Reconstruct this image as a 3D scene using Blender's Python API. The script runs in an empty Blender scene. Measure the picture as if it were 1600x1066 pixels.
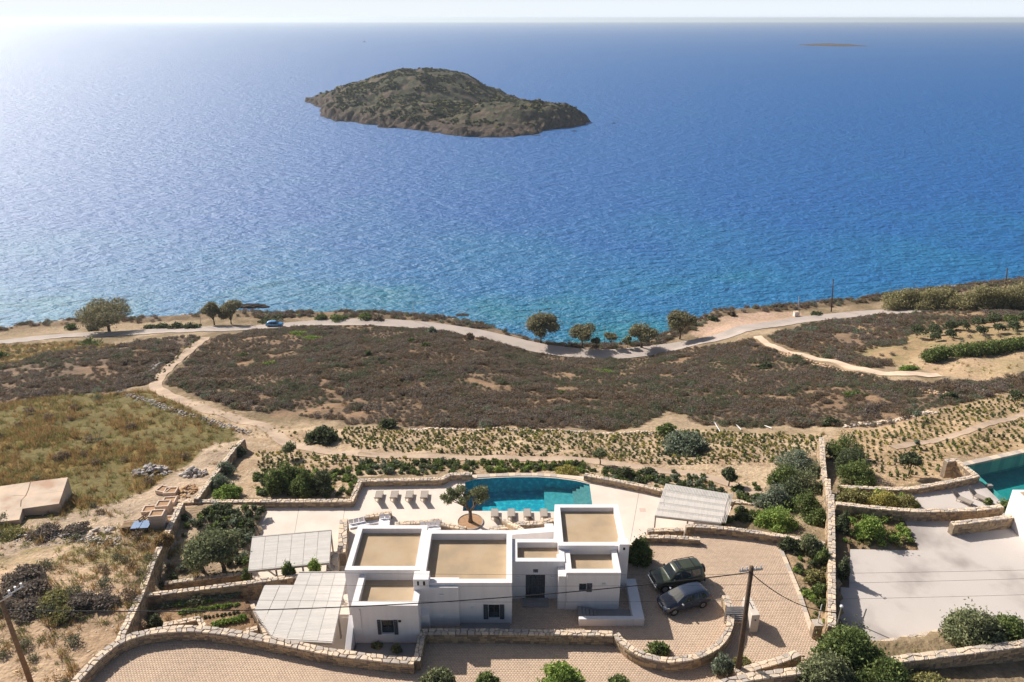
import bpy, math, random
import numpy as np
from mathutils import Vector
from mathutils.geometry import tessellate_polygon
random.seed(7); RNG = np.random.default_rng(11)
SC = bpy.context.scene; COL = SC.collection
R = math.radians

# ---------------------------------------------------------------- camera, sky, sun, exposure
CAMZ = 75.0; PITCH = R(23.7); FPX = 1150.0
cam_d = bpy.data.cameras.new("camera"); cam_d.sensor_width = 36; cam_d.lens = 36 * FPX / 1600
cam_d.clip_start = 0.5; cam_d.clip_end = 60000
cam = bpy.data.objects.new("camera", cam_d); COL.objects.link(cam)
cam.location = (0, 0, CAMZ); cam.rotation_euler = (math.pi / 2 - PITCH, 0, 0); SC.camera = cam
SUN_AZ = -50.5      # degrees from +Y towards +X
SUN_EL = 37.0
world = bpy.data.worlds.new("World"); SC.world = world; world.use_nodes = True
wn = world.node_tree.nodes; wl = world.node_tree.links
bg = wn["Background"]; bg.inputs[1].default_value = 0.062
sky = wn.new("ShaderNodeTexSky"); sky.sky_type = 'NISHITA'; sky.sun_disc = False
sky.sun_elevation = R(SUN_EL); sky.sun_rotation = R(SUN_AZ); sky.altitude = 0
sky.air_density = 1.0; sky.dust_density = 3.2; sky.ozone_density = 1.5
# pale sea haze low in the sky, the same all the way round
_g = wn.new("ShaderNodeNewGeometry"); _s = wn.new("ShaderNodeSeparateXYZ"); wl.new(_g.outputs["Incoming"], _s.inputs[0])
_m = wn.new("ShaderNodeMapRange"); _m.interpolation_type = 'SMOOTHSTEP'; _m.inputs[1].default_value = -.14; _m.inputs[2].default_value = .0; _m.inputs[3].default_value = 0; _m.inputs[4].default_value = .9
wl.new(_s.outputs["Z"], _m.inputs[0]); _x = wn.new("ShaderNodeMix"); _x.data_type = 'RGBA'; _x.inputs[7].default_value = (11.5, 12.4, 13.6, 1)
wl.new(_m.outputs[0], _x.inputs[0]); wl.new(sky.outputs[0], _x.inputs[6]); wl.new(_x.outputs[2], bg.inputs[0])
sd = bpy.data.lights.new("sun", 'SUN'); sd.energy = 5.0; sd.angle = R(0.5); sd.color = (1.0, 0.93, 0.83)
so = bpy.data.objects.new("sun", sd); COL.objects.link(so)
_sv = Vector((math.sin(R(SUN_AZ)) * math.cos(R(SUN_EL)), math.cos(R(SUN_AZ)) * math.cos(R(SUN_EL)), math.sin(R(SUN_EL))))
so.rotation_euler = (-_sv).to_track_quat('-Z', 'Y').to_euler(); so.location = (-60, 40, 120)
SC.view_settings.view_transform = 'Standard'; SC.view_settings.look = 'None'
SC.view_settings.gamma = 1.0; SC.view_settings.use_curve_mapping = False
SC.view_settings.exposure = 0.45
SC.cycles.volume_bounces = 0; SC.cycles.max_bounces = 8; SC.cycles.transparent_max_bounces = 16

# ---------------------------------------------------------------- pixel <-> place
CP, SP = math.cos(PITCH), math.sin(PITCH)
def P(px, py, z):
    u = (px - 800) / FPX; v = (533 - py) / FPX
    dz = -SP + v * CP; t = (z - CAMZ) / dz
    return (u * t, (CP + v * SP) * t, z)
def F(px, py, y):                       # the point of a pixel on the upright plane at distance y
    u = (px - 800) / FPX; v = (533 - py) / FPX
    t = y / (CP + v * SP)
    return (u * t, y, CAMZ + t * (-SP + v * CP))
SHORE_PX = [(-400, 565), (-200, 545), (0, 527), (60, 516), (150, 508), (240, 506), (330, 500), (380, 495), (430, 500),
            (500, 497), (600, 498), (690, 505), (760, 517), (800, 532), (850, 547), (930, 550), (1000, 546), (1035, 532),
            (1075, 515), (1110, 495), (1180, 490), (1240, 485), (1330, 477), (1400, 466), (1500, 455), (1600, 443), (1800, 425), (2100, 410)]
_sh = [P(a, b, 0) for a, b in SHORE_PX]
SHX = np.array([p[0] for p in _sh]); SHY = np.array([p[1] for p in _sh])
_o = np.argsort(SHX); SHX, SHY = SHX[_o], SHY[_o]
def T0(x, y):
    x = np.asarray(x, float); y = np.asarray(y, float)
    yc = np.interp(x, SHX, SHY); d = yc - y
    m = np.clip((d - 14) / np.maximum(yc - 89, 40), 0, None)
    up = 4.0 + 24.5 * m
    near = 28.5 + .2 * (75 - y)
    near = np.where(y < 45, 34.5 + .03 * (45 - y), near)
    z = np.where(y < 75, near, up)
    k = np.clip(d / 14, 0, 1)
    cst = 4.0 * np.clip(1 - (1 - np.clip(d / 5.0, -1, 1)) ** 2, -3, 1) * (0.85 + 0.15 * k)
    z = np.where(d < 14, cst, z)
    z = np.where(d < 0, np.maximum(1.2 * d, -3), z)
    n = (.35 * np.sin(x * .11 + 1.3) * np.sin(y * .09) + .22 * np.sin(x * .31 + y * .17) + .13 * np.sin(x * .73 - y * .61 + 2) + .07 * np.sin(x * 1.7 + y * 1.3))
    amp = np.clip((d - 16) / 20, 0.05, 1) * np.where(y < 72, .45, 1)
    return z + n * amp
def G(px, py, dz=0.0):
    u = (px - 800) / FPX; v = (533 - py) / FPX
    dx, dy, dzz = u, CP + v * SP, -SP + v * CP
    ts = np.linspace(30, 420, 1600)
    h = CAMZ + ts * dzz - T0(ts * dx, ts * dy)
    i = int(np.argmax(h < 0))
    if h[i] >= 0: return P(px, py, 0)
    a, b = h[i - 1], h[i]; t = ts[i - 1] + (ts[i] - ts[i - 1]) * a / (a - b)
    return (t * dx, t * dy, CAMZ + t * dzz + dz)
def inpoly(X, Y, poly):
    X = np.asarray(X, float); Y = np.asarray(Y, float); c = np.zeros(X.shape, bool); n = len(poly)
    for i in range(n):
        x1, y1 = poly[i][0], poly[i][1]; x2, y2 = poly[(i + 1) % n][0], poly[(i + 1) % n][1]
        if y1 == y2: continue
        c ^= ((y1 > Y) != (y2 > Y)) & (X < (x2 - x1) * (Y - y1) / (y2 - y1) + x1)
    return c
def GP(pts): return [G(a, b) for a, b in pts]
def PP(pts, z): return [P(a, b, z) for a, b in pts]

# ---------------------------------------------------------------- materials
MATS = {}
def pm(name, c1, c2=None, scale=3.0, rough=.85, bump=0.0, bscale=20.0, metal=0.0, rnd=0.0, c3=None, spec=.3, coat=0.0, det=4.0):
    if name in MATS: return MATS[name]
    m = bpy.data.materials.new(name); m.use_nodes = True; nt = m.node_tree; N = nt.nodes; L = nt.links
    b = N["Principled BSDF"]; b.inputs["Roughness"].default_value = rough; b.inputs["Metallic"].default_value = metal
    b.inputs["Specular IOR Level"].default_value = spec
    if coat: b.inputs["Coat Weight"].default_value = coat; b.inputs["Coat Roughness"].default_value = .04
    c2 = c2 or tuple(x * .8 for x in c1)
    geo = N.new("ShaderNodeNewGeometry")
    nz = N.new("ShaderNodeTexNoise"); nz.inputs["Scale"].default_value = scale; nz.inputs["Detail"].default_value = det
    L.new(geo.outputs["Position"], nz.inputs["Vector"])
    rp = N.new("ShaderNodeValToRGB"); e = rp.color_ramp.elements
    e[0].position = .32; e[0].color = (*c1, 1); e[1].position = .68; e[1].color = (*c2, 1)
    if c3: q = e.new(.52); q.color = (*c3, 1)
    fac = nz.outputs["Fac"]
    if rnd:
        at = N.new("ShaderNodeAttribute"); at.attribute_name = "rnd"; oi = N.new("ShaderNodeObjectInfo")
        ad = N.new("ShaderNodeMath"); ad.operation = 'ADD'; L.new(at.outputs["Fac"], ad.inputs[0]); L.new(oi.outputs["Random"], ad.inputs[1])
        fr = N.new("ShaderNodeMath"); fr.operation = 'FRACT'; L.new(ad.outputs[0], fr.inputs[0])
        mx = N.new("ShaderNodeMix"); mx.data_type = 'FLOAT'; mx.inputs[0].default_value = rnd
        L.new(nz.outputs["Fac"], mx.inputs[2]); L.new(fr.outputs[0], mx.inputs[3]); fac = mx.outputs[0]
    L.new(fac, rp.inputs[0]); L.new(rp.outputs[0], b.inputs["Base Color"])
    if bump:
        n2 = N.new("ShaderNodeTexNoise"); n2.inputs["Scale"].default_value = bscale; n2.inputs["Detail"].default_value = 5
        L.new(geo.outputs["Position"], n2.inputs["Vector"])
        bp = N.new("ShaderNodeBump"); bp.inputs["Strength"].default_value = min(bump, 1); bp.inputs["Distance"].default_value = .05
        L.new(n2.outputs["Fac"], bp.inputs["Height"]); L.new(bp.outputs[0], b.inputs["Normal"])
    MATS[name] = m; return m
WHITE = pm("white_render", (.74, .71, .71), (.69, .66, .66), .6, .8, .15, 9)
_nt = WHITE.node_tree; _mp = _nt.nodes.new("ShaderNodeMapping"); _mp.inputs["Scale"].default_value = (4.5, 4.5, .5); _nz = [n for n in _nt.nodes if n.type == 'TEX_NOISE' and n.outputs["Fac"].links and n.outputs["Fac"].links[0].to_node.type == 'VALTORGB'][0]
_lk = _nz.inputs["Vector"].links[0]; _src = _lk.from_socket; _nt.links.remove(_lk); _nt.links.new(_src, _mp.inputs["Vector"]); _nt.links.new(_mp.outputs[0], _nz.inputs["Vector"])
SCREED = pm("roof_screed", (.44, .345, .24), (.345, .265, .18), .55, .95, .4, 30, c3=(.42, .31, .20))
DECK = pm("deck_plaster", (.70, .61, .53), (.60, .52, .45), .5, .85, .25, 12, c3=(.66, .57, .50))
COURTN = pm("neighbour_plaster", (.54, .49, .46), (.30, .265, .245), .19, .88, .3, 10, c3=(.51, .46, .43), det=7)
PAVER = pm("paver_clay", (.57, .43, .315), (.46, .345, .255), .25, .9, .3, 40, rnd=.3, c3=(.52, .385, .285))
MORTAR = pm("paving_joint", (.30, .23, .18), (.25, .19, .15), 3, .95)
STONE = pm("wall_stone", (.47, .34, .21), (.25, .19, .14), 4, .92, .5, 14, rnd=.75, c3=(.38, .29, .20))
STONE_LT = pm("cap_stone", (.66, .53, .40), (.44, .38, .33), 4, .92, .5, 14, rnd=.8, c3=(.60, .50, .40))
STONE_CORE = pm("stone_mortar", (.27, .21, .15), (.18, .14, .11), 5, .95, .5, 12)
SOIL = pm("soil_light", (.46, .36, .26), (.36, .27, .19), .7, .95, .4, 8)
SOIL_DK = pm("soil_dark", (.20, .13, .08), (.13, .09, .06), 1.2, .95, .5, 8)
GREYSLAB = pm("grey_slab", (.30, .28, .27), (.25, .23, .22), 1, .9)
ASPHALT = pm("worn_road", (.42, .35, .31), (.34, .29, .26), .25, .95, .2, 6, c3=(.38, .33, .30))
PATHM = pm("dirt_track", (.46, .35, .26), (.36, .27, .20), .8, .95, .4, 5)
CONC = pm("pale_concrete", (.62, .48, .36), (.52, .40, .30), .5, .9, .2, 6)
SLABM = pm("slab_concrete", (.66, .48, .36), (.42, .28, .20), .45, .9, .3, 4, c3=(.52, .42, .33), det=7)
SLAT = pm("pergola_slat", (.56, .53, .50), (.50, .475, .45), 2, .8, rnd=.4)
PERGM = pm("pergola_frame", (.42, .40, .38), (.34, .32, .30), 2, .6)
SHUT = pm("grey_shutter", (.075, .085, .10), (.06, .065, .08), 4, .55)
DARKIN = pm("dark_interior", (.012, .014, .016), (.01, .01, .012), 2, .3)
GLASS = pm("dark_glass", (.02, .03, .035), (.015, .02, .025), 2, .05, spec=.8)
TYRE = pm("tyre_rubber", (.02, .02, .02), (.015, .015, .015), 3, .8)
METAL = pm("galvanised_metal", (.45, .46, .48), (.35, .36, .38), 5, .35, metal=.8)
CHROME = pm("chrome", (.75, .77, .8), (.6, .62, .65), 5, .15, metal=.95)
PAINT_G = pm("green_car_paint", (.045, .055, .032), (.04, .048, .03), 2, .35, spec=.4, coat=.7)
PAINT_B = pm("blue_grey_car_paint", (.028, .04, .07), (.025, .035, .06), 2, .35, spec=.4, coat=.7)
PAINT_C = pm("bright_blue_car_paint", (.03, .20, .42), (.02, .16, .36), 2, .25, spec=.6, coat=1.0)
BLACKP = pm("black_plastic", (.02, .02, .022), (.015, .015, .017), 4, .5)
LAMPW = pm("lamp_white", (.75, .75, .75), (.65, .65, .65), 4, .3)
LAMPR = pm("lamp_red", (.35, .02, .02), (.25, .01, .01), 4, .3)
WOODP = pm("pole_wood", (.11, .07, .045), (.06, .04, .028), 6, .9, .6, 12)
WOODL = pm("pole_wood_light", (.26, .16, .09), (.17, .10, .06), 6, .9, .6, 12)
PALLET = pm("pallet_wood", (.40, .28, .17), (.28, .19, .12), 6, .9, .3, 20, rnd=.5)
BLUEP = pm("blue_sheet", (.10, .20, .38), (.07, .15, .30), 4, .4)
TROUGH = pm("trough_stone", (.66, .52, .42), (.55, .43, .34), 3, .85, .2, 20, rnd=.3)
TERRA = pm("terracotta_fill", (.42, .26, .15), (.32, .19, .11), 5, .95, .5, 12)
WIRE = pm("cable_black", (.015, .015, .016), (.012, .012, .013), 3, .6)
CERAM = pm("insulator_ceramic", (.6, .6, .6), (.5, .5, .5), 3, .25)
CUSH = pm("cushion_fabric", (.78, .76, .78), (.70, .69, .72), 6, .9, .1, 30)
SLING = pm("lounger_sling", (.36, .31, .27), (.31, .27, .24), 6, .8)
FRAME = pm("lounger_frame", (.30, .24, .19), (.24, .19, .15), 4, .5)
BARK = pm("bark", (.15, .11, .08), (.08, .06, .045), 6, .95, .7, 14)
def leafm(n, a, b, c, k=1.75):
    m = pm(n, tuple(x * k for x in a), tuple(x * k for x in b), .9, .7, rnd=.7, c3=tuple(x * k for x in c), spec=.2); nt = m.node_tree; b_ = nt.nodes["Principled BSDF"]
    tl = nt.nodes.new("ShaderNodeBsdfTranslucent"); mx = nt.nodes.new("ShaderNodeMixShader"); mx.inputs[0].default_value = .32
    nt.links.new(b_.inputs["Base Color"].links[0].from_socket, tl.inputs[0]); nt.links.new(b_.outputs[0], mx.inputs[1]); nt.links.new(tl.outputs[0], mx.inputs[2]); nt.links.new(mx.outputs[0], nt.nodes["Material Output"].inputs[0]); return m
LF_OLIVE = leafm("leaf_olive", (.17, .18, .095), (.07, .082, .042), (.115, .125, .066))
LF_TAM = leafm("leaf_tamarisk", (.19, .175, .10), (.095, .09, .055), (.145, .135, .078))
LF_GREEN = leafm("leaf_green", (.115, .145, .045), (.045, .064, .022), (.082, .105, .034))
LF_DARK = leafm("leaf_dark", (.085, .10, .05), (.032, .042, .022), (.06, .072, .036))
LF_BRIGHT = leafm("leaf_bright", (.20, .25, .06), (.08, .13, .03), (.14, .19, .045))
LF_GOLD = leafm("leaf_golden", (.28, .24, .07), (.13, .13, .04), (.21, .19, .055))
LF_GREY = leafm("leaf_grey", (.16, .18, .13), (.07, .09, .06), (.11, .13, .09))
LF_HEATH = leafm("leaf_heath", (.175, .145, .12), (.066, .054, .045), (.12, .098, .08))
LF_DRY = leafm("leaf_dry", (.27, .18, .08), (.12, .085, .042), (.20, .135, .06))
LF_DRYG = leafm("leaf_drygreen", (.22, .20, .08), (.09, .09, .04), (.16, .15, .06))
LF_BROWN = leafm("leaf_brown", (.165, .122, .082), (.066, .05, .036), (.115, .085, .058))

# ---------------------------------------------------------------- object helpers
def tag(o, label=None, cat=None, group=None, kind=None):
    if label: o['label'] = label
    if cat: o['category'] = cat
    if group: o['group'] = group
    if kind: o['kind'] = kind
    elif cat: o['kind'] = 'thing'
    return o
def empty(name, loc=(0, 0, 0), rz=0.0, label=None, cat=None, group=None):
    o = bpy.data.objects.new(name, None); o.empty_display_size = .3; o.location = loc; o.rotation_euler = (0, 0, rz)
    COL.objects.link(o); return tag(o, label, cat, group)
def link(name, me, parent=None, loc=None, rz=None):
    o = bpy.data.objects.new(name, me); COL.objects.link(o)
    if parent: o.parent = parent
    if loc is not None: o.location = loc
    if rz is not None: o.rotation_euler = (0, 0, rz)
    return o
def upw(t, pts):
    a, c, d = (pts[i] for i in t)
    return t if (c[0] - a[0]) * (d[1] - a[1]) - (c[1] - a[1]) * (d[0] - a[0]) > 0 else tuple(reversed(t))
class MB:
    def __init__(s): s.v = []; s.f = []; s.mi = []; s.r = []; s.off = (0, 0, 0)
    def poly(s, pts, m=0, r=None):
        b = len(s.v); s.v += [tuple(p) for p in pts]; s.f.append(tuple(range(b, b + len(pts)))); s.mi.append(m); s.r.append(random.random() if r is None else r)
    def hexa(s, b4, t4, m=0, bottom=True):
        b = len(s.v); s.v += [tuple(p) for p in b4] + [tuple(p) for p in t4]; r = random.random(); n = len(b4)
        fs = [tuple(range(b + n, b + 2 * n))] + [(b + i, b + (i + 1) % n, b + n + (i + 1) % n, b + n + i) for i in range(n)]
        if bottom: fs.append(tuple(reversed(range(b, b + n))))
        s.f += fs; s.mi += [m] * len(fs); s.r += [r] * len(fs)
    def box(s, x0, y0, z0, x1, y1, z1, m=0, bottom=True):
        s.hexa([(x0, y0, z0), (x1, y0, z0), (x1, y1, z0), (x0, y1, z0)], [(x0, y0, z1), (x1, y0, z1), (x1, y1, z1), (x0, y1, z1)], m, bottom)
    def obox(s, c, sx, sy, sz, rz=0.0, rx=0.0, m=0):
        ca, sa = math.cos(rz), math.sin(rz); cb, sb = math.cos(rx), math.sin(rx)
        def q(a, b, cc):
            b2, c2 = b * cb - cc * sb, b * sb + cc * cb
            return (c[0] + a * ca - b2 * sa, c[1] + a * sa + b2 * ca, c[2] + c2)
        hx, hy, hz = sx / 2, sy / 2, sz / 2
        s.hexa([q(-hx, -hy, -hz), q(hx, -hy, -hz), q(hx, hy, -hz), q(-hx, hy, -hz)], [q(-hx, -hy, hz), q(hx, -hy, hz), q(hx, hy, hz), q(-hx, hy, hz)], m)
    def prism(s, poly, z0, z1, m=0, side=None, top=True):
        n = len(poly); pts = [(p[0], p[1], z1) for p in poly]; side = m if side is None else side
        b = len(s.v); s.v += pts + [(p[0], p[1], z0) for p in poly]; r = random.random()
        if top:
            for t in tessellate_polygon([[Vector(p) for p in pts]]): s.f.append(tuple(b + i for i in upw(t, pts))); s.mi.append(m); s.r.append(r)
        for i in range(n):
            j = (i + 1) % n; s.f.append((b + i, b + j, b + n + j, b + n + i)); s.mi.append(side); s.r.append(r)
    def tube(s, pts, radii, n=8, m=0, cap=True):
        pts = [Vector(p) for p in pts]; b = len(s.v)
        if not hasattr(radii, '__len__'): radii = [radii] * len(pts)
        for i, p in enumerate(pts):
            d = (pts[min(i + 1, len(pts) - 1)] - pts[max(i - 1, 0)]).normalized()
            a = d.cross(Vector((0, 0, 1)) if abs(d.z) < .9 else Vector((1, 0, 0))).normalized(); c = d.cross(a)
            for k in range(n):
                th = 2 * math.pi * k / n; s.v.append(tuple(p + (a * math.cos(th) + c * math.sin(th)) * radii[i]))
        r = random.random()
        for i in range(len(pts) - 1):
            for k in range(n):
                k2 = (k + 1) % n; s.f.append((b + i * n + k, b + i * n + k2, b + (i + 1) * n + k2, b + (i + 1) * n + k)); s.mi.append(m); s.r.append(r)
        if cap:
            e = b + (len(pts) - 1) * n
            s.f.append(tuple(reversed(range(b, b + n)))); s.f.append(tuple(range(e, e + n))); s.mi += [m, m]; s.r += [r, r]
    def mesh(s, name, mats, smooth=False, bevel=0):
        me = bpy.data.meshes.new(name); ox, oy, oz = s.off
        me.from_pydata([(a - ox, b - oy, c - oz) for a, b, c in s.v] if s.off != (0, 0, 0) else s.v, [], s.f)
        mats = mats if isinstance(mats, (list, tuple)) else [mats]
        for m in mats: me.materials.append(m)
        if len(mats) > 1: me.polygons.foreach_set("material_index", s.mi)
        at = me.attributes.new("rnd", 'FLOAT', 'FACE'); at.data.foreach_set("value", s.r)
        if smooth: me.polygons.foreach_set("use_smooth", [True] * len(s.f))
        me.update(); return me
    def build(s, name, mats, parent=None, smooth=False, loc=None, rz=None, bevel=0, **kw):
        o = link(name, s.mesh(name, mats, smooth), parent, loc, rz)
        if bevel:
            b = o.modifiers.new("bevel", 'BEVEL'); b.width = bevel; b.segments = 2; b.limit_method = 'ANGLE'; b.angle_limit = R(50)
        return tag(o, **kw)
def npmesh(name, V, Fq, mats, rnd=None, smooth=False):
    me = bpy.data.meshes.new(name); nv, nf, k = len(V), len(Fq), Fq.shape[1]
    me.vertices.add(nv); me.vertices.foreach_set("co", np.asarray(V, np.float32).ravel())
    me.loops.add(nf * k); me.loops.foreach_set("vertex_index", np.asarray(Fq, np.int32).ravel())
    me.polygons.add(nf); me.polygons.foreach_set("loop_start", np.arange(nf, dtype=np.int32) * k)
    me.polygons.foreach_set("loop_total", np.full(nf, k, np.int32))
    if smooth: me.polygons.foreach_set("use_smooth", np.ones(nf, bool))
    for m in (mats if isinstance(mats, (list, tuple)) else [mats]): me.materials.append(m)
    me.update(calc_edges=True)
    if rnd is not None:
        at = me.attributes.new("rnd", 'FLOAT', 'FACE'); at.data.foreach_set("value", np.asarray(rnd, np.float32))
    return me
def leaves(cl, n, size, rng=None, flat=.0, upright=0.0, shell=.55):
    """cl: list of (x,y,z,rx,ry,rz) ellipsoids; n leaf quads in all"""
    rng = rng or RNG; cl = np.array(cl, float)
    w = (cl[:, 3] * cl[:, 4] * cl[:, 5]) ** .67; idx = rng.choice(len(cl), n, p=w / w.sum())
    d = rng.normal(size=(n, 3)); d /= np.linalg.norm(d, axis=1)[:, None]
    rad = shell + (1 - shell) * rng.random(n) ** .6; rad *= 1 + .30 * rng.normal(size=n) * (rng.random(n) < .42)
    c = cl[idx, :3] + d * rad[:, None] * cl[idx, 3:6]
    a = rng.normal(size=(n, 3)); a[:, 2] += upright * 2; a /= np.linalg.norm(a, axis=1)[:, None]
    b = np.cross(a, rng.normal(size=(n, 3)) + d * .5); b /= np.linalg.norm(b, axis=1)[:, None] + 1e-9
    s = size * (.6 + .8 * rng.random(n))[:, None]; a = a * s; b = b * s * .5
    V = np.stack([c - a, c + b, c + a, c - b], 1).reshape(-1, 3); Fq = np.arange(4 * n).reshape(n, 4)
    return V, Fq, rng.random(n)
def crown(name, cl, n, size, mat, parent, **kw):
    V, Fq, r = leaves(cl, n, size, **kw); return link(name, npmesh(name, V, Fq, mat, r), parent)
def ground(x, y): return float(TG(np.array([x]), np.array([y]))[0])

# ---------------------------------------------------------------- levels
ZD, ZC, ZG, ZV = 31.5, 34.5, 32.0, 33.0       # pool deck, court, planted garden, vegetable garden
DECK_PX = [(412, 787), (549, 785), (563, 753), (693, 750), (702, 744), (740, 742), (800, 739), (860, 740), (914, 745), (1032, 768), (1145, 785),
           (1130, 835), (1000, 850), (990, 880), (940, 905), (800, 905), (560, 905), (540, 915), (380, 915), (385, 880)]
POOL_PX = [(727, 754), (745, 749), (775, 747), (805, 746), (840, 746), (870, 748), (900, 752), (921, 757), (927, 800), (850, 800), (780, 799), (723, 799)]
PAVE_PX = [(563, 975), (800, 930), (985, 866), (1000, 850), (1095, 848), (1070, 828), (1150, 833), (1213, 840), (1225, 870), (1250, 930), (1268, 985), (1300, 1010), (1300, 1120),
           (60, 1120), (115, 1080), (165, 1030), (200, 1003), (245, 990), (290, 988), (340, 992), (400, 1002), (460, 1013), (520, 1024), (600, 1036), (652, 1042), (657, 1005), (563, 1003)]
GARD_PX = [(287, 787), (414, 787), (385, 885), (390, 905), (300, 925), (225, 930)]
VEG_PX = [(222, 936), (420, 915), (420, 1000), (330, 985), (290, 980), (240, 983), (190, 1000)]
TERR_PX = [(388, 940), (400, 905), (560, 900), (562, 1020), (480, 1012), (420, 1002), (398, 960)]
BED_PX = [(1215, 838), (1296, 850), (1305, 985), (1268, 985)]
NDECK_PX = [(1400, 770), (1450, 763), (1527, 748), (1570, 790), (1610, 810), (1700, 820), (1700, 850), (1560, 850), (1500, 812), (1470, 800), (1420, 795)]
NPOOL_PX = [(1511, 727), (1600, 708), (1720, 688), (1760, 800), (1600, 800), (1560, 772)]
NCOURT_PX = [(1312, 850), (1318, 800), (1410, 805), (1440, 858), (1445, 800), (1570, 812), (1720, 800), (1720, 1010), (1600, 1000), (1480, 990), (1360, 1010), (1310, 1000)]
NPATCH_PX = [(1316, 800), (1412, 806), (1437, 858), (1316, 850)]
DECK = DECK; PD = PP(DECK_PX, ZD); POOL = PP(POOL_PX, ZD - .04); PAVE = PP(PAVE_PX, ZC)
GARD = PP(GARD_PX, ZG); VEG = PP(VEG_PX, ZV); TERR = PP(TERR_PX, 32.2); BED = PP(BED_PX, 34.4)
NDECK = PP(NDECK_PX, 32.6); NPOOL = PP(NPOOL_PX, 32.5); NCOURT = PP([q for q in NCOURT_PX], 34.0)
NCOURT_PX = [(1316, 858), (1437, 860), (1410, 806), (1570, 812), (1760, 800), (1760, 1030), (1600, 1003), (1480, 992), (1360, 1012), (1310, 1010)]
NCOURT = PP(NCOURT_PX, 34.0); NPATCH = PP(NPATCH_PX, 34.0)
GARD = [P(283, 786, 32.9), P(400, 782.5, 32.35), P(416, 784, 32.1), P(386, 885, ZG), P(392, 893, 32.5), P(470, 899, 33.9), P(380, 911, 33.9), P(229, 929, 33.9), P(238, 878, 33.9)]
VEG = [P(229, 929, 33.9), P(380, 911, 33.9), P(404, 926, 33.0), P(394, 944, 33.6), P(403, 962, 33.6), P(416, 992, 33.6), P(400, 995, 35.35), P(345, 986, 35.35), P(290, 982, 35.35), P(240, 986, 35.35), P(204, 985, 35.2)]
LOT = [P(283, 786, 32.9), P(549, 782, 32.35), P(738, 750, 32), P(913, 745, 32.3), P(1140, 790, 31.9), P(1072, 821, 35.2), P(1000, 850, 34.5), P(958, 990, 35.35), P(660, 987, 35.35), P(648, 1033, 35.35), P(520, 1019, 35.35), P(400, 995, 35.35), P(290, 982, 35.35), P(240, 986, 35.35), P(200, 990, 35.35), P(219, 930, 34.4), P(238, 878, 33.9)]
VILLA_FOOT = [(-12.3, 39.4), (9.5, 41.5), (9.5, 51), (-12.3, 51)]
def grow(poly, d):
    c = Vector((sum(p[0] for p in poly) / len(poly), sum(p[1] for p in poly) / len(poly)))
    return [tuple(c + (Vector(p[:2]) - c) * (1 + d / max((Vector(p[:2]) - c).length, .1))) for p in poly]
BEDG = grow(BED, .7); POOLG = grow(POOL, .7); NPATCHG = grow(NPATCH, .5)
def TG(x, y):
    z = T0(x, y)
    for poly, lv in ((LOT, 30.8), (PD, ZD - .8), (PAVE, ZC - .35), (GARD, ZG), (VEG, ZV), (TERR, 31.4), (BEDG, 34.42), (NDECK, 31.8), (NPOOL, 29.5), (NCOURT, 33.6), (NPATCHG, 33.96)):
        z = np.where(inpoly(x, y, poly), lv, z)
    z = np.where(inpoly(x, y, POOLG), 28.5, z)
    return z

# ---------------------------------------------------------------- ground sheet with coloured zones
def vnoise(X, Y, s, seed=0):
    X = X / s + seed * 17.3; Y = Y / s + seed * 9.1
    xi = np.floor(X).astype(int); yi = np.floor(Y).astype(int); fx = X - xi; fy = Y - yi
    fx = fx * fx * (3 - 2 * fx); fy = fy * fy * (3 - 2 * fy)
    def h(a, b):
        q = (a * 374761393 + b * 668265263 + seed * 1274126177) & 0xffffffff
        q = ((q ^ (q >> 13)) * 1274126177) & 0xffffffff
        return ((q ^ (q >> 16)) & 0xffff) / 65535.0
    return (h(xi, yi) * (1 - fx) + h(xi + 1, yi) * fx) * (1 - fy) + (h(xi, yi + 1) * (1 - fx) + h(xi + 1, yi + 1) * fx) * fy
def fbm(X, Y, s, seed=0): return .5 * vnoise(X, Y, s, seed) + .3 * vnoise(X, Y, s / 2.3, seed + 1) + .2 * vnoise(X, Y, s / 5.1, seed + 2)

HEATH1 = GP([(268, 588), (330, 527), (420, 516), (600, 508), (700, 516), (780, 532), (850, 552), (950, 560), (1050, 548), (1150, 537), (1180, 532), (1215, 545), (1250, 562), (1330, 582), (1400, 598), (1470, 600),
             (1540, 600), (1510, 628), (1420, 655), (1330, 668), (1200, 668), (1100, 665), (1040, 640), (1000, 668), (800, 668), (640, 668), (545, 664), (500, 655), (430, 648), (370, 640), (300, 615), (262, 602)])
HEATH2 = GP([(-60, 575), (60, 558), (120, 545), (240, 532), (318, 527), (270, 565), (232, 600), (190, 612), (120, 618), (0, 632), (-80, 640)])
HEATH3 = GP([(1195, 528), (1260, 508), (1400, 488), (1500, 478), (1620, 470), (1620, 492), (1520, 508), (1430, 520), (1410, 540), (1330, 552), (1400, 568), (1350, 580), (1290, 562)])
GRASS1 = GP([(-80, 640), (0, 632), (120, 618), (230, 612), (330, 660), (390, 685), (330, 700), (270, 740), (200, 780), (120, 800), (0, 830), (-80, 840)])
GRASS0 = GP([(-60, 545), (20, 538), (120, 534), (200, 540), (120, 550), (60, 562), (-60, 580)])
LOWSCRUB = GP([(0, 870), (60, 850), (180, 860), (240, 870), (200, 960), (100, 950), (0, 960)])
FIELD1 = GP([(425, 662), (500, 668), (640, 672), (1000, 674), (1130, 672), (1290, 676), (1288, 700), (1220, 735), (1180, 778), (1020, 757), (915, 738), (850, 734), (740, 735), (700, 736), (560, 745), (540, 778), (320, 778), (385, 690), (360, 668), (300, 640), (245, 612)])
FIELD2 = GP([(1318, 668), (1420, 655), (1510, 628), (1620, 600), (1620, 700), (1510, 716), (1490, 712), (1470, 745), (1400, 760), (1320, 760), (1300, 690)])
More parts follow.
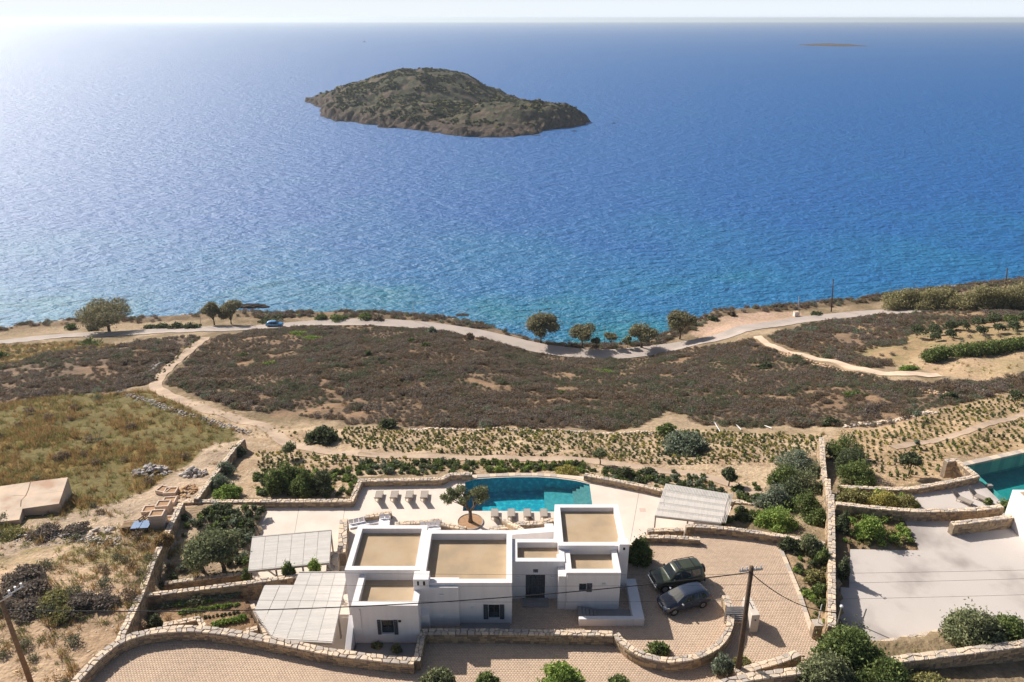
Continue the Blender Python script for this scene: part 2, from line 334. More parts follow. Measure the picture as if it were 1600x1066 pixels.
RFIELD = GP([(1420, 560), (1450, 550), (1620, 528), (1620, 590), (1540, 600), (1475, 588), (1420, 575)])
OLIVEG = GP([(1340, 550), (1420, 525), (1500, 512), (1620, 495), (1620, 535), (1450, 560), (1400, 575)])
BARE1 = GP([(-50, 850), (120, 800), (200, 780), (270, 745), (340, 690), (390, 690), (300, 790), (230, 830), (100, 850), (0, 870)])
NFIELDW = GP([(1308, 690), (1330, 668), (1620, 620), (1620, 700), (1500, 718), (1400, 762), (1310, 762)])
SANDB = GP([(1080, 522), (1110, 498), (1150, 490), (1240, 486), (1262, 495), (1200, 512), (1100, 530)])

ys = np.concatenate([np.arange(14, 84, .5), np.arange(84, 120, .75), np.arange(120, 232, 1.0)])
xs = np.concatenate([np.arange(-260, -90, 2.0), np.arange(-90, 90, .6), np.arange(90, 262, 2.0)])
XX, YY = np.meshgrid(xs, ys); ZZ = TG(XX, YY)
n1 = fbm(XX, YY, 6, 1); n2 = fbm(XX, YY, 2.2, 5); n3 = fbm(XX, YY, 14, 9)
def col(a): return np.array(a, float)
C = np.empty(XX.shape + (3,)); C[:] = col((.36, .26, .17))
def mixc(mask, a, b, t):
    cc = col(a) * (1 - t[..., None]) + col(b) * t[..., None]; C[mask] = cc[mask]
def Sg(v, a, b): return np.clip((v - a) / (b - a), 0, 1)
DX = XX + (n2 - .5) * 5; DY = YY + (n1 - .5) * 5
def zone(poly, a, b, t, warp=1.0): mixc(inpoly(XX + (DX - XX) * warp, YY + (DY - YY) * warp, poly), a, b, t)
mixc(np.ones(XX.shape, bool), (.36, .27, .18), (.20, .15, .09), Sg(n1, .35, .65))
zone(GRASS0, (.20, .17, .08), (.30, .19, .09), Sg(n2, .3, .7))
zone(HEATH2, (.17, .12, .085), (.24, .16, .10), Sg(n1, .55, .8))
zone(HEATH1, (.17, .12, .08), (.28, .18, .11), Sg(n1, .62, .85))
zone(HEATH3, (.22, .15, .10), (.40, .27, .15), Sg(n1, .5, .75))
zone(OLIVEG, (.35, .245, .14), (.25, .20, .105), Sg(n2, .4, .7))
zone(RFIELD, (.42, .30, .19), (.34, .26, .15), Sg(n1, .4, .7), .3)
zone(GRASS1, (.15, .125, .05), (.27, .17, .06), Sg(n1, .42, .62))
zone(LOWSCRUB, (.42, .31, .21), (.28, .22, .11), Sg(n2, .4, .65))
zone(FIELD1, (.43, .325, .22), (.34, .24, .155), Sg(n2, .4, .7), .2)
zone(FIELD2, (.42, .30, .19), (.31, .22, .13), Sg(n2, .4, .7), .2)
zone(BARE1, (.46, .35, .25), (.34, .26, .19), Sg(n2, .35, .65), .4)
zone(SANDB, (.46, .32, .24), (.38, .27, .19), Sg(n1, .35, .65), .3)
nearL = (YY < 48) & (XX < -10); mixc(nearL, (.46, .33, .22), (.32, .22, .14), Sg(n2, .4, .72))
ycg = np.interp(XX, SHX, SHY); cst = (ycg - YY < 9) & ~inpoly(XX, YY, SANDB)
mixc(cst, (.15, .11, .07), (.24, .17, .11), Sg(n2, .35, .65)); mixc(ycg - YY < 1.3, (.10, .08, .07), (.20, .16, .13), Sg(n2, .35, .65))
for poly, a, b in ((GARD, (.42, .32, .22), (.30, .22, .15)), (VEG, (.22, .14, .085), (.34, .22, .13)), (BED, (.34, .24, .15), (.18, .13, .08)), (NPATCH, (.30, .20, .11), (.20, .14, .08))):
    mixc(inpoly(XX, YY, poly), a, b, Sg(n2, .4, .65))
V = np.stack([XX, YY, ZZ], -1).reshape(-1, 3); ny, nx = XX.shape
ii = np.arange(ny * nx).reshape(ny, nx); Fq = np.stack([ii[:-1, :-1], ii[:-1, 1:], ii[1:, 1:], ii[1:, :-1]], -1).reshape(-1, 4)
gm = bpy.data.materials.new("ground_cover"); gm.use_nodes = True; N = gm.node_tree.nodes; L = gm.node_tree.links
b = N["Principled BSDF"]; b.inputs["Roughness"].default_value = .95; b.inputs["Specular IOR Level"].default_value = .15
at = N.new("ShaderNodeAttribute"); at.attribute_name = "soil"; geo = N.new("ShaderNodeNewGeometry")
nz = N.new("ShaderNodeTexNoise"); nz.inputs["Scale"].default_value = 1.6; nz.inputs["Detail"].default_value = 9; nz.inputs["Roughness"].default_value = .7; L.new(geo.outputs["Position"], nz.inputs["Vector"])
mr = N.new("ShaderNodeMapRange"); mr.inputs[1].default_value = .3; mr.inputs[2].default_value = .7; mr.inputs[3].default_value = .62; mr.inputs[4].default_value = 1.32; L.new(nz.outputs["Fac"], mr.inputs[0])
vm = N.new("ShaderNodeVectorMath"); vm.operation = 'SCALE'; L.new(at.outputs["Color"], vm.inputs[0]); L.new(mr.outputs[0], vm.inputs["Scale"]); L.new(vm.outputs[0], b.inputs["Base Color"])
nz2 = N.new("ShaderNodeTexNoise"); nz2.inputs["Scale"].default_value = 3.5; nz2.inputs["Detail"].default_value = 8; L.new(geo.outputs["Position"], nz2.inputs["Vector"])
bp = N.new("ShaderNodeBump"); bp.inputs["Strength"].default_value = .8; bp.inputs["Distance"].default_value = .22; L.new(nz2.outputs["Fac"], bp.inputs["Height"]); L.new(bp.outputs[0], b.inputs["Normal"])
gme = npmesh("ground", V, Fq, gm, smooth=True)
ca = gme.attributes.new("soil", 'FLOAT_COLOR', 'POINT'); ca.data.foreach_set("color", np.concatenate([C.reshape(-1, 3), np.ones((ny * nx, 1))], 1).astype(np.float32).ravel())
tag(link("ground", gme), kind='structure')

# ---------------------------------------------------------------- sea
sm = bpy.data.materials.new("sea_water"); sm.use_nodes = True; N = sm.node_tree.nodes; L = sm.node_tree.links
b = N["Principled BSDF"]; b.inputs["Roughness"].default_value = .49; b.inputs["IOR"].default_value = 1.33; b.inputs["Specular IOR Level"].default_value = 1.0
geo = N.new("ShaderNodeNewGeometry"); sx = N.new("ShaderNodeSeparateXYZ"); L.new(geo.outputs["Position"], sx.inputs[0])
dep = N.new("ShaderNodeMapRange"); dep.inputs[1].default_value = 160; dep.inputs[2].default_value = 330; L.new(sx.outputs["Y"], dep.inputs[0])
pn = N.new("ShaderNodeTexNoise"); pn.inputs["Scale"].default_value = .022; pn.inputs["Detail"].default_value = 5; L.new(geo.outputs["Position"], pn.inputs["Vector"])
ad = N.new("ShaderNodeMath"); ad.operation = 'MULTIPLY_ADD'; ad.inputs[1].default_value = 1.5; L.new(pn.outputs["Fac"], ad.inputs[0]); ad.inputs[2].default_value = -.68
ad2 = N.new("ShaderNodeMath"); ad2.operation = 'ADD'; L.new(dep.outputs[0], ad2.inputs[0]); L.new(ad.outputs[0], ad2.inputs[1])
rp = N.new("ShaderNodeValToRGB"); e = rp.color_ramp.elements; e[0].position = 0; e[0].color = (.003, .165, .245, 1); e[1].position = 1; e[1].color = (.001, .105, .35, 1)
q = e.new(.35); q.color = (.002, .14, .335, 1); L.new(ad2.outputs[0], rp.inputs[0]); L.new(rp.outputs[0], b.inputs["Base Color"])
hts = []
mp = N.new("ShaderNodeMapping"); mp.inputs["Rotation"].default_value = (0, 0, R(28)); mp.inputs["Scale"].default_value = (1.0, 2.1, 1.0); L.new(geo.outputs["Position"], mp.inputs["Vector"])
for sc_, dist, w in ((.16, 1, 1.7), (.5, 1, .85), (1.5, 1, .30), (.05, 1, 1.2)):
    n = N.new("ShaderNodeTexNoise"); n.inputs["Scale"].default_value = sc_; n.inputs["Detail"].default_value = 3; L.new(mp.outputs[0], n.inputs["Vector"])
    m = N.new("ShaderNodeMath"); m.operation = 'MULTIPLY'; m.inputs[1].default_value = w; L.new(n.outputs["Fac"], m.inputs[0]); hts.append(m)
acc = hts[0]
for h in hts[1:]:
    m = N.new("ShaderNodeMath"); m.operation = 'ADD'; L.new(acc.outputs[0], m.inputs[0]); L.new(h.outputs[0], m.inputs[1]); acc = m
bp = N.new("ShaderNodeBump"); bp.inputs["Strength"].default_value = 1.0; bp.inputs["Distance"].default_value = 1.3; L.new(acc.outputs[0], bp.inputs["Height"]); L.new(bp.outputs[0], b.inputs["Normal"])
mb = MB(); S = 15000
mb.poly([(-S, 100, 0), (S, 100, 0), (S, S, 0), (-S, S, 0)]); mb.build("sea", sm, kind='structure')

# ---------------------------------------------------------------- strips: roads and tracks
def strip(name, px, w, mat, lift=.06, kind='structure', z=None, world=None, step=.8):
    pts = world or [(G(a, b) if z is None else P(a, b, z)) for a, b in px]
    pts = [Vector(p[:2]) for p in pts]
    ww = w if hasattr(w, '__len__') else [w] * len(pts)
    dense = []; dw = []
    for i in range(len(pts) - 1):
        p0 = pts[max(i - 1, 0)]; p1 = pts[i]; p2 = pts[i + 1]; p3 = pts[min(i + 2, len(pts) - 1)]
        k = max(2, int((p2 - p1).length / step))
        for j in range(k):
            t = j / k; dense.append(.5 * ((2 * p1) + (p2 - p0) * t + (2 * p0 - 5 * p1 + 4 * p2 - p3) * t * t + (3 * p1 - p0 - 3 * p2 + p3) * t ** 3)); dw.append(ww[i] * (1 - t) + ww[i + 1] * t)
    dense.append(pts[-1]); dw.append(ww[-1]); m = MB(); nn = 7; rows = []
    for i, p in enumerate(dense):
        d = (dense[min(i + 1, len(dense) - 1)] - dense[max(i - 1, 0)]).normalized(); nrm = Vector((-d.y, d.x)); row = []
        for k in range(nn):
            q = p + nrm * dw[i] * (k / (nn - 1) - .5); row.append(q)
        zz = T0(np.array([q.x for q in row]), np.array([q.y for q in row])) if z is None else np.full(nn, z)
        rows.append([(q.x, q.y, float(a)) for q, a in zip(row, zz)])
    top = [[(a, b_, max(c_, r[3][2]*.5 + c_*.5) + lift) for a, b_, c_ in r] for r in rows]
    for i in range(len(top) - 1):
        for k in range(nn - 1): m.poly([top[i][k], top[i][k + 1], top[i + 1][k + 1], top[i + 1][k]])
        for k in (0, nn - 1):
            a, b2 = top[i][k], top[i + 1][k]; m.poly([a, b2, (b2[0], b2[1], b2[2] - .5), (a[0], a[1], a[2] - .5)])
    return m.build(name, mat, smooth=True, kind=kind)
ROAD_PX = [(-200, 556), (-60, 543), (60, 530), (150, 524), (240, 519), (340, 515), (440, 510), (540, 505), (640, 508), (720, 518), (780, 530), (840, 544), (900, 552), (960, 554), (1020, 548), (1080, 538), (1140, 524),
           (1210, 508), (1290, 497), (1380, 489), (1440, 484), (1520, 474), (1650, 462)]
strip("coast_road", ROAD_PX, 5.6, ASPHALT, .12)
strip("dirt_track", [(322, 527), (292, 552), (262, 578), (243, 600), (262, 618), (310, 636), (370, 656), (420, 672), (440, 688), (470, 700)], 1.9, PATHM, .05)
strip("garden_path", [(466, 700), (560, 708), (680, 714), (800, 717), (930, 722), (1010, 733), (1080, 741), (1140, 757), (1200, 778)], 1.3, PATHM, .05)
strip("gravel_path", [(1395, 700), (1460, 690), (1530, 668), (1620, 638)], 1.0, PATHM, .05)
strip("concrete_path", [(1183, 526), (1215, 543), (1260, 556), (1310, 568), (1355, 580), (1400, 586), (1470, 588)], [1.6, 1.7, 1.8, 2.2, 2.6, 3.0, 2.6], CONC, .14)

# ---------------------------------------------------------------- slabs, courts, pools
def slab(name, poly, z, depth, mat, holes=(), parent=None):
    m = MB(); rings = [[Vector((p[0], p[1], z)) for p in poly]] + [[Vector((p[0], p[1], z)) for p in h] for h in holes]
    flat = [v for r in rings for v in r]; b0 = len(m.v); m.v += [tuple(v) for v in flat]
    for t in tessellate_polygon(rings): m.f.append(tuple(b0 + i for i in upw(t, flat))); m.mi.append(0); m.r.append(.5)
    for r_ in rings:
        for i in range(len(r_)):
            a, c = r_[i], r_[(i + 1) % len(r_)]; m.poly([a, c, (c.x, c.y, z - depth), (a.x, a.y, z - depth)], r=.5)
    return m.build(name, mat, parent, kind='structure')
slab("pool_deck", PD, ZD, 2.2, DECK, [POOL])
for (a_, b_) in (((468, 789), (458, 846)), ((540, 788), (536, 812)), ((1000, 760), (985, 846))):
    A_, B_ = Vector(P(*a_, ZD)), Vector(P(*b_, ZD)); d_ = (B_ - A_).normalized(); w_ = Vector((-d_.y, d_.x, 0)) * .02; m = MB(); up_ = Vector((0, 0, .004)); m.poly([A_ - w_ + up_, B_ - w_ + up_, B_ + w_ + up_, A_ + w_ + up_]); m.build("joint", GREYSLAB, bpy.data.objects["pool_deck"])
A_ = Vector(P(1004, 797, ZD)); m = MB(); m.box(A_.x - .3, A_.y - .3, ZD - .05, A_.x + .3, A_.y + .3, ZD + .006); m.build("cover_plate", pm("cover_plate_tint", (.60, .46, .40), (.52, .40, .34)), bpy.data.objects["pool_deck"])
slab("lower_terrace", TERR, 32.2, 1.5, DECK)
slab("drive_base", PAVE, ZC, 1.2, MORTAR)
slab("neighbour_deck", NDECK, 32.6, 2, COURTN)
slab("neighbour_court", NCOURT, 34.0, 1.2, COURTN)
def grow(poly, d):
    c = Vector((sum(p[0] for p in poly) / len(poly), sum(p[1] for p in poly) / len(poly)))
    return [tuple(c + (Vector(p[:2]) - c) * (1 + d / max((Vector(p[:2]) - c).length, .1))) for p in poly]
ke = [Vector(P(a, b_, ZC)) for a, b_ in ((1210, 838), (1225, 870), (1250, 930), (1268, 985), (1272, 992))]
m = MB()
for i in range(len(ke) - 1):
    a, c = ke[i], ke[i + 1]; d = (c - a); k = max(1, round(d.length / .8)); w_ = Vector((.16, 0, 0))
    for j in range(k): q0, q1 = a + d * (j + .01) / k, a + d * (j + .99) / k; dn = Vector((0, 0, .5)); up_ = Vector((0, 0, .035)); m.hexa([q0 - w_ - dn, q0 + w_ - dn, q1 + w_ - dn, q1 - w_ - dn], [q0 - w_ + up_, q0 + w_ + up_, q1 + w_ + up_, q1 - w_ + up_])
m.off = tuple(ke[2]); tag(m.build("kerb", STONE_LT, loc=tuple(ke[2])), kind='structure')
# pavers: real raised blocks, one mesh
def pavers(name, poly, z, sx_, sy_, mat, ang=0.0):
    xa = [p[0] for p in poly]; ya = [p[1] for p in poly]
    X, Y = np.meshgrid(np.arange(min(xa) - 2, max(xa) + 2, sx_), np.arange(max(min(ya), 31.0), max(ya), sy_))
    X = X + (np.arange(X.shape[0]) % 2)[:, None] * sx_ / 2; X = X.ravel(); Y = Y.ravel()
    k = inpoly(X, Y, poly); X, Y = X[k], Y[k]; n = len(X); h = .007 + .004 * RNG.random(n); g = .006
    hx, hy = sx_ / 2 - g, sy_ / 2 - g; V = np.empty((n, 8, 3))
    for i, (a, b_) in enumerate(((-1, -1), (1, -1), (1, 1), (-1, 1))):
        V[:, i, 0] = X + a * hx; V[:, i, 1] = Y + b_ * hy; V[:, i, 2] = z
        V[:, i + 4, 0] = X + a * (hx - .008); V[:, i + 4, 1] = Y + b_ * (hy - .008); V[:, i + 4, 2] = z + h
    base = (np.arange(n) * 8)[:, None, None]; q = np.array([[4, 5, 6, 7], [0, 1, 5, 4], [1, 2, 6, 5], [2, 3, 7, 6], [3, 0, 4, 7]])[None]
    Fq = (base + q).reshape(-1, 4); rn = np.repeat(RNG.random(n), 5)
    o = link(name, npmesh(name, V.reshape(-1, 3), Fq, mat, rn)); return tag(o, "small tan clay pavers laid in rows over the courtyard and the drive", "paving", kind='stuff')
pavers("paver", PAVE, ZC + .002, .205, .155, PAVER)

# pool water
def water_mat(name, tint, gl=.03):
    m = bpy.data.materials.new(name); m.use_nodes = True; N = m.node_tree.nodes; L = m.node_tree.links; N.remove(N["Principled BSDF"])
    tr = N.new("ShaderNodeBsdfTransparent"); tr.inputs[0].default_value = (*tint, 1); g = N.new("ShaderNodeBsdfGlossy"); g.inputs["Roughness"].default_value = gl
    lw = N.new("ShaderNodeLayerWeight"); lw.inputs[0].default_value = .5; pw = N.new("ShaderNodeMath"); pw.operation = 'POWER'; pw.inputs[1].default_value = 5; fr = N.new("ShaderNodeMath"); fr.operation = 'MULTIPLY_ADD'; fr.inputs[1].default_value = .95; fr.inputs[2].default_value = .02; L.new(lw.outputs["Facing"], pw.inputs[0]); L.new(pw.outputs[0], fr.inputs[0]); mx = N.new("ShaderNodeMixShader")
    geo = N.new("ShaderNodeNewGeometry"); n = N.new("ShaderNodeTexNoise"); n.inputs["Scale"].default_value = 3.2; n.inputs["Detail"].default_value = 3; L.new(geo.outputs["Position"], n.inputs["Vector"])
    bp = N.new("ShaderNodeBump"); bp.inputs["Strength"].default_value = .9; bp.inputs["Distance"].default_value = .06; L.new(n.outputs["Fac"], bp.inputs["Height"])
    L.new(bp.outputs[0], g.inputs["Normal"]); L.new(bp.outputs[0], lw.inputs["Normal"]); L.new(fr.outputs[0], mx.inputs[0]); L.new(tr.outputs[0], mx.inputs[1]); L.new(g.outputs[0], mx.inputs[2])
    L.new(mx.outputs[0], N["Material Output"].inputs[0]); return m
PWATER = water_mat("pool_water", (.62, .95, .97)); PWATER2 = water_mat("pool_water_deep", (.5, .85, .85))
PFLOOR = pm("pool_floor", (.008, .23, .33), (.05, .46, .54), 2.4, .6, c3=(.015, .30, .39)); PFLOOR2 = pm("pool_floor_slate", (.06, .23, .26), (.12, .33, .35), 2.4, .6)
PSTEP = pm("pool_step_plaster", (.14, .20, .21), (.20, .28, .28), 2.4, .6)
sp = empty("swimming_pool", tuple(Vector(P(820, 775, ZD))), 0, "long turquoise swimming pool with curved far edge on the villa deck", "swimming pool")
def rel(mb_, o): mb_.off = tuple(o.location); return mb_
zf = ZD - 1.75
m = rel(MB(), sp); m.prism(POOL, zf, zf, 0)
BAS = grow(POOL, -.02)
for i in range(len(POOL)):
    a, c = BAS[i], BAS[(i + 1) % len(BAS)]; m.poly([(a[0], a[1], zf), (c[0], c[1], zf), (c[0], c[1], ZD - .01), (a[0], a[1], ZD - .01)])
m.build("basin", PFLOOR, sp)
def clipx(poly, x0, x1, lo=True):
    out = []
    def cut(pts, val, keep):
        r = []
        for i in range(len(pts)):
            a, c = pts[i], pts[(i + 1) % len(pts)]; ka, kc = keep(a[0]), keep(c[0])
            if ka: r.append(a)
            if ka != kc: t = (val - a[0]) / (c[0] - a[0]); r.append((val, a[1] + t * (c[1] - a[1])))
        return r
    pts = [(p[0], p[1]) for p in poly]; pts = cut(pts, x0, lambda v: v > x0); return cut(pts, x1, lambda v: v < x1)
xr = max(p[0] for p in POOL); xl = min(p[0] for p in POOL)
inner = grow(POOL, -.03)
m = rel(MB(), sp); m.prism(clipx(inner, xr - 4.6, xr - .01), zf + .002, ZD - 1.15); m.build("shallow_shelf", PFLOOR2, sp)
for i in range(4):
    m = rel(MB(), sp); xs0 = xr - 1.7 + i * .38; m.prism(clipx(inner, xs0, xr - .02), ZD - 1.14 + i * .26, ZD - .92 + i * .24); m.build("step", PSTEP, sp)
m = rel(MB(), sp); m.prism(grow(POOL, -.01), ZD - .10, ZD - .10); m.build("water_surface", PWATER, sp)
# coping along the curved far side
def ribbon(m, pts, w, z0, z1):
    pts = [Vector(p[:2]) for p in pts]
    for i in range(len(pts) - 1):
        d = (pts[i + 1] - pts[i]); k = max(1, round(d.length / .6)); dn = d.normalized(); nr = Vector((-dn.y, dn.x)) * w / 2
        for j in range(k):
            a = pts[i] + d * (j + .01) / k; c = pts[i] + d * (j + .99) / k
            m.hexa([(*(a - nr), z0), (*(c - nr), z0), (*(c + nr), z0), (*(a + nr), z0)], [(*(a - nr), z1), (*(c - nr), z1), (*(c + nr), z1), (*(a + nr), z1)])
m = rel(MB(), sp); ribbon(m, PP([(722, 752), (745, 745), (775, 743), (805, 742), (840, 742), (870, 744), (900, 748), (924, 754)], ZD), .5, ZD - .3, ZD + .07); tag(m.build("coping", STONE_LT, sp), kind='stuff')
np_ = empty("swimming_pool", tuple(Vector(P(1600, 745, 32.5))), 0, "neighbour's blue green pool cut off by the right edge of the picture", "swimming pool")
m = rel(MB(), np_); m.prism(NPOOL, 30.6, 30.6)
for i in range(len(NPOOL)):
    a, c = NPOOL[i], NPOOL[(i + 1) % len(NPOOL)]; m.poly([(a[0], a[1], 30.6), (c[0], c[1], 30.6), (c[0], c[1], 32.55), (a[0], a[1], 32.55)])
m.build("basin", pm("pool_floor_green", (.04, .26, .27), (.06, .36, .35), 2, .6), np_)
m = rel(MB(), np_); m.prism(grow(NPOOL, -.01), 32.45, 32.45); m.build("water_surface", PWATER2, np_)
m = rel(MB(), np_); ribbon(m, PP([(1500, 727), (1600, 705), (1740, 680)], 32.6), .6, 31, 32.68); tag(m.build("coping", STONE_LT, np_), kind='stuff')
m = rel(MB(), np_); m.obox(tuple(Vector(P(1546, 760, 32.6))), .5, .35, .35); m.build("skimmer_block", GREYSLAB, np_)

# ---------------------------------------------------------------- the villa
def wall_face(m, x0, x1, y, z0, z1, holes, rev=.22):
    """front face looking to -y with rectangular openings and their reveals"""
    xs_ = sorted({x0, x1, *[h[0] for h in holes], *[h[1] for h in holes]}); zs = sorted({z0, z1, *[h[2] for h in holes], *[h[3] for h in holes]})
    for i in range(len(xs_) - 1):
        for j in range(len(zs) - 1):
            cx, cz = (xs_[i] + xs_[i + 1]) / 2, (zs[j] + zs[j + 1]) / 2
            if any(h[0] < cx < h[1] and h[2] < cz < h[3] for h in holes): continue
            m.poly([(xs_[i], y, zs[j]), (xs_[i + 1], y, zs[j]), (xs_[i + 1], y, zs[j + 1]), (xs_[i], y, zs[j + 1])])
    for a, b_, c, d in holes:
        yb = y + rev
        m.poly([(a, y, c), (a, yb, c), (a, yb, d), (a, y, d)]); m.poly([(b_, y, c), (b_, y, d), (b_, yb, d), (b_, yb, c)])
        m.poly([(a, y, c), (b_, y, c), (b_, yb, c), (a, yb, c)]); m.poly([(a, y, d), (a, yb, d), (b_, yb, d), (b_, y, d)])
def block(m, x0, x1, y0, y1, zb, zt, pw=.42, pd=.42, holes=(), back=None):
    wall_face(m, x0, x1, y0, zb, zt, holes)
    m.poly([(x0, y1, zb), (x0, y0, zb), (x0, y0, zt), (x0, y1, zt)]); m.poly([(x1, y0, zb), (x1, y1, zb), (x1, y1, zt), (x1, y0, zt)]); m.poly([(x1, y1, zb), (x0, y1, zb), (x0, y1, zt), (x1, y1, zt)])
    a = (x0, x1, y0, y1); b_ = (x0 + pw, x1 - pw, y0 + pw, y1 - (pw if back is None else back))
    o = [(a[0], a[2]), (a[1], a[2]), (a[1], a[3]), (a[0], a[3])]; q = [(b_[0], b_[2]), (b_[1], b_[2]), (b_[1], b_[3]), (b_[0], b_[3])]
    for i in range(4):
        j = (i + 1) % 4; m.poly([(*o[i], zt), (*o[j], zt), (*q[j], zt), (*q[i], zt)]); m.poly([(*q[i], zt), (*q[j], zt), (*q[j], zt - pd - .05), (*q[i], zt - pd - .05)])
    return b_, zt - pd
villa = empty("villa", (-1.5, 44, ZC), 0, "white flat roofed villa of stepped cubes with tan roofs beside the pool", "house")
def vb(name, mb_, mat, parent=None, **kw):
    mb_.off = tuple(villa.location) if parent is None or parent is villa else (0, 0, 0)
    return mb_.build(name, mat, parent or villa, **kw)
def sub(name, mb_, mat, par, **kw):       # a piece of a part, coordinates kept relative to the villa
    mb_.off = tuple(villa.location); return mb_.build(name, mat, par, **kw)
def hole(px0, px1, py0, py1, y):
    a = F(px0, py1, y); b_ = F(px1, py0, y); return (a[0], b_[0], a[2], b_[2])
yW, yC2, yB, yD, yE, yT = 39.16, 40.65, 40.88, 43.42, 42.30, 44.80
hW = hole(597, 614.5, 969, 990.5, yW); hB = hole(763.5, 780.5, 945, 966.5, yB); hD = hole(821, 852, 898, 936, yD); hE = hole(904.5, 916.5, 912, 924, yE); hDv = hole(833, 841, 889.5, 895, yD)
blocks = [(-12.15, -6.66, 42.25, 47.40, 31.2, 38.30, .42, .46, ()), (-6.655, 0.0, yB, 46.75, 31.2, 38.33, .42, .62, (hB,)),
          (-11.10, -6.50, yW, 42.24, 33.5, 37.88, .42, .5, (hW,)), (0.003, 3.95, yD, 46.0, 31.2, 38.08, .40, .52, (hD, hDv)),
          (3.50, 8.70, yT, 49.95, 31.2, 38.42, .42, .40, ()), (3.953, 7.95, yE, yT - .003, 33.5, 38.0, .42, .40, (hE,))]
for x0, x1, y0, y1, zb, zt, pw, pd, holes in blocks:
    m = MB(); bb, zr = block(m, x0, x1, y0, y1, zb, zt, pw, pd, holes, .02 if (x0 == 3.953 or x0 == -11.10) else None); w = vb("wall", m, WHITE, bevel=.02)
    m = MB(); m.poly([(bb[0], bb[2], zr), (bb[1], bb[2], zr), (bb[1], bb[3], zr), (bb[0], bb[3], zr)]); vb("roof", m, SCREED)
    m = MB(); m.tube([(bb[1] - .25, bb[2] + .3, zr), (bb[1] - .25, bb[2] + .3, zr + .05)], .07, 10); vb("roof_drain", m, BLACKP)
# ledge beside the lower right cube, porch projection, chimneys
m = MB(); m.box(3.40, yE + .05, 33.5, 3.95, yT - .004, 37.62); vb("wall", m, WHITE, bevel=.02)
m = MB(); m.box(-6.98, yC2, 33.5, -3.80, 41.68, 38.12); vb("wall", m, WHITE, bevel=.02)
m = MB(); m.box(-6.96, 40.62, 38.121, -5.86, 41.52, 38.85); ch = vb("chimney", m, WHITE, bevel=.03)
for sx_ in (-6.62, -6.20):
    m = MB(); m.box(sx_ - .07, 40.60, 38.35, sx_ + .07, 40.64, 38.70); sub("vent", m, DARKIN, ch)
m = MB(); m.box(8.06, 44.45, 33.5, 8.82, 45.25, 38.8); ch = vb("chimney", m, WHITE, bevel=.03)
m = MB(); m.box(8.36, 44.43, 38.3, 8.52, 44.46, 38.52); sub("vent", m, DARKIN, ch)
# small sloping buttresses of the stepped corners
def wedge(x0, x1, y0, y1, zlow, zhigh, zb):
    m = MB(); m.hexa([(x0, y0, zb), (x1, y0, zb), (x1, y1, zb), (x0, y1, zb)], [(x0, y0, zlow), (x1, y0, zlow), (x1, y1, zhigh), (x0, y1, zhigh)]); return m
vb("buttress", wedge(-6.50, -5.9, 40.2, 40.649, 35.9, 36.2, 33.5), WHITE, bevel=.02)
wg = wedge(-11.55, -11.12, 37.75, 39.9, 34.9, 36.3, 31.5); vb("wing_wall", wg, WHITE, bevel=.02)
def window(h, y, shutters, leaf=False):
    a, b_, c, d = h; yb = y + .17
    m = MB(); t = .055
    for q in ((a, b_, c, c + t), (a, b_, d - t, d), (a, a + t, c + t, d - t), (b_ - t, b_, c + t, d - t), ((a + b_) / 2 - .025, (a + b_) / 2 + .025, c + t, d - t)): m.box(q[0], yb - .04, q[2], q[1], yb + .01, q[3])
    o = vb("window", m, SHUT)
    m = MB(); m.box(a - .02, yb + .02, c - .02, b_ + .02, yb + .05, d + .02); sub("pane", m, GLASS, o)
    m = MB()
    for k in range(5): zz = c + .1 + k * .1; m.obox(((a + b_) / 2, yb - .07, zz), b_ - a - .12, .05, .02, 0, .5)
    sub("louvre", m, SHUT, o)
    for (s0, s1) in shutters:
        m = MB(); yy = y - .05; m.box(s0, yy, c - .03, s0 + .06, yy + .04, d + .03); m.box(s1 - .06, yy, c - .03, s1, yy + .04, d + .03); m.box(s0 + .06, yy, d - .05, s1 - .06, yy + .04, d + .03); m.box(s0 + .06, yy, c - .03, s1 - .06, yy + .04, c + .05)
        sh = vb("shutter", m, SHUT); m = MB()
        k = 0
        while c + .1 + k * .075 < d - .06: m.obox(((s0 + s1) / 2, yy + .02, c + .09 + k * .075), s1 - s0 - .12, .045, .012, 0, .6); k += 1
        sub("louvre", m, SHUT, sh)
window(hW, yW, [(F(590, 980, yW)[0], hW[0] - .02), (hW[1] + .02, F(622, 980, yW)[0])])
window(hB, yB, [(F(755.5, 955, yB)[0], hB[0] - .02), (hB[1] + .02, F(788, 955, yB)[0])])
window(hE, yE, [(hE[1] + .02, F(925, 918, yE)[0])])
m = MB(); a, b_, c, d = hD; yy = yD + .14
for k in range(4):
    xa = a + (b_ - a) * k / 4 + .01; xb = a + (b_ - a) * (k + 1) / 4 - .01; m.box(xa, yy, c, xb, yy + .06, d)
dr = vb("front_door", m, SHUT)
for k in range(9):
    m = MB(); zz = c + (d - c) * (k + .5) / 9; m.box(a + .05, yy - .012, zz - .015, b_ - .05, yy - .001, zz + .015); sub("batten", m, SHUT, dr)
m = MB(); m.tube([((a + b_) / 2 + .08, yy - .05, c + 1.0), ((a + b_) / 2 + .08, yy - .05, c + 1.25)], .015, 6); sub("handle", m, METAL, dr)
m = MB(); m.box(a - .25, yD - .9, ZC, b_ + .25, yD - .002, ZC + .12); vb("doorstep", m, GREYSLAB)
m = MB()
for k in range(5): zz = hDv[2] + .04 + k * (hDv[3] - hDv[2] - .06) / 4; m.obox(((hDv[0] + hDv[1]) / 2, yD + .08, zz), hDv[1] - hDv[0] - .02, .05, .015, 0, .6)
vb("vent_grille", m, METAL)
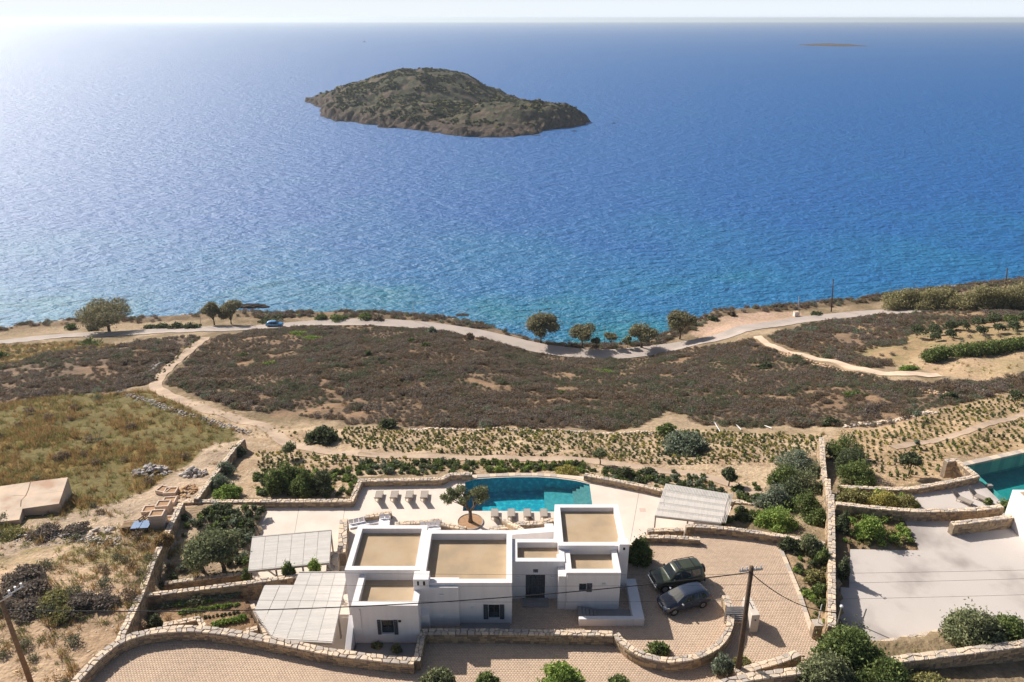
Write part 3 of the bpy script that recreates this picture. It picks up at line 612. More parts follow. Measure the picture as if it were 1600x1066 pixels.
for px, py, yy in ((739, 949, yB), (690, 963, yC2), (809, 901, yD), (863, 901, yD), (943.5, 912.5, yE), (939.5, 957, yE), (690, 929, yC2)):
    p = F(px, py, yy); m = MB(); m.box(p[0] - .13, yy - .12, p[2] - .05, p[0] + .13, yy - .002, p[2] + .05); lf = vb("wall_lamp", m, LAMPW if py != 957 else BLACKP)
p = F(624.5, 970.5, yW); m = MB(); m.box(p[0] - .1, yW - .03, p[2] - .09, p[0] + .1, yW - .002, p[2] + .09); vb("meter_cover", m, BLACKP)
for px, py0, py1, yy in ((562, 952, 996, yW), (887, 898, 950, yE)):
    a = F(px, py0, yy); c = F(px, py1, yy); m = MB(); m.tube([(a[0], yy - .05, a[2]), (a[0], yy - .05, c[2])], .045, 8); vb("downpipe", m, WHITE)
m = MB(); m.box(-11.0, 37.9, 33.2, -6.6, yW - .003, 34.45); vb("window_terrace", m, GREYSLAB)
m = MB(); m.box(-3.7, yB - .75, ZC, -.15, yB - .003, ZC + .12); vb("window_step", m, GREYSLAB)
# white stair parapet round the sunken steps
m = MB(); zt = 35.15; m.box(8.80, 40.7, 33.9, 9.6, 44.9, zt); m.box(4.85, 40.68, 33.9, 8.80, 41.02, zt); m.box(7.951, 44.55, 33.9, 8.80, 44.9, zt + .4)
vb("stair_parapet", m, WHITE, bevel=.03)
m = MB(); m.box(5.2, 41.03, ZC + .01, 8.79, 42.28, ZC + .06, 0); vb("stairwell_floor", m, GREYSLAB)
m = MB()
for k in range(6): m.box(4.9 + k * .28, 41.1, ZC + .02, 5.15 + k * .28, 42.2, ZC + .42 - k * .06)
vb("stair_flight", m, GREYSLAB)
# white garden walls behind the low middle roof
m = MB(); a = P(800, 836, 35.2); c = P(866, 830, 35.2); m.hexa([(a[0], a[1] - .1, 31), (c[0], c[1] - .2, 31), (c[0], c[1] + .5, 31), (a[0], a[1] + .5, 31)], [(a[0], a[1] - .1, 35.3), (c[0], c[1] - .2, 35.3), (c[0], c[1] + .5, 35.3), (a[0], a[1] + .5, 35.3)]); vb("garden_wall", m, WHITE, bevel=.02)
m = MB(); a = P(856, 818, 34.2); c = P(866, 842, 34.6); m.hexa([(a[0] - .3, c[1], 31), (c[0] + .2, c[1], 31), (a[0] + .45, a[1], 31), (a[0] - .3, a[1], 31)], [(c[0] - .3, c[1], 34.6), (c[0] + .25, c[1], 34.6), (a[0] + .45, a[1], 34.2), (a[0] - .3, a[1], 34.2)]); vb("garden_wall", m, WHITE, bevel=.02)

# ---------------------------------------------------------------- masonry walls
def catmull(pts, step):
    out = []
    for i in range(len(pts) - 1):
        p0, p1, p2, p3 = (Vector(pts[max(i - 1, 0)]), Vector(pts[i]), Vector(pts[i + 1]), Vector(pts[min(i + 2, len(pts) - 1)])); k = max(1, int((p2 - p1).length / step))
        for j in range(k):
            t = j / k; out.append(.5 * ((2 * p1) + (p2 - p0) * t + (2 * p0 - 5 * p1 + 4 * p2 - p3) * t * t + (3 * p1 - p0 - 3 * p2 + p3) * t ** 3))
    out.append(Vector(pts[-1])); return out
def linear(pts, step):
    out = []
    for i in range(len(pts) - 1):
        a, c = Vector(pts[i]), Vector(pts[i + 1]); k = max(1, round((c - a).length / step)); out += [a + (c - a) * j / k for j in range(k)]
    out.append(Vector(pts[-1])); return out
WALLMATS = (STONE_CORE, STONE)
def stone_wall(label, px, z, w=.5, h=1.2, curve=False, singles=False, faces=True, cell=.42, group=None, capmat=None, name="stone_wall", world=None):
    """px: pixels of the centre line of the wall top, z: top level (one or per point), h: drop of the sides"""
    zz = z if hasattr(z, '__len__') else [z] * len(px)
    pts = world or [P(a, b_, q) for (a, b_), q in zip(px, zz)]
    path = catmull(pts, cell) if curve else linear(pts, cell)
    n = len(path); nr = []
    for i in range(n):
        d1 = (path[i] - path[max(i - 1, 0)]); d2 = (path[min(i + 1, n - 1)] - path[i]); d1 = d1 if d1.length > 1e-6 else d2; d2 = d2 if d2.length > 1e-6 else d1
        d1 = Vector((d1.x, d1.y)).normalized(); d2 = Vector((d2.x, d2.y)).normalized(); dd = (d1 + d2).normalized(); k = 1 / max(.5, dd.dot(d1)); nr.append(Vector((-dd.y, dd.x, 0)) * k)
    mid = path[n // 2]; root = empty(name, (mid.x, mid.y, mid.z - h), 0, label, "wall", group)
    m = MB(); m.off = tuple(root.location); hw = w / 2 - .03
    for i in range(n - 1):
        a, c = path[i], path[i + 1]; A, Cc = nr[i] * hw, nr[i + 1] * hw; d = Vector((0, 0, h)); tp = Vector((0, 0, -.09))
        m.poly([a - A + tp, c - Cc + tp, c + Cc + tp, a + A + tp]); m.poly([a - A - d, c - Cc - d, c - Cc + tp, a - A + tp]); m.poly([c + Cc - d, a + A - d, a + A + tp, c + Cc + tp])
    for e_, s in ((0, 1), (n - 1, -1)):
        a, A = path[e_], nr[e_] * hw; m.poly([a - A - d, a + A - d, a + A + tp, a - A + tp])
    m.build("wall_core", STONE_CORE, root)
    # cap stones: cells with jittered shared corners, across the width one or two
    cells = []; cum = [0.0]
    for i in range(n - 1): cum.append(cum[-1] + (path[i + 1] - path[i]).length)
    tot_ = cum[-1]
    def pt(s_, f):
        s_ = min(max(s_, 0), tot_); i = min(int(np.searchsorted(cum, s_, 'right')) - 1, n - 2); t = (s_ - cum[i]) / max(cum[i + 1] - cum[i], 1e-6)
        return path[i].lerp(path[i + 1], t) + nr[i].lerp(nr[i + 1], t) * w * f
    rowsn = 2 if w >= .4 else 1; fr = [-.5, 0, .5] if rowsn == 2 else [-.5, .5]
    ph1, ph2 = random.random() * 6, random.random() * 6; midf = lambda s_: (.13 * math.sin(s_ * 2.9 + ph1) + .09 * math.sin(s_ * 6.3 + ph2)) * (1 if rowsn == 2 else 0)
    for rw in range(rowsn):
        s_ = 0.0; sk = 0.0
        while s_ < tot_ - .08:
            l_ = cell * random.uniform(.5, 1.35); e_ = min(s_ + l_, tot_);  e_ = tot_ if tot_ - e_ < .15 else e_; sk2 = random.uniform(-.09, .09) if e_ < tot_ else 0
            lo = (lambda q: fr[0]) if rw == 0 else midf; hi = midf if (rw == 0 and rowsn == 2) else (lambda q: .5)
            j = random.uniform(-.03, .02); a0, a1 = s_ + sk, e_ + sk2; b0_, b1_ = s_ - sk, e_ - sk2
            q = [pt(a0, lo(a0) - (j if rw == 0 else 0)), pt((a0 + a1) / 2, lo((a0 + a1) / 2) - (j + .02 if rw == 0 else 0)), pt(a1, lo(a1) - (j if rw == 0 else 0)), pt(b1_, hi(b1_) + (j if rw == rowsn - 1 else 0)), pt((b0_ + b1_) / 2, hi((b0_ + b1_) / 2) + (j + .02 if rw == rowsn - 1 else 0)), pt(b0_, hi(b0_) + (j if rw == rowsn - 1 else 0))]
            cells.append(q); s_, sk = e_, sk2
    cm = capmat or STONE_LT; J = MB(); J.off = tuple(root.location)
    for q in cells:
        c = sum(q, Vector()) / 6; g = 1 - .018 / max(.1, min((q[0] - q[5]).length, (q[1] - q[4]).length, (q[0] - q[2]).length)) * 1.6
        dz = random.uniform(-.02, .035); tilt = [random.uniform(-.015, .02) for _ in q]
        bot = [c + (p - c) * g + Vector((0, 0, -.10)) for p in q]; mid_ = [c + (p - c) * g + Vector((0, 0, dz - .02 + t)) for p, t in zip(q, tilt)]; top = [c + (p - c) * (g - .08) + Vector((0, 0, dz + .015 + t)) for p, t in zip(q, tilt)]
        M = MB() if singles else J; M.off = tuple(root.location); b0 = len(M.v); M.v += [tuple(p) for p in bot + mid_ + top]; r = random.random()
        fs = [tuple(range(b0 + 12, b0 + 18))]
        for k in range(6): k2 = (k + 1) % 6; fs += [(b0 + k, b0 + k2, b0 + 6 + k2, b0 + 6 + k), (b0 + 6 + k, b0 + 6 + k2, b0 + 12 + k2, b0 + 12 + k)]
        M.f += fs; M.mi += [0] * len(fs); M.r += [r] * len(fs)
        if singles: M.build("cap_stone", cm, root)
    if not singles: tag(J.build("cap_stones", cm, root), kind='stuff')
    # face stones
    if faces:
        m = MB(); m.off = tuple(root.location); lens = [0.0]
        for i in range(n - 1): lens.append(lens[-1] + (path[i + 1] - path[i]).length)
        tot = lens[-1]
        def at(s):
            s = min(max(s, 0), tot); i = min(int(np.searchsorted(lens, s, 'right')) - 1, n - 2); t = (s - lens[i]) / max(lens[i + 1] - lens[i], 1e-6)
            return path[i].lerp(path[i + 1], t), nr[i].lerp(nr[i + 1], t)
        zc = -.12
        while zc > -h:
            hh = random.uniform(.14, .26)
            for sd_ in (-1, 1):
                s = random.uniform(-.3, 0)
                while s < tot:
                    l_ = random.uniform(.2, .55); a, A = at(s + .015); c, Cc = at(s + l_ - .015); pr = random.uniform(0, .035)
                    A0, C0 = A * sd_ * (w / 2 - .05), Cc * sd_ * (w / 2 - .05); A1, C1 = A * sd_ * (w / 2 - .01 + pr), Cc * sd_ * (w / 2 - .01 + pr)
                    j1, j2, j3, j4 = [random.uniform(-.03, .03) for _ in range(4)]
                    zt_, zb_ = Vector((0, 0, zc)), Vector((0, 0, max(zc - hh + .02, -h)))
                    up = lambda v, j: v + Vector((0, 0, j))
                    m.hexa([a + A0 + zb_, c + C0 + zb_, c + C0 + zt_, a + A0 + zt_], [up(a + A1 + zb_, j1), up(c + C1 + zb_, j2), up(c + C1 + zt_, j3), up(a + A1 + zt_, j4)], 0, False); s += l_
            zc -= hh
        tag(m.build("face_stones", STONE, root), kind='stuff')
    return root
stone_wall("long curving crazy paved stone wall around the drive, sweeping from the bottom left", [(105, 1082), (120, 1062), (140, 1040), (168, 1014), (200, 996), (240, 986), (290, 982), (345, 986), (400, 995), (460, 1007), (520, 1019), (600, 1029), (648, 1033)], 35.35, .62, 1.2, True, True, cell=.5)
stone_wall("straight stone wall with a jog in front of the villa windows", [(651, 1033), (660, 987), (700, 986.5), (800, 987), (880, 988.5), (958, 990)], 35.35, .5, 1.0, False, True, cell=.42)
stone_wall("stone wall curving round the parked cars like a bowl", [(962, 990), (975, 1004), (992, 1017), (1015, 1026), (1045, 1031), (1080, 1027), (1110, 1016), (1131, 998), (1141, 975), (1141, 950), (1133, 930)], 35.35, .5, 1.0, True, True, cell=.42)
stone_wall("big slab topped stone wall in the bottom right corner below the oleander", [(1090, 1078), (1160, 1060), (1230, 1050), (1320, 1040), (1410, 1029), (1500, 1018), (1610, 1004)], 35.9, .62, 2.2, True, True, cell=.55)
stone_wall("short stepped stone wall running up behind the dark pole", [(1150, 1052), (1185, 1040), (1215, 1032), (1248, 1020)], 35.3, .6, .9, True, True, cell=.6)
stone_wall("stone wall edging the neighbour's court behind the big fig bush", [(1352, 1010), (1400, 1001), (1440, 994), (1478, 986)], 34.6, .6, .8, True, True, cell=.5)
stone_wall("stone wall down the left side of the planted garden, outside it bare ground", [(283, 786), (262, 830), (238, 878), (219, 930), (200, 970), (186, 1000)], [32.9, 33.3, 33.9, 34.4, 34.9, 35.2], .55, 2.6, False, True, cell=.48)
stone_wall("stone wall between planted garden and sunken vegetable beds", [(229, 929), (300, 921), (380, 911), (470, 899)], 33.9, .45, 1.9, False, True, cell=.45)
stone_wall("low stone kerb inside the planted garden parallel to the garden wall", [(257, 911), (310, 904), (383, 895)], 32.6, .42, .6, False, False)
stone_wall("low bent stone kerb at the front corner of the vegetable beds", [(254, 976), (310, 966), (312, 968), (320, 982)], 33.7, .45, .7, False, False)
stone_wall("short stone stub at the right end of the vegetable beds", [(384, 986), (403, 981)], 33.7, .5, .7, False, False)
stone_wall("narrow plastered stone wall edging the lower pergola", [(394, 944), (403, 962), (416, 992)], 33.6, .35, 1.0, False, False, faces=False)
stone_wall("long low stone wall on the sea side of the sun terrace", [(287, 783), (400, 782.5), (549, 782), (563, 750.5), (690, 748), (702, 741), (738, 740)], 32.15, .5, 2.8, False, False)
stone_wall("leaning field wall running uphill from the garden corner", [(306, 780), (322, 758), (345, 728), (366, 700), (380, 686)], [32.5, 32.2, 31.5, 30.4, 29.9], .5, 1.6, False, False)
stone_wall("straight stone wall from the pool's right end to the right pergola", [(913, 741), (960, 750), (1000, 758), (1040, 767)], 32.15, .5, 2.4, False, False)
stone_wall("stone retaining wall behind the right pergola", [(1140, 782), (1165, 785), (1192, 789)], 31.9, .5, 1.4, False, False)
stone_wall("tall boundary wall with stepped top between both villas, lowest far step", [(1284, 683), (1286, 720), (1290, 766)], [31.0, 31.3, 31.7], .55, 2.6, False, False)
stone_wall("middle step of the tall boundary wall between both villas", [(1293, 748), (1295, 772), (1297, 792)], [32.9, 33.1, 33.4], .55, 4.0, False, False)
stone_wall("near highest stretch of the boundary wall between both villas", [(1299, 772), (1300, 830), (1300, 900), (1300, 980)], [34.2, 34.9, 35.6, 36.1], .55, 5.0, False, True, cell=.45)
stone_wall("curved stone wall along the sea side of the parking court", [(1072, 821), (1110, 823), (1150, 827), (1200, 834), (1250, 842), (1290, 850)], 35.2, .45, 1.6, True, False)
stone_wall("upper of two short stone walls beside the right pergola post", [(1012, 828), (1068, 827)], 34.6, .5, 1.8, False, False)
stone_wall("lower of two short stone walls in front of the right pergola post", [(1000, 838), (1050, 839), (1094, 842)], 35.0, .45, 1.0, False, False)
stone_wall("round ended stone wall at the corner of the neighbour's pool", [(1478, 720), (1494, 718), (1510, 730), (1526, 743), (1480, 753), (1430, 762), (1400, 764), (1312, 760)], [33.6, 33.6, 33.5, 33.4, 33.3, 33.2, 33.1, 33], .5, 2.0, False, False)
stone_wall("long curved stone wall below the neighbour's two sunbeds", [(1306, 786), (1360, 792), (1420, 797), (1480, 797), (1530, 795), (1566, 790)], 35.0, .5, 2.4, True, False)
stone_wall("short stone wall standing on the neighbour's court", [(1488, 818), (1530, 813), (1570, 808), (1604, 803)], 35.1, .5, 1.1, False, False)
# stone edged seating recess and outdoor stair near the house
stone_wall("stone wall beside the left pergola, edging the outdoor sofa recess", [(537, 811), (535, 850), (533, 864)], 32.9, .75, 1.4, False, False, cell=.6)
stone_wall("thick stone pier between the two left pergolas", [(520, 862), (519, 893)], 33.2, 1.0, 1.8, False, False, cell=.5)
stone_wall("stone back wall behind the sofa with four cushions", [(570, 807), (612, 800)], 32.05, .5, 1.1, False, False)
stone_wall("stone back wall behind the second sofa near the olive tree", [(618, 818), (660, 815), (690, 813)], 32.05, .5, 1.1, False, False)
stone_wall("stone back wall left of the olive planter", [(688, 818), (728, 826)], 31.95, .5, 1.0, False, False)
stone_wall("stone parapet below the sunbeds by the pool", [(765, 826), (800, 822), (812, 818), (840, 817), (866, 811)], 33.0, .6, 1.6, False, False)
stone_wall("sloping stone stair wall descending towards the villa", [(786, 812), (806, 822), (832, 836)], [33.1, 33.9, 34.7], .4, 3.0, False, False)

# ---------------------------------------------------------------- neighbour's house, only its corner shows
nh = empty("neighbour_house", tuple(Vector(P(1620, 850, 34.0))), 0, "sliver of a white rendered house at the right edge", "house")
m = MB(); m.off = tuple(nh.location); a = P(1606, 852, 34.0); m.box(a[0], a[1] - 1.2, 33.5, a[0] + 7, a[1] + 3.5, 37.2); m.build("wall", WHITE, nh, bevel=.03)
m = MB(); m.off = tuple(nh.location); m.box(a[0] + .4, a[1] - .8, 37.201, a[0] + 6.6, a[1] + 3.1, 37.22); m.build("roof", SCREED, nh)

# ---------------------------------------------------------------- pergolas
def pergola(label, corners, z, npan, zfloor, posts, slat_dir='x', pitch=.14, name="pergola", group=None, split_poly=None):
    """corners far-left, far-right, near-right, near-left in pixels at level z; panels split from left to right"""
    fl, fr, nr, nl = [Vector(P(a, b, z)) for a, b in corners]; root = empty(name, ((fl + nr) / 2).to_tuple(), 0, label, "pergola", group); o3 = tuple(root.location)
    def q(u, v): return (fl.lerp(fr, u)).lerp(nl.lerp(nr, u), v)
    for i in range(npan):
        m = MB(); m.off = o3
        u0, u1 = (i + .012) / npan, (i + .988) / npan; dep = (q((u0 + u1) / 2, 1) - q((u0 + u1) / 2, 0)).length
        if slat_dir == 'x':
            k = int(dep / pitch)
            for j in range(k):
                v0, v1 = (j + .03) / k, (j + .94) / k; b4 = [q(u0, v1), q(u1, v1), q(u1, v0), q(u0, v0)]; r = Vector((0, 0, random.uniform(0, .006))); m.hexa([p + r for p in b4], [p + Vector((0, 0, .035)) + r for p in b4])
        m.build("slat_panel", SLAT, root)
    m = MB(); m.off = o3
    if slat_dir == 'x':
        for i in range(npan + 1):
            u = min(max(i / npan, .004), .996); a, c = q(u, .0), q(u, 1); d = (c - a).normalized(); w = Vector((-d.y, d.x, 0)) * .04
            m.hexa([a - w - Vector((0, 0, .16)), c - w - Vector((0, 0, .16)), c + w - Vector((0, 0, .16)), a + w - Vector((0, 0, .16))], [a - w - Vector((0, 0, .003)), c - w - Vector((0, 0, .003)), c + w - Vector((0, 0, .003)), a + w - Vector((0, 0, .003))])
    m.build("rafter", PERGM, root)
    for v in (.0, 1.0):
        m = MB(); m.off = o3; a, c = q(0, v), q(1, v); d = (c - a).normalized(); w = Vector((-d.y, d.x, 0)) * .05
        lo = Vector((0, 0, .16)); hi = Vector((0, 0, .05)); sh = w * (2.2 if v == 0 else -2.2); m.hexa([a - w - lo + sh, c - w - lo + sh, c + w - lo + sh, a + w - lo + sh], [a - w + hi + sh, c - w + hi + sh, c + w + hi + sh, a + w + hi + sh]); m.build("beam", PERGM, root)
    for u, v in posts:
        m = MB(); m.off = o3; p = q(u, v); m.box(p.x - .06, p.y - .06, zfloor, p.x + .06, p.y + .06, p.z - .165); m.build("post", PERGM, root)
    return root, q
pergola("upper left pergola with six pale slatted panels beside the planted garden", [(394, 841), (518, 830), (515, 878), (388, 891)], 34.0, 6, ZD, [(.01, .02), (.01, .98), (.33, .98), (.66, .98), (.99, .98), (.5, .02), (.99, .02)])
pergola("lower left pergola, its wide slatted panels reaching the front stone wall", [(467, 896), (543, 896), (520, 1003), (424, 998)], 34.7, 4, 32.2, [(.02, .02), (.98, .02), (.98, .6), (.4, .98)])
bay = empty("pergola", P(430, 950, 34.7), 0, "small pergola bay with two slatted panels left of the larger lower one", "pergola"); bo_ = tuple(bay.location)
BLq = [Vector(P(a, b_, 34.7)) for a, b_ in ((414, 915), (459.5, 914.5), (425, 996), (398, 955))]
def xon(a, c, y): return a.x + (c.x - a.x) * (y - a.y) / (c.y - a.y)
for pi_ in range(2):
    m = MB(); m.off = bo_; y = BLq[0].y - .1
    while y > BLq[2].y + .1:
        xr_ = xon(BLq[1], BLq[2], y) - .03; xl_ = xon(BLq[0], BLq[3], y) if y > BLq[3].y else xon(BLq[3], BLq[2], y); xm_ = xr_ - 1.05; x0_, x1_ = (xm_ + .02, xr_) if pi_ else (xl_, xm_ - .02); x0_ = max(x0_, xl_)
        if x1_ - x0_ > .1: m.box(x0_, y - .065, 34.70, x1_, y + .065, 34.735)
        y -= .14
    m.build("slat_panel", SLAT, bay)
for a_, b_ in ((0, 3), (3, 2), (0, 1)):
    m = MB(); m.off = bo_; A_, B_ = BLq[a_], BLq[b_]; d_ = (B_ - A_).normalized(); w_ = Vector((-d_.y, d_.x, 0)) * .05; lo_ = Vector((0, 0, .16)); m.hexa([A_ - w_ - lo_, B_ - w_ - lo_, B_ + w_ - lo_, A_ + w_ - lo_], [A_ - w_ - lo_ * .03, B_ - w_ - lo_ * .03, B_ + w_ - lo_ * .03, A_ + w_ - lo_ * .03]); m.build("beam", PERGM, bay)
for p_ in (BLq[0] + Vector((.15, -.15, 0)), BLq[3] + Vector((.2, 0, 0))): m = MB(); m.off = bo_; m.box(p_.x - .06, p_.y - .06, 32.2, p_.x + .06, p_.y + .06, 34.53); m.build("post", PERGM, bay)
# right pergola: bands one behind another, fine slats running away from the camera
fl, fr, nr, nl = [Vector(P(a, b, 34.0)) for a, b in ((1040, 756), (1139, 772), (1127, 818), (1023, 806))]
rp_ = empty("pergola", ((fl + nr) / 2).to_tuple(), 0, "right hand pergola with five grey slatted bands near the parked cars", "pergola")
qq = lambda u, v: fl.lerp(fr, u).lerp(nl.lerp(nr, u), v)
for j in range(5):
    m = MB(); m.off = tuple(rp_.location); v0, v1 = (j + .02) / 5, (j + .98) / 5; k = 44
    for i in range(k):
        a, c = (i + .08) / k, (i + .86) / k; b4 = [qq(a, v1), qq(c, v1), qq(c, v0), qq(a, v0)]; m.hexa(b4, [p + Vector((0, 0, .04)) for p in b4])
    m.build("slat_panel", SLAT, rp_)
for v in [i / 5 for i in range(6)]:
    m = MB(); m.off = tuple(rp_.location); a, c = qq(0, v), qq(1, v); w = Vector((0, .045, 0)); m.hexa([a - w - Vector((0, 0, .16)), c - w - Vector((0, 0, .16)), c + w - Vector((0, 0, .16)), a + w - Vector((0, 0, .16))], [a - w - Vector((0, 0, .004)), c - w - Vector((0, 0, .004)), c + w - Vector((0, 0, .004)), a + w - Vector((0, 0, .004))]); m.build("beam", PERGM, rp_)
for u in (1.012, 1.035, 1.058):
    m = MB(); m.off = tuple(rp_.location); a, c = qq(u, .0), qq(u, 1.0); w = Vector((.04, 0, 0)); m.hexa([a - w, c - w, c + w, a + w], [p + Vector((0, 0, .14)) for p in (a - w, c - w, c + w, a + w)]); m.build("slat", PERGM, rp_)
for u, v in ((.01, .98), (.01, .02), (.98, .02), (.98, .98), (.5, .98)):
    m = MB(); m.off = tuple(rp_.location); p = qq(u, v); m.box(p.x - .06, p.y - .06, ZD, p.x + .06, p.y + .06, p.z - .165); m.build("post", PERGM, rp_)
for px, py, s in ((440, 884, .5), (493, 884, .5), (420, 893, .45), (475, 880, .3)):
    pass

# ---------------------------------------------------------------- sun loungers
def make_lounger():
    root = empty("sun_lounger", (0, 0, 0)); L_ = 1.95; w = .68
    m = MB()
    for s in (-1, 1): m.box(s * w / 2 - .025, -L_ / 2, .27, s * w / 2 + .025, .35, .31)
    m.box(-w / 2 + .025, -L_ / 2, .27, w / 2 - .025, -L_ / 2 + .05, .31); m.box(-w / 2 + .025, .31, .27, w / 2 - .025, .35, .31); m.build("frame", FRAME, root)
    for sx_ in (-1, 1):
        for yy in (-L_ / 2 + .2, .25): m = MB(); m.box(sx_ * w / 2 - .02, yy - .02, 0, sx_ * w / 2 + .02, yy + .02, .269); m.build("leg", FRAME, root)
    m = MB(); m.box(-w / 2 + .04, -L_ / 2 + .02, .312, w / 2 - .04, .26, .335); m.build("seat", SLING, root)
    m = MB(); a = R(38); y0 = .27; ln = .82; m.hexa([(-w / 2, y0, .31), (w / 2, y0, .31), (w / 2, y0 + ln * math.cos(a), .31 + ln * math.sin(a)), (-w / 2, y0 + ln * math.cos(a), .31 + ln * math.sin(a))],
        [(-w / 2, y0, .345), (w / 2, y0, .345), (w / 2, y0 + ln * math.cos(a) - .02, .345 + ln * math.sin(a)), (-w / 2, y0 + ln * math.cos(a) - .02, .345 + ln * math.sin(a))]); m.build("backrest", SLING, root)
    for sx_ in (-1, 1): m = MB(); m.tube([(sx_ * .3, .34, .27), (sx_ * .3, .72, .62)], .014, 6); m.build("prop", FRAME, root)
    return root
def copy_tree(o, parent=None):
    c = o.copy(); COL.objects.link(c)
    if parent: c.parent = parent
    for ch_ in o.children: copy_tree(ch_, c)
    return c
proto = make_lounger(); first = True
def lounger(px, py, z, rz, label, group):
    global first
    o = proto if first else copy_tree(proto); first = False
    o.location = P(px, py, z); o.rotation_euler = (0, 0, rz); tag(o, label, "sun lounger", group); o['kind'] = 'thing'
for (px, py), lb in zip(((592, 778), (616, 778), (639.5, 778), (663, 778)), ("leftmost of the four sunbeds in a row on the terrace left of the pool", "second from left of the four sunbeds left of the pool", "third from left of the four sunbeds left of the pool", "sunbed nearest the pool in the row of four")):
    lounger(px, py + 2, ZD, R(182), lb, "sun loungers on the terrace")
for (px, py), lb in zip(((773, 812), (799, 812), (824, 812), (850, 812)), ("sunbed nearest the olive tree along the pool's near edge", "second sunbed from the olive tree along the pool edge", "third sunbed from the olive tree along the pool edge", "sunbed closest to the tallest roof along the pool edge")):
    lounger(px, py - 3, ZD, R(181), lb, "sun loungers along the pool edge")
for (px, py), lb in zip(((1501, 783), (1527, 779)), ("left one of the neighbour's two slanted sunbeds", "right one of the neighbour's two slanted sunbeds")):
    lounger(px, py, 32.6, R(38), lb, "neighbour's sun loungers")
for px, py in ((781, 815), (830, 815)):
    t = empty("side_table", P(px, py, ZD), 0, "tiny side table beside the %s of the poolside sunbeds" % ("first" if px < 800 else "third"), "side table", "tiny tables by the pool")
    m = MB(); m.tube([(0, 0, .32), (0, 0, .36)], .22, 12); m.build("table_top", FRAME, t); m = MB(); m.tube([(0, 0, 0), (0, 0, .32)], .03, 8); m.build("leg", FRAME, t)

# ---------------------------------------------------------------- built-in sofas and cushions
def sofa(label, px0, px1, z, dep, n, cush):
    a, c = Vector(P(*px0, z + .45)), Vector(P(*px1, z + .45)); d = (c - a).normalized(); nr_ = Vector((d.y, -d.x, 0)) * dep
    root = empty("garden_sofa", tuple((a + c) / 2), 0, label, "sofa"); m = MB(); m.off = tuple(root.location)
    b4 = [a + nr_, c + nr_, c, a]; dn = Vector((0, 0, .45)); m.hexa([p - dn for p in b4], [p - Vector((0, 0, .12)) for p in b4]); m.build("base", WHITE, root)
    m = MB(); m.off = tuple(root.location); sh = nr_ * .03; m.hexa([p - Vector((0, 0, .118)) - sh for p in b4], [p - sh for p in b4]); m.build("seat_cushion", CUSH, root, bevel=.03)
    for t, lb in cush:
        p = a.lerp(c, t); k = MB(); w_, h_, th = .46, .44, .15; 
        nx_, nz_ = 5, 5; k.off = (0, 0, 0); rows = []
        for s in (-1, 1):
            for j in range(nz_):
                for i in range(nx_):
                    u, v = i / (nx_ - 1) * 2 - 1, j / (nz_ - 1) * 2 - 1; pl = (1 - u ** 4) * (1 - v ** 4); pin = 1 - .09 * (1 - abs(u) * abs(v)) * 0; rows.append((u * w_ / 2 * (1 - .06 * (1 - v * v)), s * (th / 2 * pl ** .5 + .004), v * h_ / 2 * (1 - .06 * (1 - u * u))))
        k.v = rows
        for s in (0, 1):
            for j in range(nz_ - 1):
                for i in range(nx_ - 1):
                    b0 = s * 25 + j * 5 + i; q_ = (b0, b0 + 1, b0 + 6, b0 + 5); k.f.append(q_ if s == 0 else tuple(reversed(q_))); k.mi.append(0); k.r.append(.5)
        o = k.build("cushion", CUSH, smooth=True, loc=tuple(p + nr_ * .22 + Vector((0, 0, .24)))); o.rotation_euler = (R(-16), 0, math.atan2(d.y, d.x) + random.uniform(-.12, .12)); tag(o, lb, "cushion", "white cushions on the outdoor sofas")
sofa("long white outdoor sofa in the stone recess behind the left roof", (545, 817), (602, 806), ZD - .3, .85, 4, [(.06, "leftmost white cushion of the four leaning on the left outdoor sofa"), (.20, "second white cushion from the left on the left outdoor sofa"), (.34, "third white cushion from the left on the left outdoor sofa"), (.48, "rightmost of the four cushions at the left end of the outdoor sofa")])
sofa("short white outdoor bench pointing at the villa, two cushions on it", (593, 807), (610, 806), ZD, 1.5, 2, [(.25, "left of two white cushions on the short outdoor bench"), (.75, "right of two white cushions on the short outdoor bench")])
sofa("white outdoor sofa just behind the second roof's edge", (658, 821), (688, 818), ZD - .1, .9, 4, [(.08, "leftmost cushion of the row of four left of the olive tree"), (.36, "second cushion of the row of four left of the olive tree"), (.62, "third cushion of the row of four left of the olive tree"), (.88, "cushion nearest the olive tree in the row of four")])

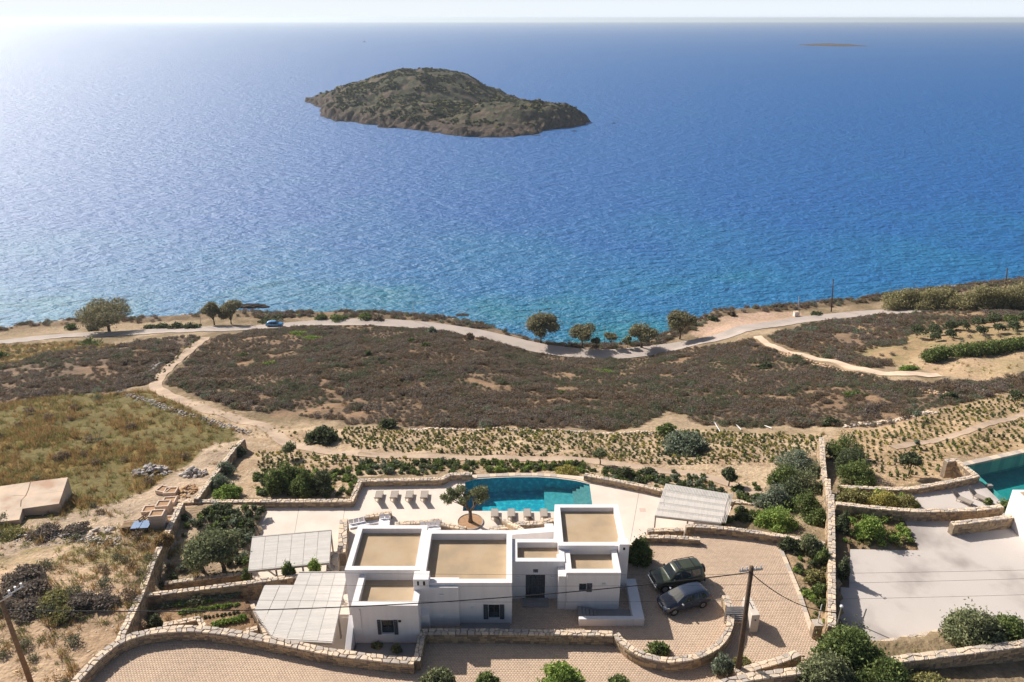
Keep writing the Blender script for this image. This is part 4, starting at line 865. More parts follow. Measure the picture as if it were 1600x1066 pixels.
# ---------------------------------------------------------------- cars
def loft_car(name, label, loc, rz, st, paint, wheel_r, wheels, suv=False, rack=False, scale=1.0):
    """st: stations (x, z_bottom, z_belt, w_belt, z_top, w_top), nose at -x"""
    root = empty(name, loc, rz, label, "car"); root.scale = (scale,) * 3
    m = MB(); rings = []
    for (x, zb, zs, ws, zt, wt) in st:
        half = [(ws * .80, zb), (ws * .96, zb + .10), (ws * 1.0, (zb + zs) / 2), (ws * .985, zs - .03), (ws * .955, zs), (wt, zt - .05 if zt - zs > .1 else zt - .012), (wt * .90, zt), (wt * .45, zt + .018)]
        ring = [(x, -a, b_) for a, b_ in half] + [(x, 0, half[-1][1] + .006)] + [(x, a, b_) for a, b_ in reversed(half)]; rings.append(ring)
    n = len(rings[0]); m.v = [p for r_ in rings for p in r_]
    for i in range(len(rings) - 1):
        for k in range(n - 1): m.f.append((i * n + k, i * n + k + 1, (i + 1) * n + k + 1, (i + 1) * n + k)); m.mi.append(0); m.r.append(.5)
        m.f.append((i * n + n - 1, i * n, (i + 1) * n, (i + 1) * n + n - 1)); m.mi.append(1); m.r.append(.5)
    m.f.append(tuple(range(n))); m.f.append(tuple(reversed(range((len(rings) - 1) * n, len(rings) * n)))); m.mi += [0, 0]; m.r += [.5, .5]
    bo = m.build("body", [paint, BLACKP], root, smooth=True)
    es = bo.modifiers.new("edges", 'EDGE_SPLIT'); es.split_angle = R(38)
    def ip(x):
        for i in range(len(st) - 1):
            if st[i][0] <= x <= st[i + 1][0]:
                t = (x - st[i][0]) / (st[i + 1][0] - st[i][0]); return [a + (c - a) * t for a, c in zip(st[i], st[i + 1])]
        return list(st[-1] if x > st[-1][0] else st[0])
    def sidept(x, t, s, off=.012):      # t 0 belt .. 1 roof
        q = ip(x); y = q[3] * .955 + (q[5] - q[3] * .955) * t; z = q[2] + (q[4] - .05 - q[2]) * t; return (x, s * (y + off), z)
    def glass(name_, xs0, xs1, xt0, xt1, lo=.08, hi=.93):
        for s in (-1, 1):
            g = MB(); p = [sidept(xs0, lo, s), sidept(xs1, lo, s), sidept(xt1, hi, s), sidept(xt0, hi, s)]; g.poly(p if s < 0 else list(reversed(p))); g.build(name_, GLASS, root)
    def cross(x0, x1, f=.86, name_="windscreen", off=.014, mat_=None, t0=.04, t1=.96):
        g = MB(); a, c = ip(x0), ip(x1); nrm = Vector((-(c[4] - a[4]), 0, (c[0] - a[0]))).normalized() * off * (1 if c[0] > a[0] else 1)
        if nrm.z < 0: nrm = -nrm
        A = Vector((a[0] + (c[0] - a[0]) * t0, 0, a[4] + (c[4] - a[4]) * t0)) + nrm; B = Vector((a[0] + (c[0] - a[0]) * t1, 0, a[4] + (c[4] - a[4]) * t1)) + nrm
        for k in range(4):
            u0, u1 = -1 + k / 2, -1 + (k + 1) / 2; cr = lambda u: .02 * (1 - u * u); g.poly([(A.x, u0 * a[5] * f, A.z + cr(u0)), (A.x, u1 * a[5] * f, A.z + cr(u1)), (B.x, u1 * c[5] * f, B.z + cr(u1)), (B.x, u0 * c[5] * f, B.z + cr(u0))])
        return g.build(name_, mat_ or GLASS, root, smooth=True)
    for wx in wheels:
        for s in (-1, 1):
            wb = ip(wx)[3]; a = MB(); a.tube([(wx, s * (wb - .22), wheel_r + .0), (wx, s * (wb + .004), wheel_r)], wheel_r * 1.14, 20); a.build("wheel_arch", BLACKP, root)
            t = MB(); t.tube([(wx, s * (wb - .2), wheel_r), (wx, s * (wb + .012), wheel_r)], wheel_r, 20); w_ = t.build("wheel", TYRE, root, smooth=False)
            t = MB(); t.tube([(wx, s * (wb + .0), wheel_r), (wx, s * (wb + .02), wheel_r)], wheel_r * .62, 16); t.build("rim", METAL, w_)
            for k in range(5):
                th = k * 2 * math.pi / 5; t = MB(); t.obox((wx + math.cos(th) * wheel_r * .33, s * (wb + .026), wheel_r + math.sin(th) * wheel_r * .33), wheel_r * .5, .01, .05, 0, 0); sp_ = t.build("spoke", CHROME, w_)
    return root, ip, sidept, glass, cross
# stations for the four wheel drive estate
ST = [(-2.10, .42, .80, .70, .86, .60), (-2.04, .36, .95, .80, .99, .66), (-1.9, .34, 1.00, .86, 1.045, .70), (-1.1, .32, 1.05, .89, 1.11, .74), (-.93, .32, 1.06, .90, 1.14, .76), (-.42, .32, 1.07, .90, 1.66, .66),
      (-.25, .32, 1.08, .90, 1.72, .67), (.6, .32, 1.09, .90, 1.76, .68), (1.75, .33, 1.09, .89, 1.74, .66), (1.98, .36, 1.05, .86, 1.62, .63), (2.12, .42, 1.02, .82, 1.12, .66)]
a = Vector(P(1022, 906, ZC + .7)); c = Vector(P(1092, 888, ZC + .7)); ang = math.atan2(c.y - a.y, c.x - a.x)
ctr = Vector(P(1057, 899, ZC + .75)); car, ip, sidept, glass, cross = loft_car("parked_car", "dark green off-road estate car with roof rack parked behind the blue one", (ctr.x, ctr.y, ZC + .03), ang - R(5), ST, PAINT_G, .37, (-1.38, 1.30), scale=.96)
cross(-.93, -.42, .9); cross(-1.85, -1.02, .55, "bonnet_panel", .012, PAINT_G); glass("side_window", -.78, -.02, -.36, -.02); glass("side_window", .06, .85, .06, .85); glass("side_window", .95, 1.70, .95, 1.66); cross(1.99, 2.11, .85, "rear_window")
for s in (-1, 1):
    m = MB(); m.box(-2.11, s * .62 - .13, .72, -2.03, s * .62 + .13, .88); m.build("headlight", LAMPW, car)
    m = MB(); m.box(2.08, s * .74 - .06, .75, 2.14, s * .74 + .06, 1.0); m.build("tail_light", LAMPR, car)
    m = MB(); m.box(-.72, s * .98 - .1, 1.06, -.58, s * .98 + .1, 1.22); m.build("wing_mirror", BLACKP, car, bevel=.02)
    m = MB(); m.tube([(-.2, s * .60, 1.76), (-.1, s * .60, 1.84), (1.55, s * .60, 1.85), (1.7, s * .60, 1.78)], .028, 8); m.build("roof_rail", BLACKP, car)
    m = MB(); m.box(-1.0, s * .915 - .012, .50, 1.0, s * .915 + .012, .62); m.build("side_moulding", BLACKP, car)
    for k in (-.06, .9):
        m = MB(); m.tube([(k, s * .905, 1.07), (k, s * .93, .45)], .008, 5); m.build("door_seam", BLACKP, car)
for x_ in (.15, 1.25): m = MB(); m.box(x_ - .03, -.6, 1.83, x_ + .03, .6, 1.87); m.build("cross_bar", BLACKP, car)
m = MB(); m.box(-.12, -.45, 1.745, .14, .45, 1.775); m.build("sunroof", GLASS, car)
m = MB(); m.box(-2.17, -.80, .44, -2.03, .80, .64); m.build("front_bumper", CHROME, car, bevel=.03)
m = MB(); m.box(-2.115, -.44, .68, -2.06, .44, .90); gr = m.build("grille", BLACKP, car)
for k in range(6): m = MB(); m.box(-2.125, -.38 + k * .14, .70, -2.116, -.34 + k * .14, .88); m.build("grille_bar", CHROME, gr)
m = MB(); m.box(-2.19, -.26, .47, -2.172, .26, .58); m.build("number_plate", LAMPW, car)
m = MB(); m.box(2.06, -.84, .40, 2.2, .84, .60); m.build("rear_bumper", BLACKP, car, bevel=.03)
m = MB(); m.tube([(2.14, 0, 1.02), (2.36, 0, 1.02)], .36, 20); sw = m.build("spare_wheel", TYRE, car); m = MB(); m.tube([(2.361, 0, 1.02), (2.375, 0, 1.02)], .24, 16); m.build("cover", BLACKP, sw)
# hatchback
ST2 = [(-2.06, .34, .58, .62, .66, .52), (-1.98, .26, .70, .76, .76, .62), (-1.8, .24, .76, .83, .84, .68), (-1.2, .23, .86, .87, .97, .74), (-1.0, .23, .90, .88, 1.02, .76), (-.30, .23, .94, .89, 1.42, .60),
       (0.0, .23, .95, .89, 1.475, .61), (.7, .23, .97, .89, 1.50, .61), (1.4, .25, .98, .88, 1.44, .58), (1.72, .28, .97, .86, 1.32, .56), (2.02, .36, .93, .80, 1.02, .62), (2.10, .44, .85, .74, .90, .60)]
a = Vector(P(1042, 941, ZC + .7)); c = Vector(P(1096, 923, ZC + .7)); ang = math.atan2(c.y - a.y, c.x - a.x)
ctr = Vector(P(1068, 935, ZC + .6)); car, ip, sidept, glass, cross = loft_car("parked_car", "blue grey hatchback parked in the shade nearest the curved wall", (ctr.x, ctr.y, ZC + .03), ang - R(4), ST2, PAINT_B, .31, (-1.28, 1.28), scale=.94)
cross(-1.0, -.30, .9); glass("side_window", -.80, .22, -.22, .22); glass("side_window", .29, 1.15, .29, 1.15); glass("side_window", 1.2, 1.62, 1.2, 1.42, .12, .8); cross(1.73, 2.01, .88, "rear_window")
cross(-1.75, -1.08, .72, "bonnet_panel", .010, PAINT_B)
for s in (-1, 1):
    m = MB(); m.hexa([(-2.0, s * .56 - .12, .56), (-1.78, s * .72 - .1, .60), (-1.78, s * .72 + .09, .60), (-2.0, s * .56 + .12, .56)], [(-1.99, s * .56 - .12, .72), (-1.74, s * .72 - .1, .80), (-1.74, s * .72 + .06, .80), (-1.99, s * .56 + .12, .72)]); m.build("headlight", LAMPW, car)
    m = MB(); m.box(1.98, s * .68 - .09, .72, 2.09, s * .68 + .09, .92); m.build("tail_light", LAMPR, car)
    m = MB(); m.box(-.72, s * .97 - .10, .93, -.58, s * .97 + .09, 1.06); m.build("wing_mirror", METAL, car, bevel=.03)
    for k in (.26, 1.0): m = MB(); m.tube([(k, s * .89, .93), (k, s * .905, .35)], .007, 5); m.build("door_seam", BLACKP, car)
    for k in (.05, .85): m = MB(); m.box(k, s * .90 - .015, .80, k + .18, s * .90 + .015, .83); m.build("door_handle", CHROME, car)
m = MB(); m.box(-2.08, -.40, .36, -2.03, .40, .52); m.build("grille", BLACKP, car)
m = MB(); m.box(-2.1, -.25, .54, -2.07, .25, .64); m.build("number_plate", LAMPW, car)
# blue car on the coast road
p = G(430, 511); z_ = p[2] + .14
car, ip, sidept, glass, cross = loft_car("car", "small bright blue car driving along the coast road on the left", (p[0], p[1], z_), R(183), ST2, PAINT_C, .31, (-1.28, 1.28))
cross(-1.0, -.30, .9); glass("side_window", -.80, .22, -.22, .22); glass("side_window", .29, 1.15, .29, 1.15); cross(1.73, 2.01, .88, "rear_window")
for s in (-1, 1): m = MB(); m.box(-2.02, s * .56 - .12, .56, -1.9, s * .56 + .12, .72); m.build("headlight", LAMPW, car)

# ---------------------------------------------------------------- poles, wires, gate
def pole(name, label, base, top, r0, r1, mat, cat="utility pole"):
    root = empty(name, base, 0, label, cat); m = MB(); d = Vector(top) - Vector(base); m.tube([(0, 0, -.3), d * .5, d], [r0, (r0 + r1) / 2, r1], 12); m.build("shaft", mat, root, smooth=True); return root, d
zb = ZC; b_ = P(1152, 1057, zb); tp = F(1172, 884, b_[1] + .1); tpv = (b_[0] - .25, b_[1], tp[2])
pl, d = pole("utility_pole", "dark wooden utility pole standing by the gate in front of the court", b_, tpv, .19, .13, WOODP)
m = MB(); m.obox((d.x, d.y, d.z - .25), 1.5, .10, .12, R(8)); ca_ = m.build("crossarm", METAL, pl)
for k in (-.6, -.3, .3, .6): m = MB(); m.tube([(d.x + k, d.y + k * .13, d.z - .2), (d.x + k, d.y + k * .13, d.z - .02), (d.x + k, d.y + k * .13, d.z + .04)], [.035, .05, .03], 8); m.build("insulator", CERAM, pl)
m = MB(); m.tube([(d.x + .16, d.y, d.z - .5), (d.x + .15, d.y, d.z * .5), (.19, -.05, .2)], .015, 5); m.build("earth_cable", WIRE, pl)
TOPR = Vector(b_) + d + Vector((0, 0, -.45))
bl = P(50, 1072, 34.8); tl = Vector((bl[0], bl[1], 34.8 + 8.3))
pl2, d2 = pole("utility_pole", "lighter brown utility pole cut off by the left edge with metal arms", bl, tuple(tl), .17, .12, WOODL)
m = MB(); a = d2 + Vector((0, 0, -.2))
for s in (-.12, .12): m.tube([a + Vector((-.3, s, -1.0)), a + Vector((1.25 + s, s * 3, -.05))], .045, 6)
m.build("steel_arm", METAL, pl2)
for k in range(3):
    q = a + Vector((.95 + k * .18, -.3 + k * .3, -.02)); m = MB(); m.tube([q, q + Vector((0, 0, .08)), q + Vector((0, 0, .16)), q + Vector((0, 0, .26))], [.05, .08, .05, .07], 10); m.build("insulator", CERAM, pl2)
def wire(label, a, c, sag, r, group=None, n=48):
    a, c = Vector(a), Vector(c); pts = [a.lerp(c, i / n) + Vector((0, 0, -4 * sag * (i / n) * (1 - i / n))) for i in range(n + 1)]; mid = pts[n // 2]
    m = MB(); m.off = tuple(mid); m.tube(pts, r, 5, cap=False); o = m.build("overhead_cable", WIRE, loc=tuple(mid)); return tag(o, label, "cable", group)
LC = Vector(F(8, 953, bl[1] + .1)); wire("thick black cable hanging between the two utility poles across the villa", LC, TOPR, 1.15, .034)
GLP = Vector(P(1308, 957, 37.4)); wire("thick cable sagging from the dark pole down to the gate lamp", TOPR, GLP, .75, .03)
for k, (y0, y1, lb) in enumerate(((878, 884, "uppermost thin wire crossing the whole frame above the villa fronts"), (901, 896, "middle thin wire crossing the whole frame above the villa fronts"), (925, 921, "lowest thin wire crossing the whole frame above the villa fronts"))):
    wire(lb, P(-120, y0, 43.0), P(1850, y1, 43.0), .9, .008, "thin overhead wires", 60)
# coast poles
for px, pyb, pyt, r_, lb, arm in ((1299, 487, 436, .16, "wooden utility pole on the shore side of the coast road", 0), (1568, 473, 419, .16, "wooden utility pole with lamp arms among the coastal thicket", 1), (645.5, 502, 473, .07, "thin bare pole beside the coast road in the middle of the bay", 0),
                                 (945, 546, 511, .07, "thin bare pole between the two small coast trees", 0), (313, 512, 480, .07, "thin pole left of the pair of coast trees", 0), (1249, 493, 463, .1, "short grey post above the white box on the shore", 2)):
    g = G(px, pyb); tp = F(px + (6 if arm == 1 else 3 if r_ > .1 else -1), pyt, g[1]); base = (g[0], g[1], g[2]); pl_, dd = pole("utility_pole" if r_ > .12 else "post", lb, base, (tp[0], g[1], tp[2]), r_, r_ * .75, WOODP if r_ > .12 else PERGM, "utility pole" if r_ > .12 else "pole")
    if arm == 1:
        for zz in (-.4, -2.2): m = MB(); m.tube([dd + Vector((0, 0, zz)), dd + Vector((1.0, -.1, zz + .1))], .05, 6); lm = m.build("lamp_arm", METAL, pl_)
g = G(1243, 494); bx = empty("meter_box", g, R(10), "white concrete meter box beside the coast road", "box"); m = MB(); m.box(-.55, -.45, -.2, .55, .45, 1.15); m.build("cabinet", LAMPW, bx, bevel=.04); m = MB(); m.box(-.62, -.52, 1.151, .62, .52, 1.25); m.build("lid", CONC, bx, bevel=.02)
# slatted gate with its pillar
gp = Vector(P(1176, 988, ZC)); gate = empty("sliding_gate", (gp.x - .85, gp.y + .9, ZC), 0, "grey metal slatted gate between the curved wall and the pale pillar", "gate")
for k in range(7): m = MB(); m.box(-.95, -.04, .18 + k * .20, .95, .04, .30 + k * .20); m.build("slat", METAL, gate)
for s in (-1, 1): m = MB(); m.box(s * .98 - .03, -.05, 0, s * .98 + .03, .05, 1.65); m.build("gate_post", METAL, gate)
pi = empty("gate_pillar", (gp.x, gp.y + .25, ZC), R(4), "pale rendered gate pillar with a slot, its slatted shadow beside it", "pillar")
m = MB(); m.box(-.30, -.30, 0, .30, 1.5, 1.65); m.build("shaft", pm("pillar_render", (.62, .55, .48), (.54, .47, .41), 2, .85), pi, bevel=.03); m = MB(); m.box(-.03, .3, 1.652, .03, 1.0, 1.66); m.build("slot", DARKIN, pi); m = MB(); m.tube([(0, -.305, 1.2), (0, -.33, 1.2)], .06, 10); m.build("intercom", BLACKP, pi)
p = P(1273, 994, ZC); pi = empty("gate_pillar", p, 0, "low stone gate pillar with a white marker post at the drive's right side", "pillar")
m = MB(); m.box(-.28, -.28, 0, .28, .28, 1.2); m.build("shaft", STONE_CORE, pi)
for zz in range(5):
    for s in range(4):
        m = MB(); th = s * math.pi / 2; m.obox((math.cos(th) * .29, math.sin(th) * .29, .13 + zz * .23), .06, .5 - .05 * (zz % 2), .20, th); m.build("stone", STONE, pi)
m = MB(); m.box(-.32, -.32, 1.201, .32, .32, 1.28); m.build("cap_stone", STONE_LT, pi); m = MB(); m.tube([(0, 0, 1.28), (.02, 0, 2.9)], .035, 8); m.build("marker_post", LAMPW, pi)
p = P(1306, 982, 35.6); lp = empty("lamp_post", (p[0], p[1], 35.0), 0, "thin grey lamp post with globe at the end of the boundary wall", "lamp post"); m = MB(); m.tube([(0, 0, 0), (.05, 0, 2.5)], .045, 8); m.build("shaft", METAL, lp)
m = MB(); m.tube([(.05, 0, 2.5), (.05, 0, 2.56), (.05, 0, 2.66), (.05, 0, 2.72)], [.05, .12, .12, .04], 10); m.build("globe", LAMPW, lp)
p = P(1345, 978, 34.0); lp = empty("post", p, 0, "bare grey post on the neighbour's court behind the fig", "post"); m = MB(); m.tube([(0, 0, 0), (.1, 0, 1.6)], .05, 8); m.build("shaft", METAL, lp)
# gate closing the gap of the walls, small black door in the boundary wall is in shade
p = P(1309, 945, 34.0)
# far white rods lying by the terraced field
for i, (x0, y0, x1, y1, lb) in enumerate(((1116, 662, 1125, 676, "leftmost of three white pipes lying at the field's upper edge"), (1148, 664, 1158, 673, "middle white pipe lying at the field's upper edge"), (1193, 667, 1206, 671, "rightmost white pipe lying at the field's upper edge"))):
    a, c = Vector(G(x0, y0, .25)), Vector(G(x1, y1, .15)); m = MB(); m.off = tuple(a); m.tube([a, c], .07, 6); tag(m.build("pipe", LAMPW, loc=tuple(a)), lb, "pipe", "white pipes at the field edge")

# ---------------------------------------------------------------- left yard: slab, pallets, troughs, stone heaps
sl = PP([(-60, 795), (0, 760), (55, 752), (106, 746), (92, 787), (35, 795), (30, 812), (-60, 822)], 33.0)
m = MB(); c0 = Vector(sl[2]); m.off = tuple(c0); m.prism(sl, 31.2, 33.0); tag(m.build("concrete_slab", SLABM, loc=tuple(c0)), "cracked pinkish concrete platform with a notched corner on the left", "platform")
for pts_ in ([(48, 752), (44, 766), (40, 775), (33, 782), (32, 792)], [(-5, 778), (20, 774), (40, 775), (66, 771), (98, 768)]):
    q_ = [P(a, b_, 33.004) for a, b_ in pts_]; m = MB(); m.off = tuple(c0)
    for i in range(len(q_) - 1): a, b_ = q_[i], q_[i + 1]; m.poly([(a[0] - .04, a[1], a[2]), (b_[0] - .04, b_[1], b_[2]), (b_[0] + .04, b_[1] + .03, b_[2]), (a[0] + .04, a[1] + .03, a[2])])
    m.build("crack", SOIL_DK, bpy.data.objects["concrete_slab"])
def rock_mesh(r=1.0, sub=1, seed=0):
    import bmesh
    bm = bmesh.new(); bmesh.ops.create_icosphere(bm, subdivisions=sub, radius=1); rg = random.Random(seed)
    for v in bm.verts: v.co *= rg.uniform(.72, 1.12)
    for v in bm.verts: v.co.z *= .62
    me = bpy.data.meshes.new("stone"); bm.to_mesh(me); bm.free(); return me
ROCKS = [rock_mesh(1, 1, i) for i in range(6)]
for me in ROCKS: me.materials.append(STONE_LT)
ROCKD = [me.copy() for me in ROCKS]
for me in ROCKD: me.materials[0] = pm("heap_stone", (.50, .45, .42), (.26, .24, .23), 2, .9, .4, 8, rnd=.8)
BRK = [me.copy() for me in ROCKS]
for me in BRK: me.materials[0] = pm("tile_rubble", (.55, .36, .20), (.38, .24, .14), 2, .9, .4, 8, rnd=.8)
def heap(label, px, n, spread, hmax, size, meshes, cat="stone pile"):
    p = G(*px); root = empty("stone_heap", p, 0, label, cat)
    for i in range(n):
        a = random.uniform(0, 6.28); q = random.random() ** .6; x = math.cos(a) * q * spread[0]; y = math.sin(a) * q * spread[1]; o = link("stone", random.choice(meshes), root)
        o.location = (x, y, (1 - q) * hmax * random.uniform(.5, 1) + size * .2 + ground(p[0] + x, p[1] + y) - p[2]); s = size * random.uniform(.6, 1.3); o.scale = (s * random.uniform(.8, 1.3), s, s); o.rotation_euler = tuple(random.uniform(-.5, .5) if k < 2 else a for k in range(3))
    return root
heap("heap of grey field stones on the golden grass above the track", (237, 738), 70, (2.0, 1.2), 1.0, .28, ROCKD)
heap("heap of dark flat stones and boards by the leaning wall's foot", (304, 742), 50, (1.6, 1.0), .9, .27, ROCKD)
heap("pile of orange broken tiles against the leaning wall", (290, 770), 60, (1.0, 1.6), .6, .18, BRK)
heap("small pile of pale stones near the track's dark bushes", (160, 832), 26, (1.1, .5), .6, .25, ROCKS)
def trough(px, lb, stack=1, rz=.1, fallen=False):
    g = G(*px)
    for k in range(stack):
        t = empty("planter_trough", (g[0], g[1], g[2] + k * .52), rz + random.uniform(-.03, .03), lb[k], "trough", "square stone troughs stacked left of the garden wall"); W, D, H = 1.25, 1.05, .5
        m = MB(); 
        m.box(-W / 2, -D / 2, 0, W / 2, D / 2, .18)
        for q in ((-W / 2, -D / 2, W / 2, -D / 2 + .13), (-W / 2, D / 2 - .13, W / 2, D / 2), (-W / 2, -D / 2 + .13, -W / 2 + .13, D / 2 - .13), (W / 2 - .13, -D / 2 + .13, W / 2, D / 2 - .13)): m.box(q[0], q[1], .181, q[2], q[3], H)
        m.build("rim", TROUGH, t, bevel=.03)
        m = MB(); m.box(-W / 2 + .14, -D / 2 + .14, .2, W / 2 - .14, D / 2 - .14, H - .10); m.build("fill", TERRA, t)
trough((268, 772), ["right one of the two farthest troughs touching each other"], rz=.1)
trough((262, 768), ["tilted farthest trough half hidden by its neighbour"], rz=-.35) if False else None
t_ = G(258, 771); trough((257, 770), ["left one of the two farthest troughs, turned slightly"], rz=-.3)
trough((266, 787), ["single trough in the middle of the row nearest the wall corner"])
trough((235, 801), ["lone trough standing apart to the left of the stacks"])
trough((258, 800), ["trough at the foot of the stack behind the tall one", "upper trough of the low stack behind the tall one"], 2)
trough((250, 823), ["bottom trough of the tallest stack next to the pallets", "middle trough of the tallest stack next to the pallets", "topmost trough of the tallest stack next to the pallets"], 3)
trough((240, 820), ["trough filled with tiles low between pallets and stacks"])
trough((262, 818), ["grey shaded trough between the tall stack and the wall"])
def pallet(loc, rz, lb, rx=0):
    t = empty("pallet", loc, rz, lb, "pallet", "wooden pallets in the yard"); t.rotation_euler = (rx, 0, rz)
    for k in range(6): m = MB(); m.box(-.6, -.5 + k * .18, .11, .6, -.5 + k * .18 + .11, .135); m.build("board", PALLET, t)
    for s in (-1, 0, 1): m = MB(); m.box(s * .5 - .05, -.5, .02, s * .5 + .05, .51, .109); m.build("bearer", PALLET, t)
g = G(205, 829)
for k in range(5): pallet((g[0], g[1], g[2] + .02 + k * .15), .15 + random.uniform(-.05, .05), ["bottom pallet of the stack left of the blue sheet", "second pallet from the ground in the pallet stack", "third pallet from the ground in the pallet stack", "fourth pallet from the ground in the pallet stack", "topmost pallet of the stack left of the blue sheet"][k])
pallet((g[0] + .95, g[1] + .8, g[2] + .5), 1.2, "pallet leaning upright at the back of the pallet stack", R(70))
g = G(223, 829); t = empty("blue_table", g, .1, "bright blue sheet lying on a dark frame between pallets and troughs", "table")
m = MB(); m.box(-.75, -.55, .62, -.03, .55, .68); m.box(.03, -.55, .62, .75, .55, .68); m.build("sheet", BLUEP, t)
for sx_ in (-.65, .65):
    for sy_ in (-.45, .45): m = MB(); m.box(sx_ - .05, sy_ - .05, 0, sx_ + .05, sy_ + .05, .615); m.build("leg", WOODP, t)
bedn = PP([(1306, 812), (1328, 815), (1327, 918), (1304, 916)], 34.03); m = MB(); m.off = tuple(Vector(bedn[0])); m.prism(bedn, 33.8, 34.03); tag(m.build("planting_bed", SOIL_DK, loc=tuple(bedn[0])), kind='structure')

# field walls of loose stones: heaps in a line
def rubble_wall(label, px, n, w, size, meshes=None, hgt=.45):
    pts = [Vector(G(a, b_)) for a, b_ in px]; root = empty("dry_stone_wall", tuple(pts[len(pts) // 2]), 0, label, "dry stone wall"); M = MB(); V = []; Fc = []; rr = []
    seg = linear([(p.x, p.y, p.z) for p in pts], .5)
    for i in range(n):
        k = random.randrange(len(seg) - 1); p = seg[k].lerp(seg[k + 1], random.random()); x = p.x + random.gauss(0, w / 2); y = p.y + random.gauss(0, w / 2); s = size * random.uniform(.5, 1.3); me = ROCKS[i % 6]
        z = float(T0(x, y)) + random.random() * hgt * max(0, 1 - abs(y - p.y) / w); a = random.uniform(0, 6.28); ca_, sa_ = math.cos(a), math.sin(a); b0 = len(V)
        V += [(x + (v.co.x * ca_ - v.co.y * sa_) * s * 1.2 - root.location.x, y + (v.co.x * sa_ + v.co.y * ca_) * s - root.location.y, z + v.co.z * s - root.location.z) for v in me.vertices]; Fc += [[b0 + q for q in f.vertices] for f in me.polygons]; rr += [random.random()] * len(me.polygons)
    o = link("stones", npmesh("stones", np.array(V), np.array(Fc), ROCKD[0].materials[0] if meshes is None else meshes, rr), root); tag(o, kind='stuff'); return root
rubble_wall("tumbled field wall between golden grass and the dirt track", [(188, 613), (215, 622), (250, 634), (285, 648), (330, 660), (360, 668), (392, 680)], 460, .8, .15)
rubble_wall("short tumbled wall along the left side of the dirt track", [(232, 590), (250, 570), (275, 548)], 200, .7, .22)
rubble_wall("low line of white stones along the top of the terraced field", [(640, 671), (800, 673), (950, 678), (1030, 679), (1060, 676)], 700, .35, .15, STONE_LT, .2)
rubble_wall("orange stone bank below the pale concrete path", [(1225, 553), (1262, 566), (1310, 580), (1360, 592), (1410, 606)], 520, .9, .25, pm("orange_rubble", (.55, .38, .24), (.36, .25, .17), 2, .9, rnd=.7), .3)
rubble_wall("low ridge of grey spoil and broken stone below the yard track", [(30, 842), (80, 839), (130, 843), (185, 848)], 240, .9, .11, None, .3)
rubble_wall("scattered reddish stones in the heath right of the middle", [(1425, 606), (1450, 612), (1475, 617)], 150, .8, .25, pm("orange_rubble", (.5, .3, .2), None), .3)
rubble_wall("line of pale stones at the upper left corner of the right field", [(1320, 668), (1360, 662), (1420, 652), (1460, 645)], 260, .6, .2, STONE_LT, .2)

# ---------------------------------------------------------------- islands, rocks, boat
ISL_PX = [(477, 158), (492, 166), (505, 170), (500, 180), (522, 191), (560, 192), (600, 199), (645, 204), (690, 211), (740, 215), (790, 214), (835, 210), (870, 203), (900, 196), (922, 190), (912, 183), (880, 176), (840, 166), (812, 157), (790, 157), (794, 150), (784, 144), (760, 141), (700, 136), (630, 134), (570, 140), (525, 148)]
ISL = PP(ISL_PX, 0)
def islandmesh(name, poly, hills, res, cliff, mat, seed=3, amp=1.0):
    xa = [p[0] for p in poly]; ya = [p[1] for p in poly]; X, Y = np.meshgrid(np.arange(min(xa) - 8, max(xa) + 8, res), np.arange(min(ya) - 8, max(ya) + 8, res * 1.4))
    WX = X + (fbm(X, Y, 14, seed) - .5) * 16; WY = Y + (fbm(X, Y, 14, seed + 4) - .5) * 16
    d = np.full(X.shape, 1e9); pp = poly
    for i in range(len(pp)):
        a = np.array(pp[i][:2]); c = np.array(pp[(i + 1) % len(pp)][:2]); ab = c - a; t = np.clip(((WX - a[0]) * ab[0] + (WY - a[1]) * ab[1]) / (ab @ ab), 0, 1); d = np.minimum(d, np.hypot(WX - a[0] - t * ab[0], WY - a[1] - t * ab[1]))
    d = np.where(inpoly(WX, WY, poly), d, -d)
    H = np.zeros(X.shape)
    for hx, hy, hz, rx, ry in hills: H = np.maximum(H, hz * np.exp(-(((X - hx) / rx) ** 2 + ((Y - hy) / ry) ** 2) ** 1.8))
    base = cliff * (1 - np.exp(-np.clip(d, 0, None) / 5.0)); Z = base + H * (1 - np.exp(-np.clip(d, 0, None) / 13))
    rid = np.abs(fbm(X, Y, 9, 21) - .5) * 2; Z += np.where(d > 0, (rid - .3) * 9.0 * amp * np.exp(-np.clip(d, 0, None) / 14) + (fbm(X, Y, 12, 31) - .5) * 3.4 * amp + (fbm(X, Y, 34, 35) - .5) * 7 * amp * np.clip(d / 15, 0, 1) + (fbm(X, Y, 4, 33) - .5) * 1.2 * amp, 0) * np.clip(d / 3, 0, 1)
    Z = np.where(d < 0, np.maximum(d * .6, -3), Z) - .15; ny_, nx_ = X.shape; ii_ = np.arange(ny_ * nx_).reshape(ny_, nx_); Fq_ = np.stack([ii_[:-1, :-1], ii_[:-1, 1:], ii_[1:, 1:], ii_[1:, :-1]], -1).reshape(-1, 4)
    kp = (d.ravel()[Fq_] > -7).any(1)
    return npmesh(name, np.stack([X, Y, Z], -1).reshape(-1, 3), Fq_[kp], mat), X, Y, Z, d
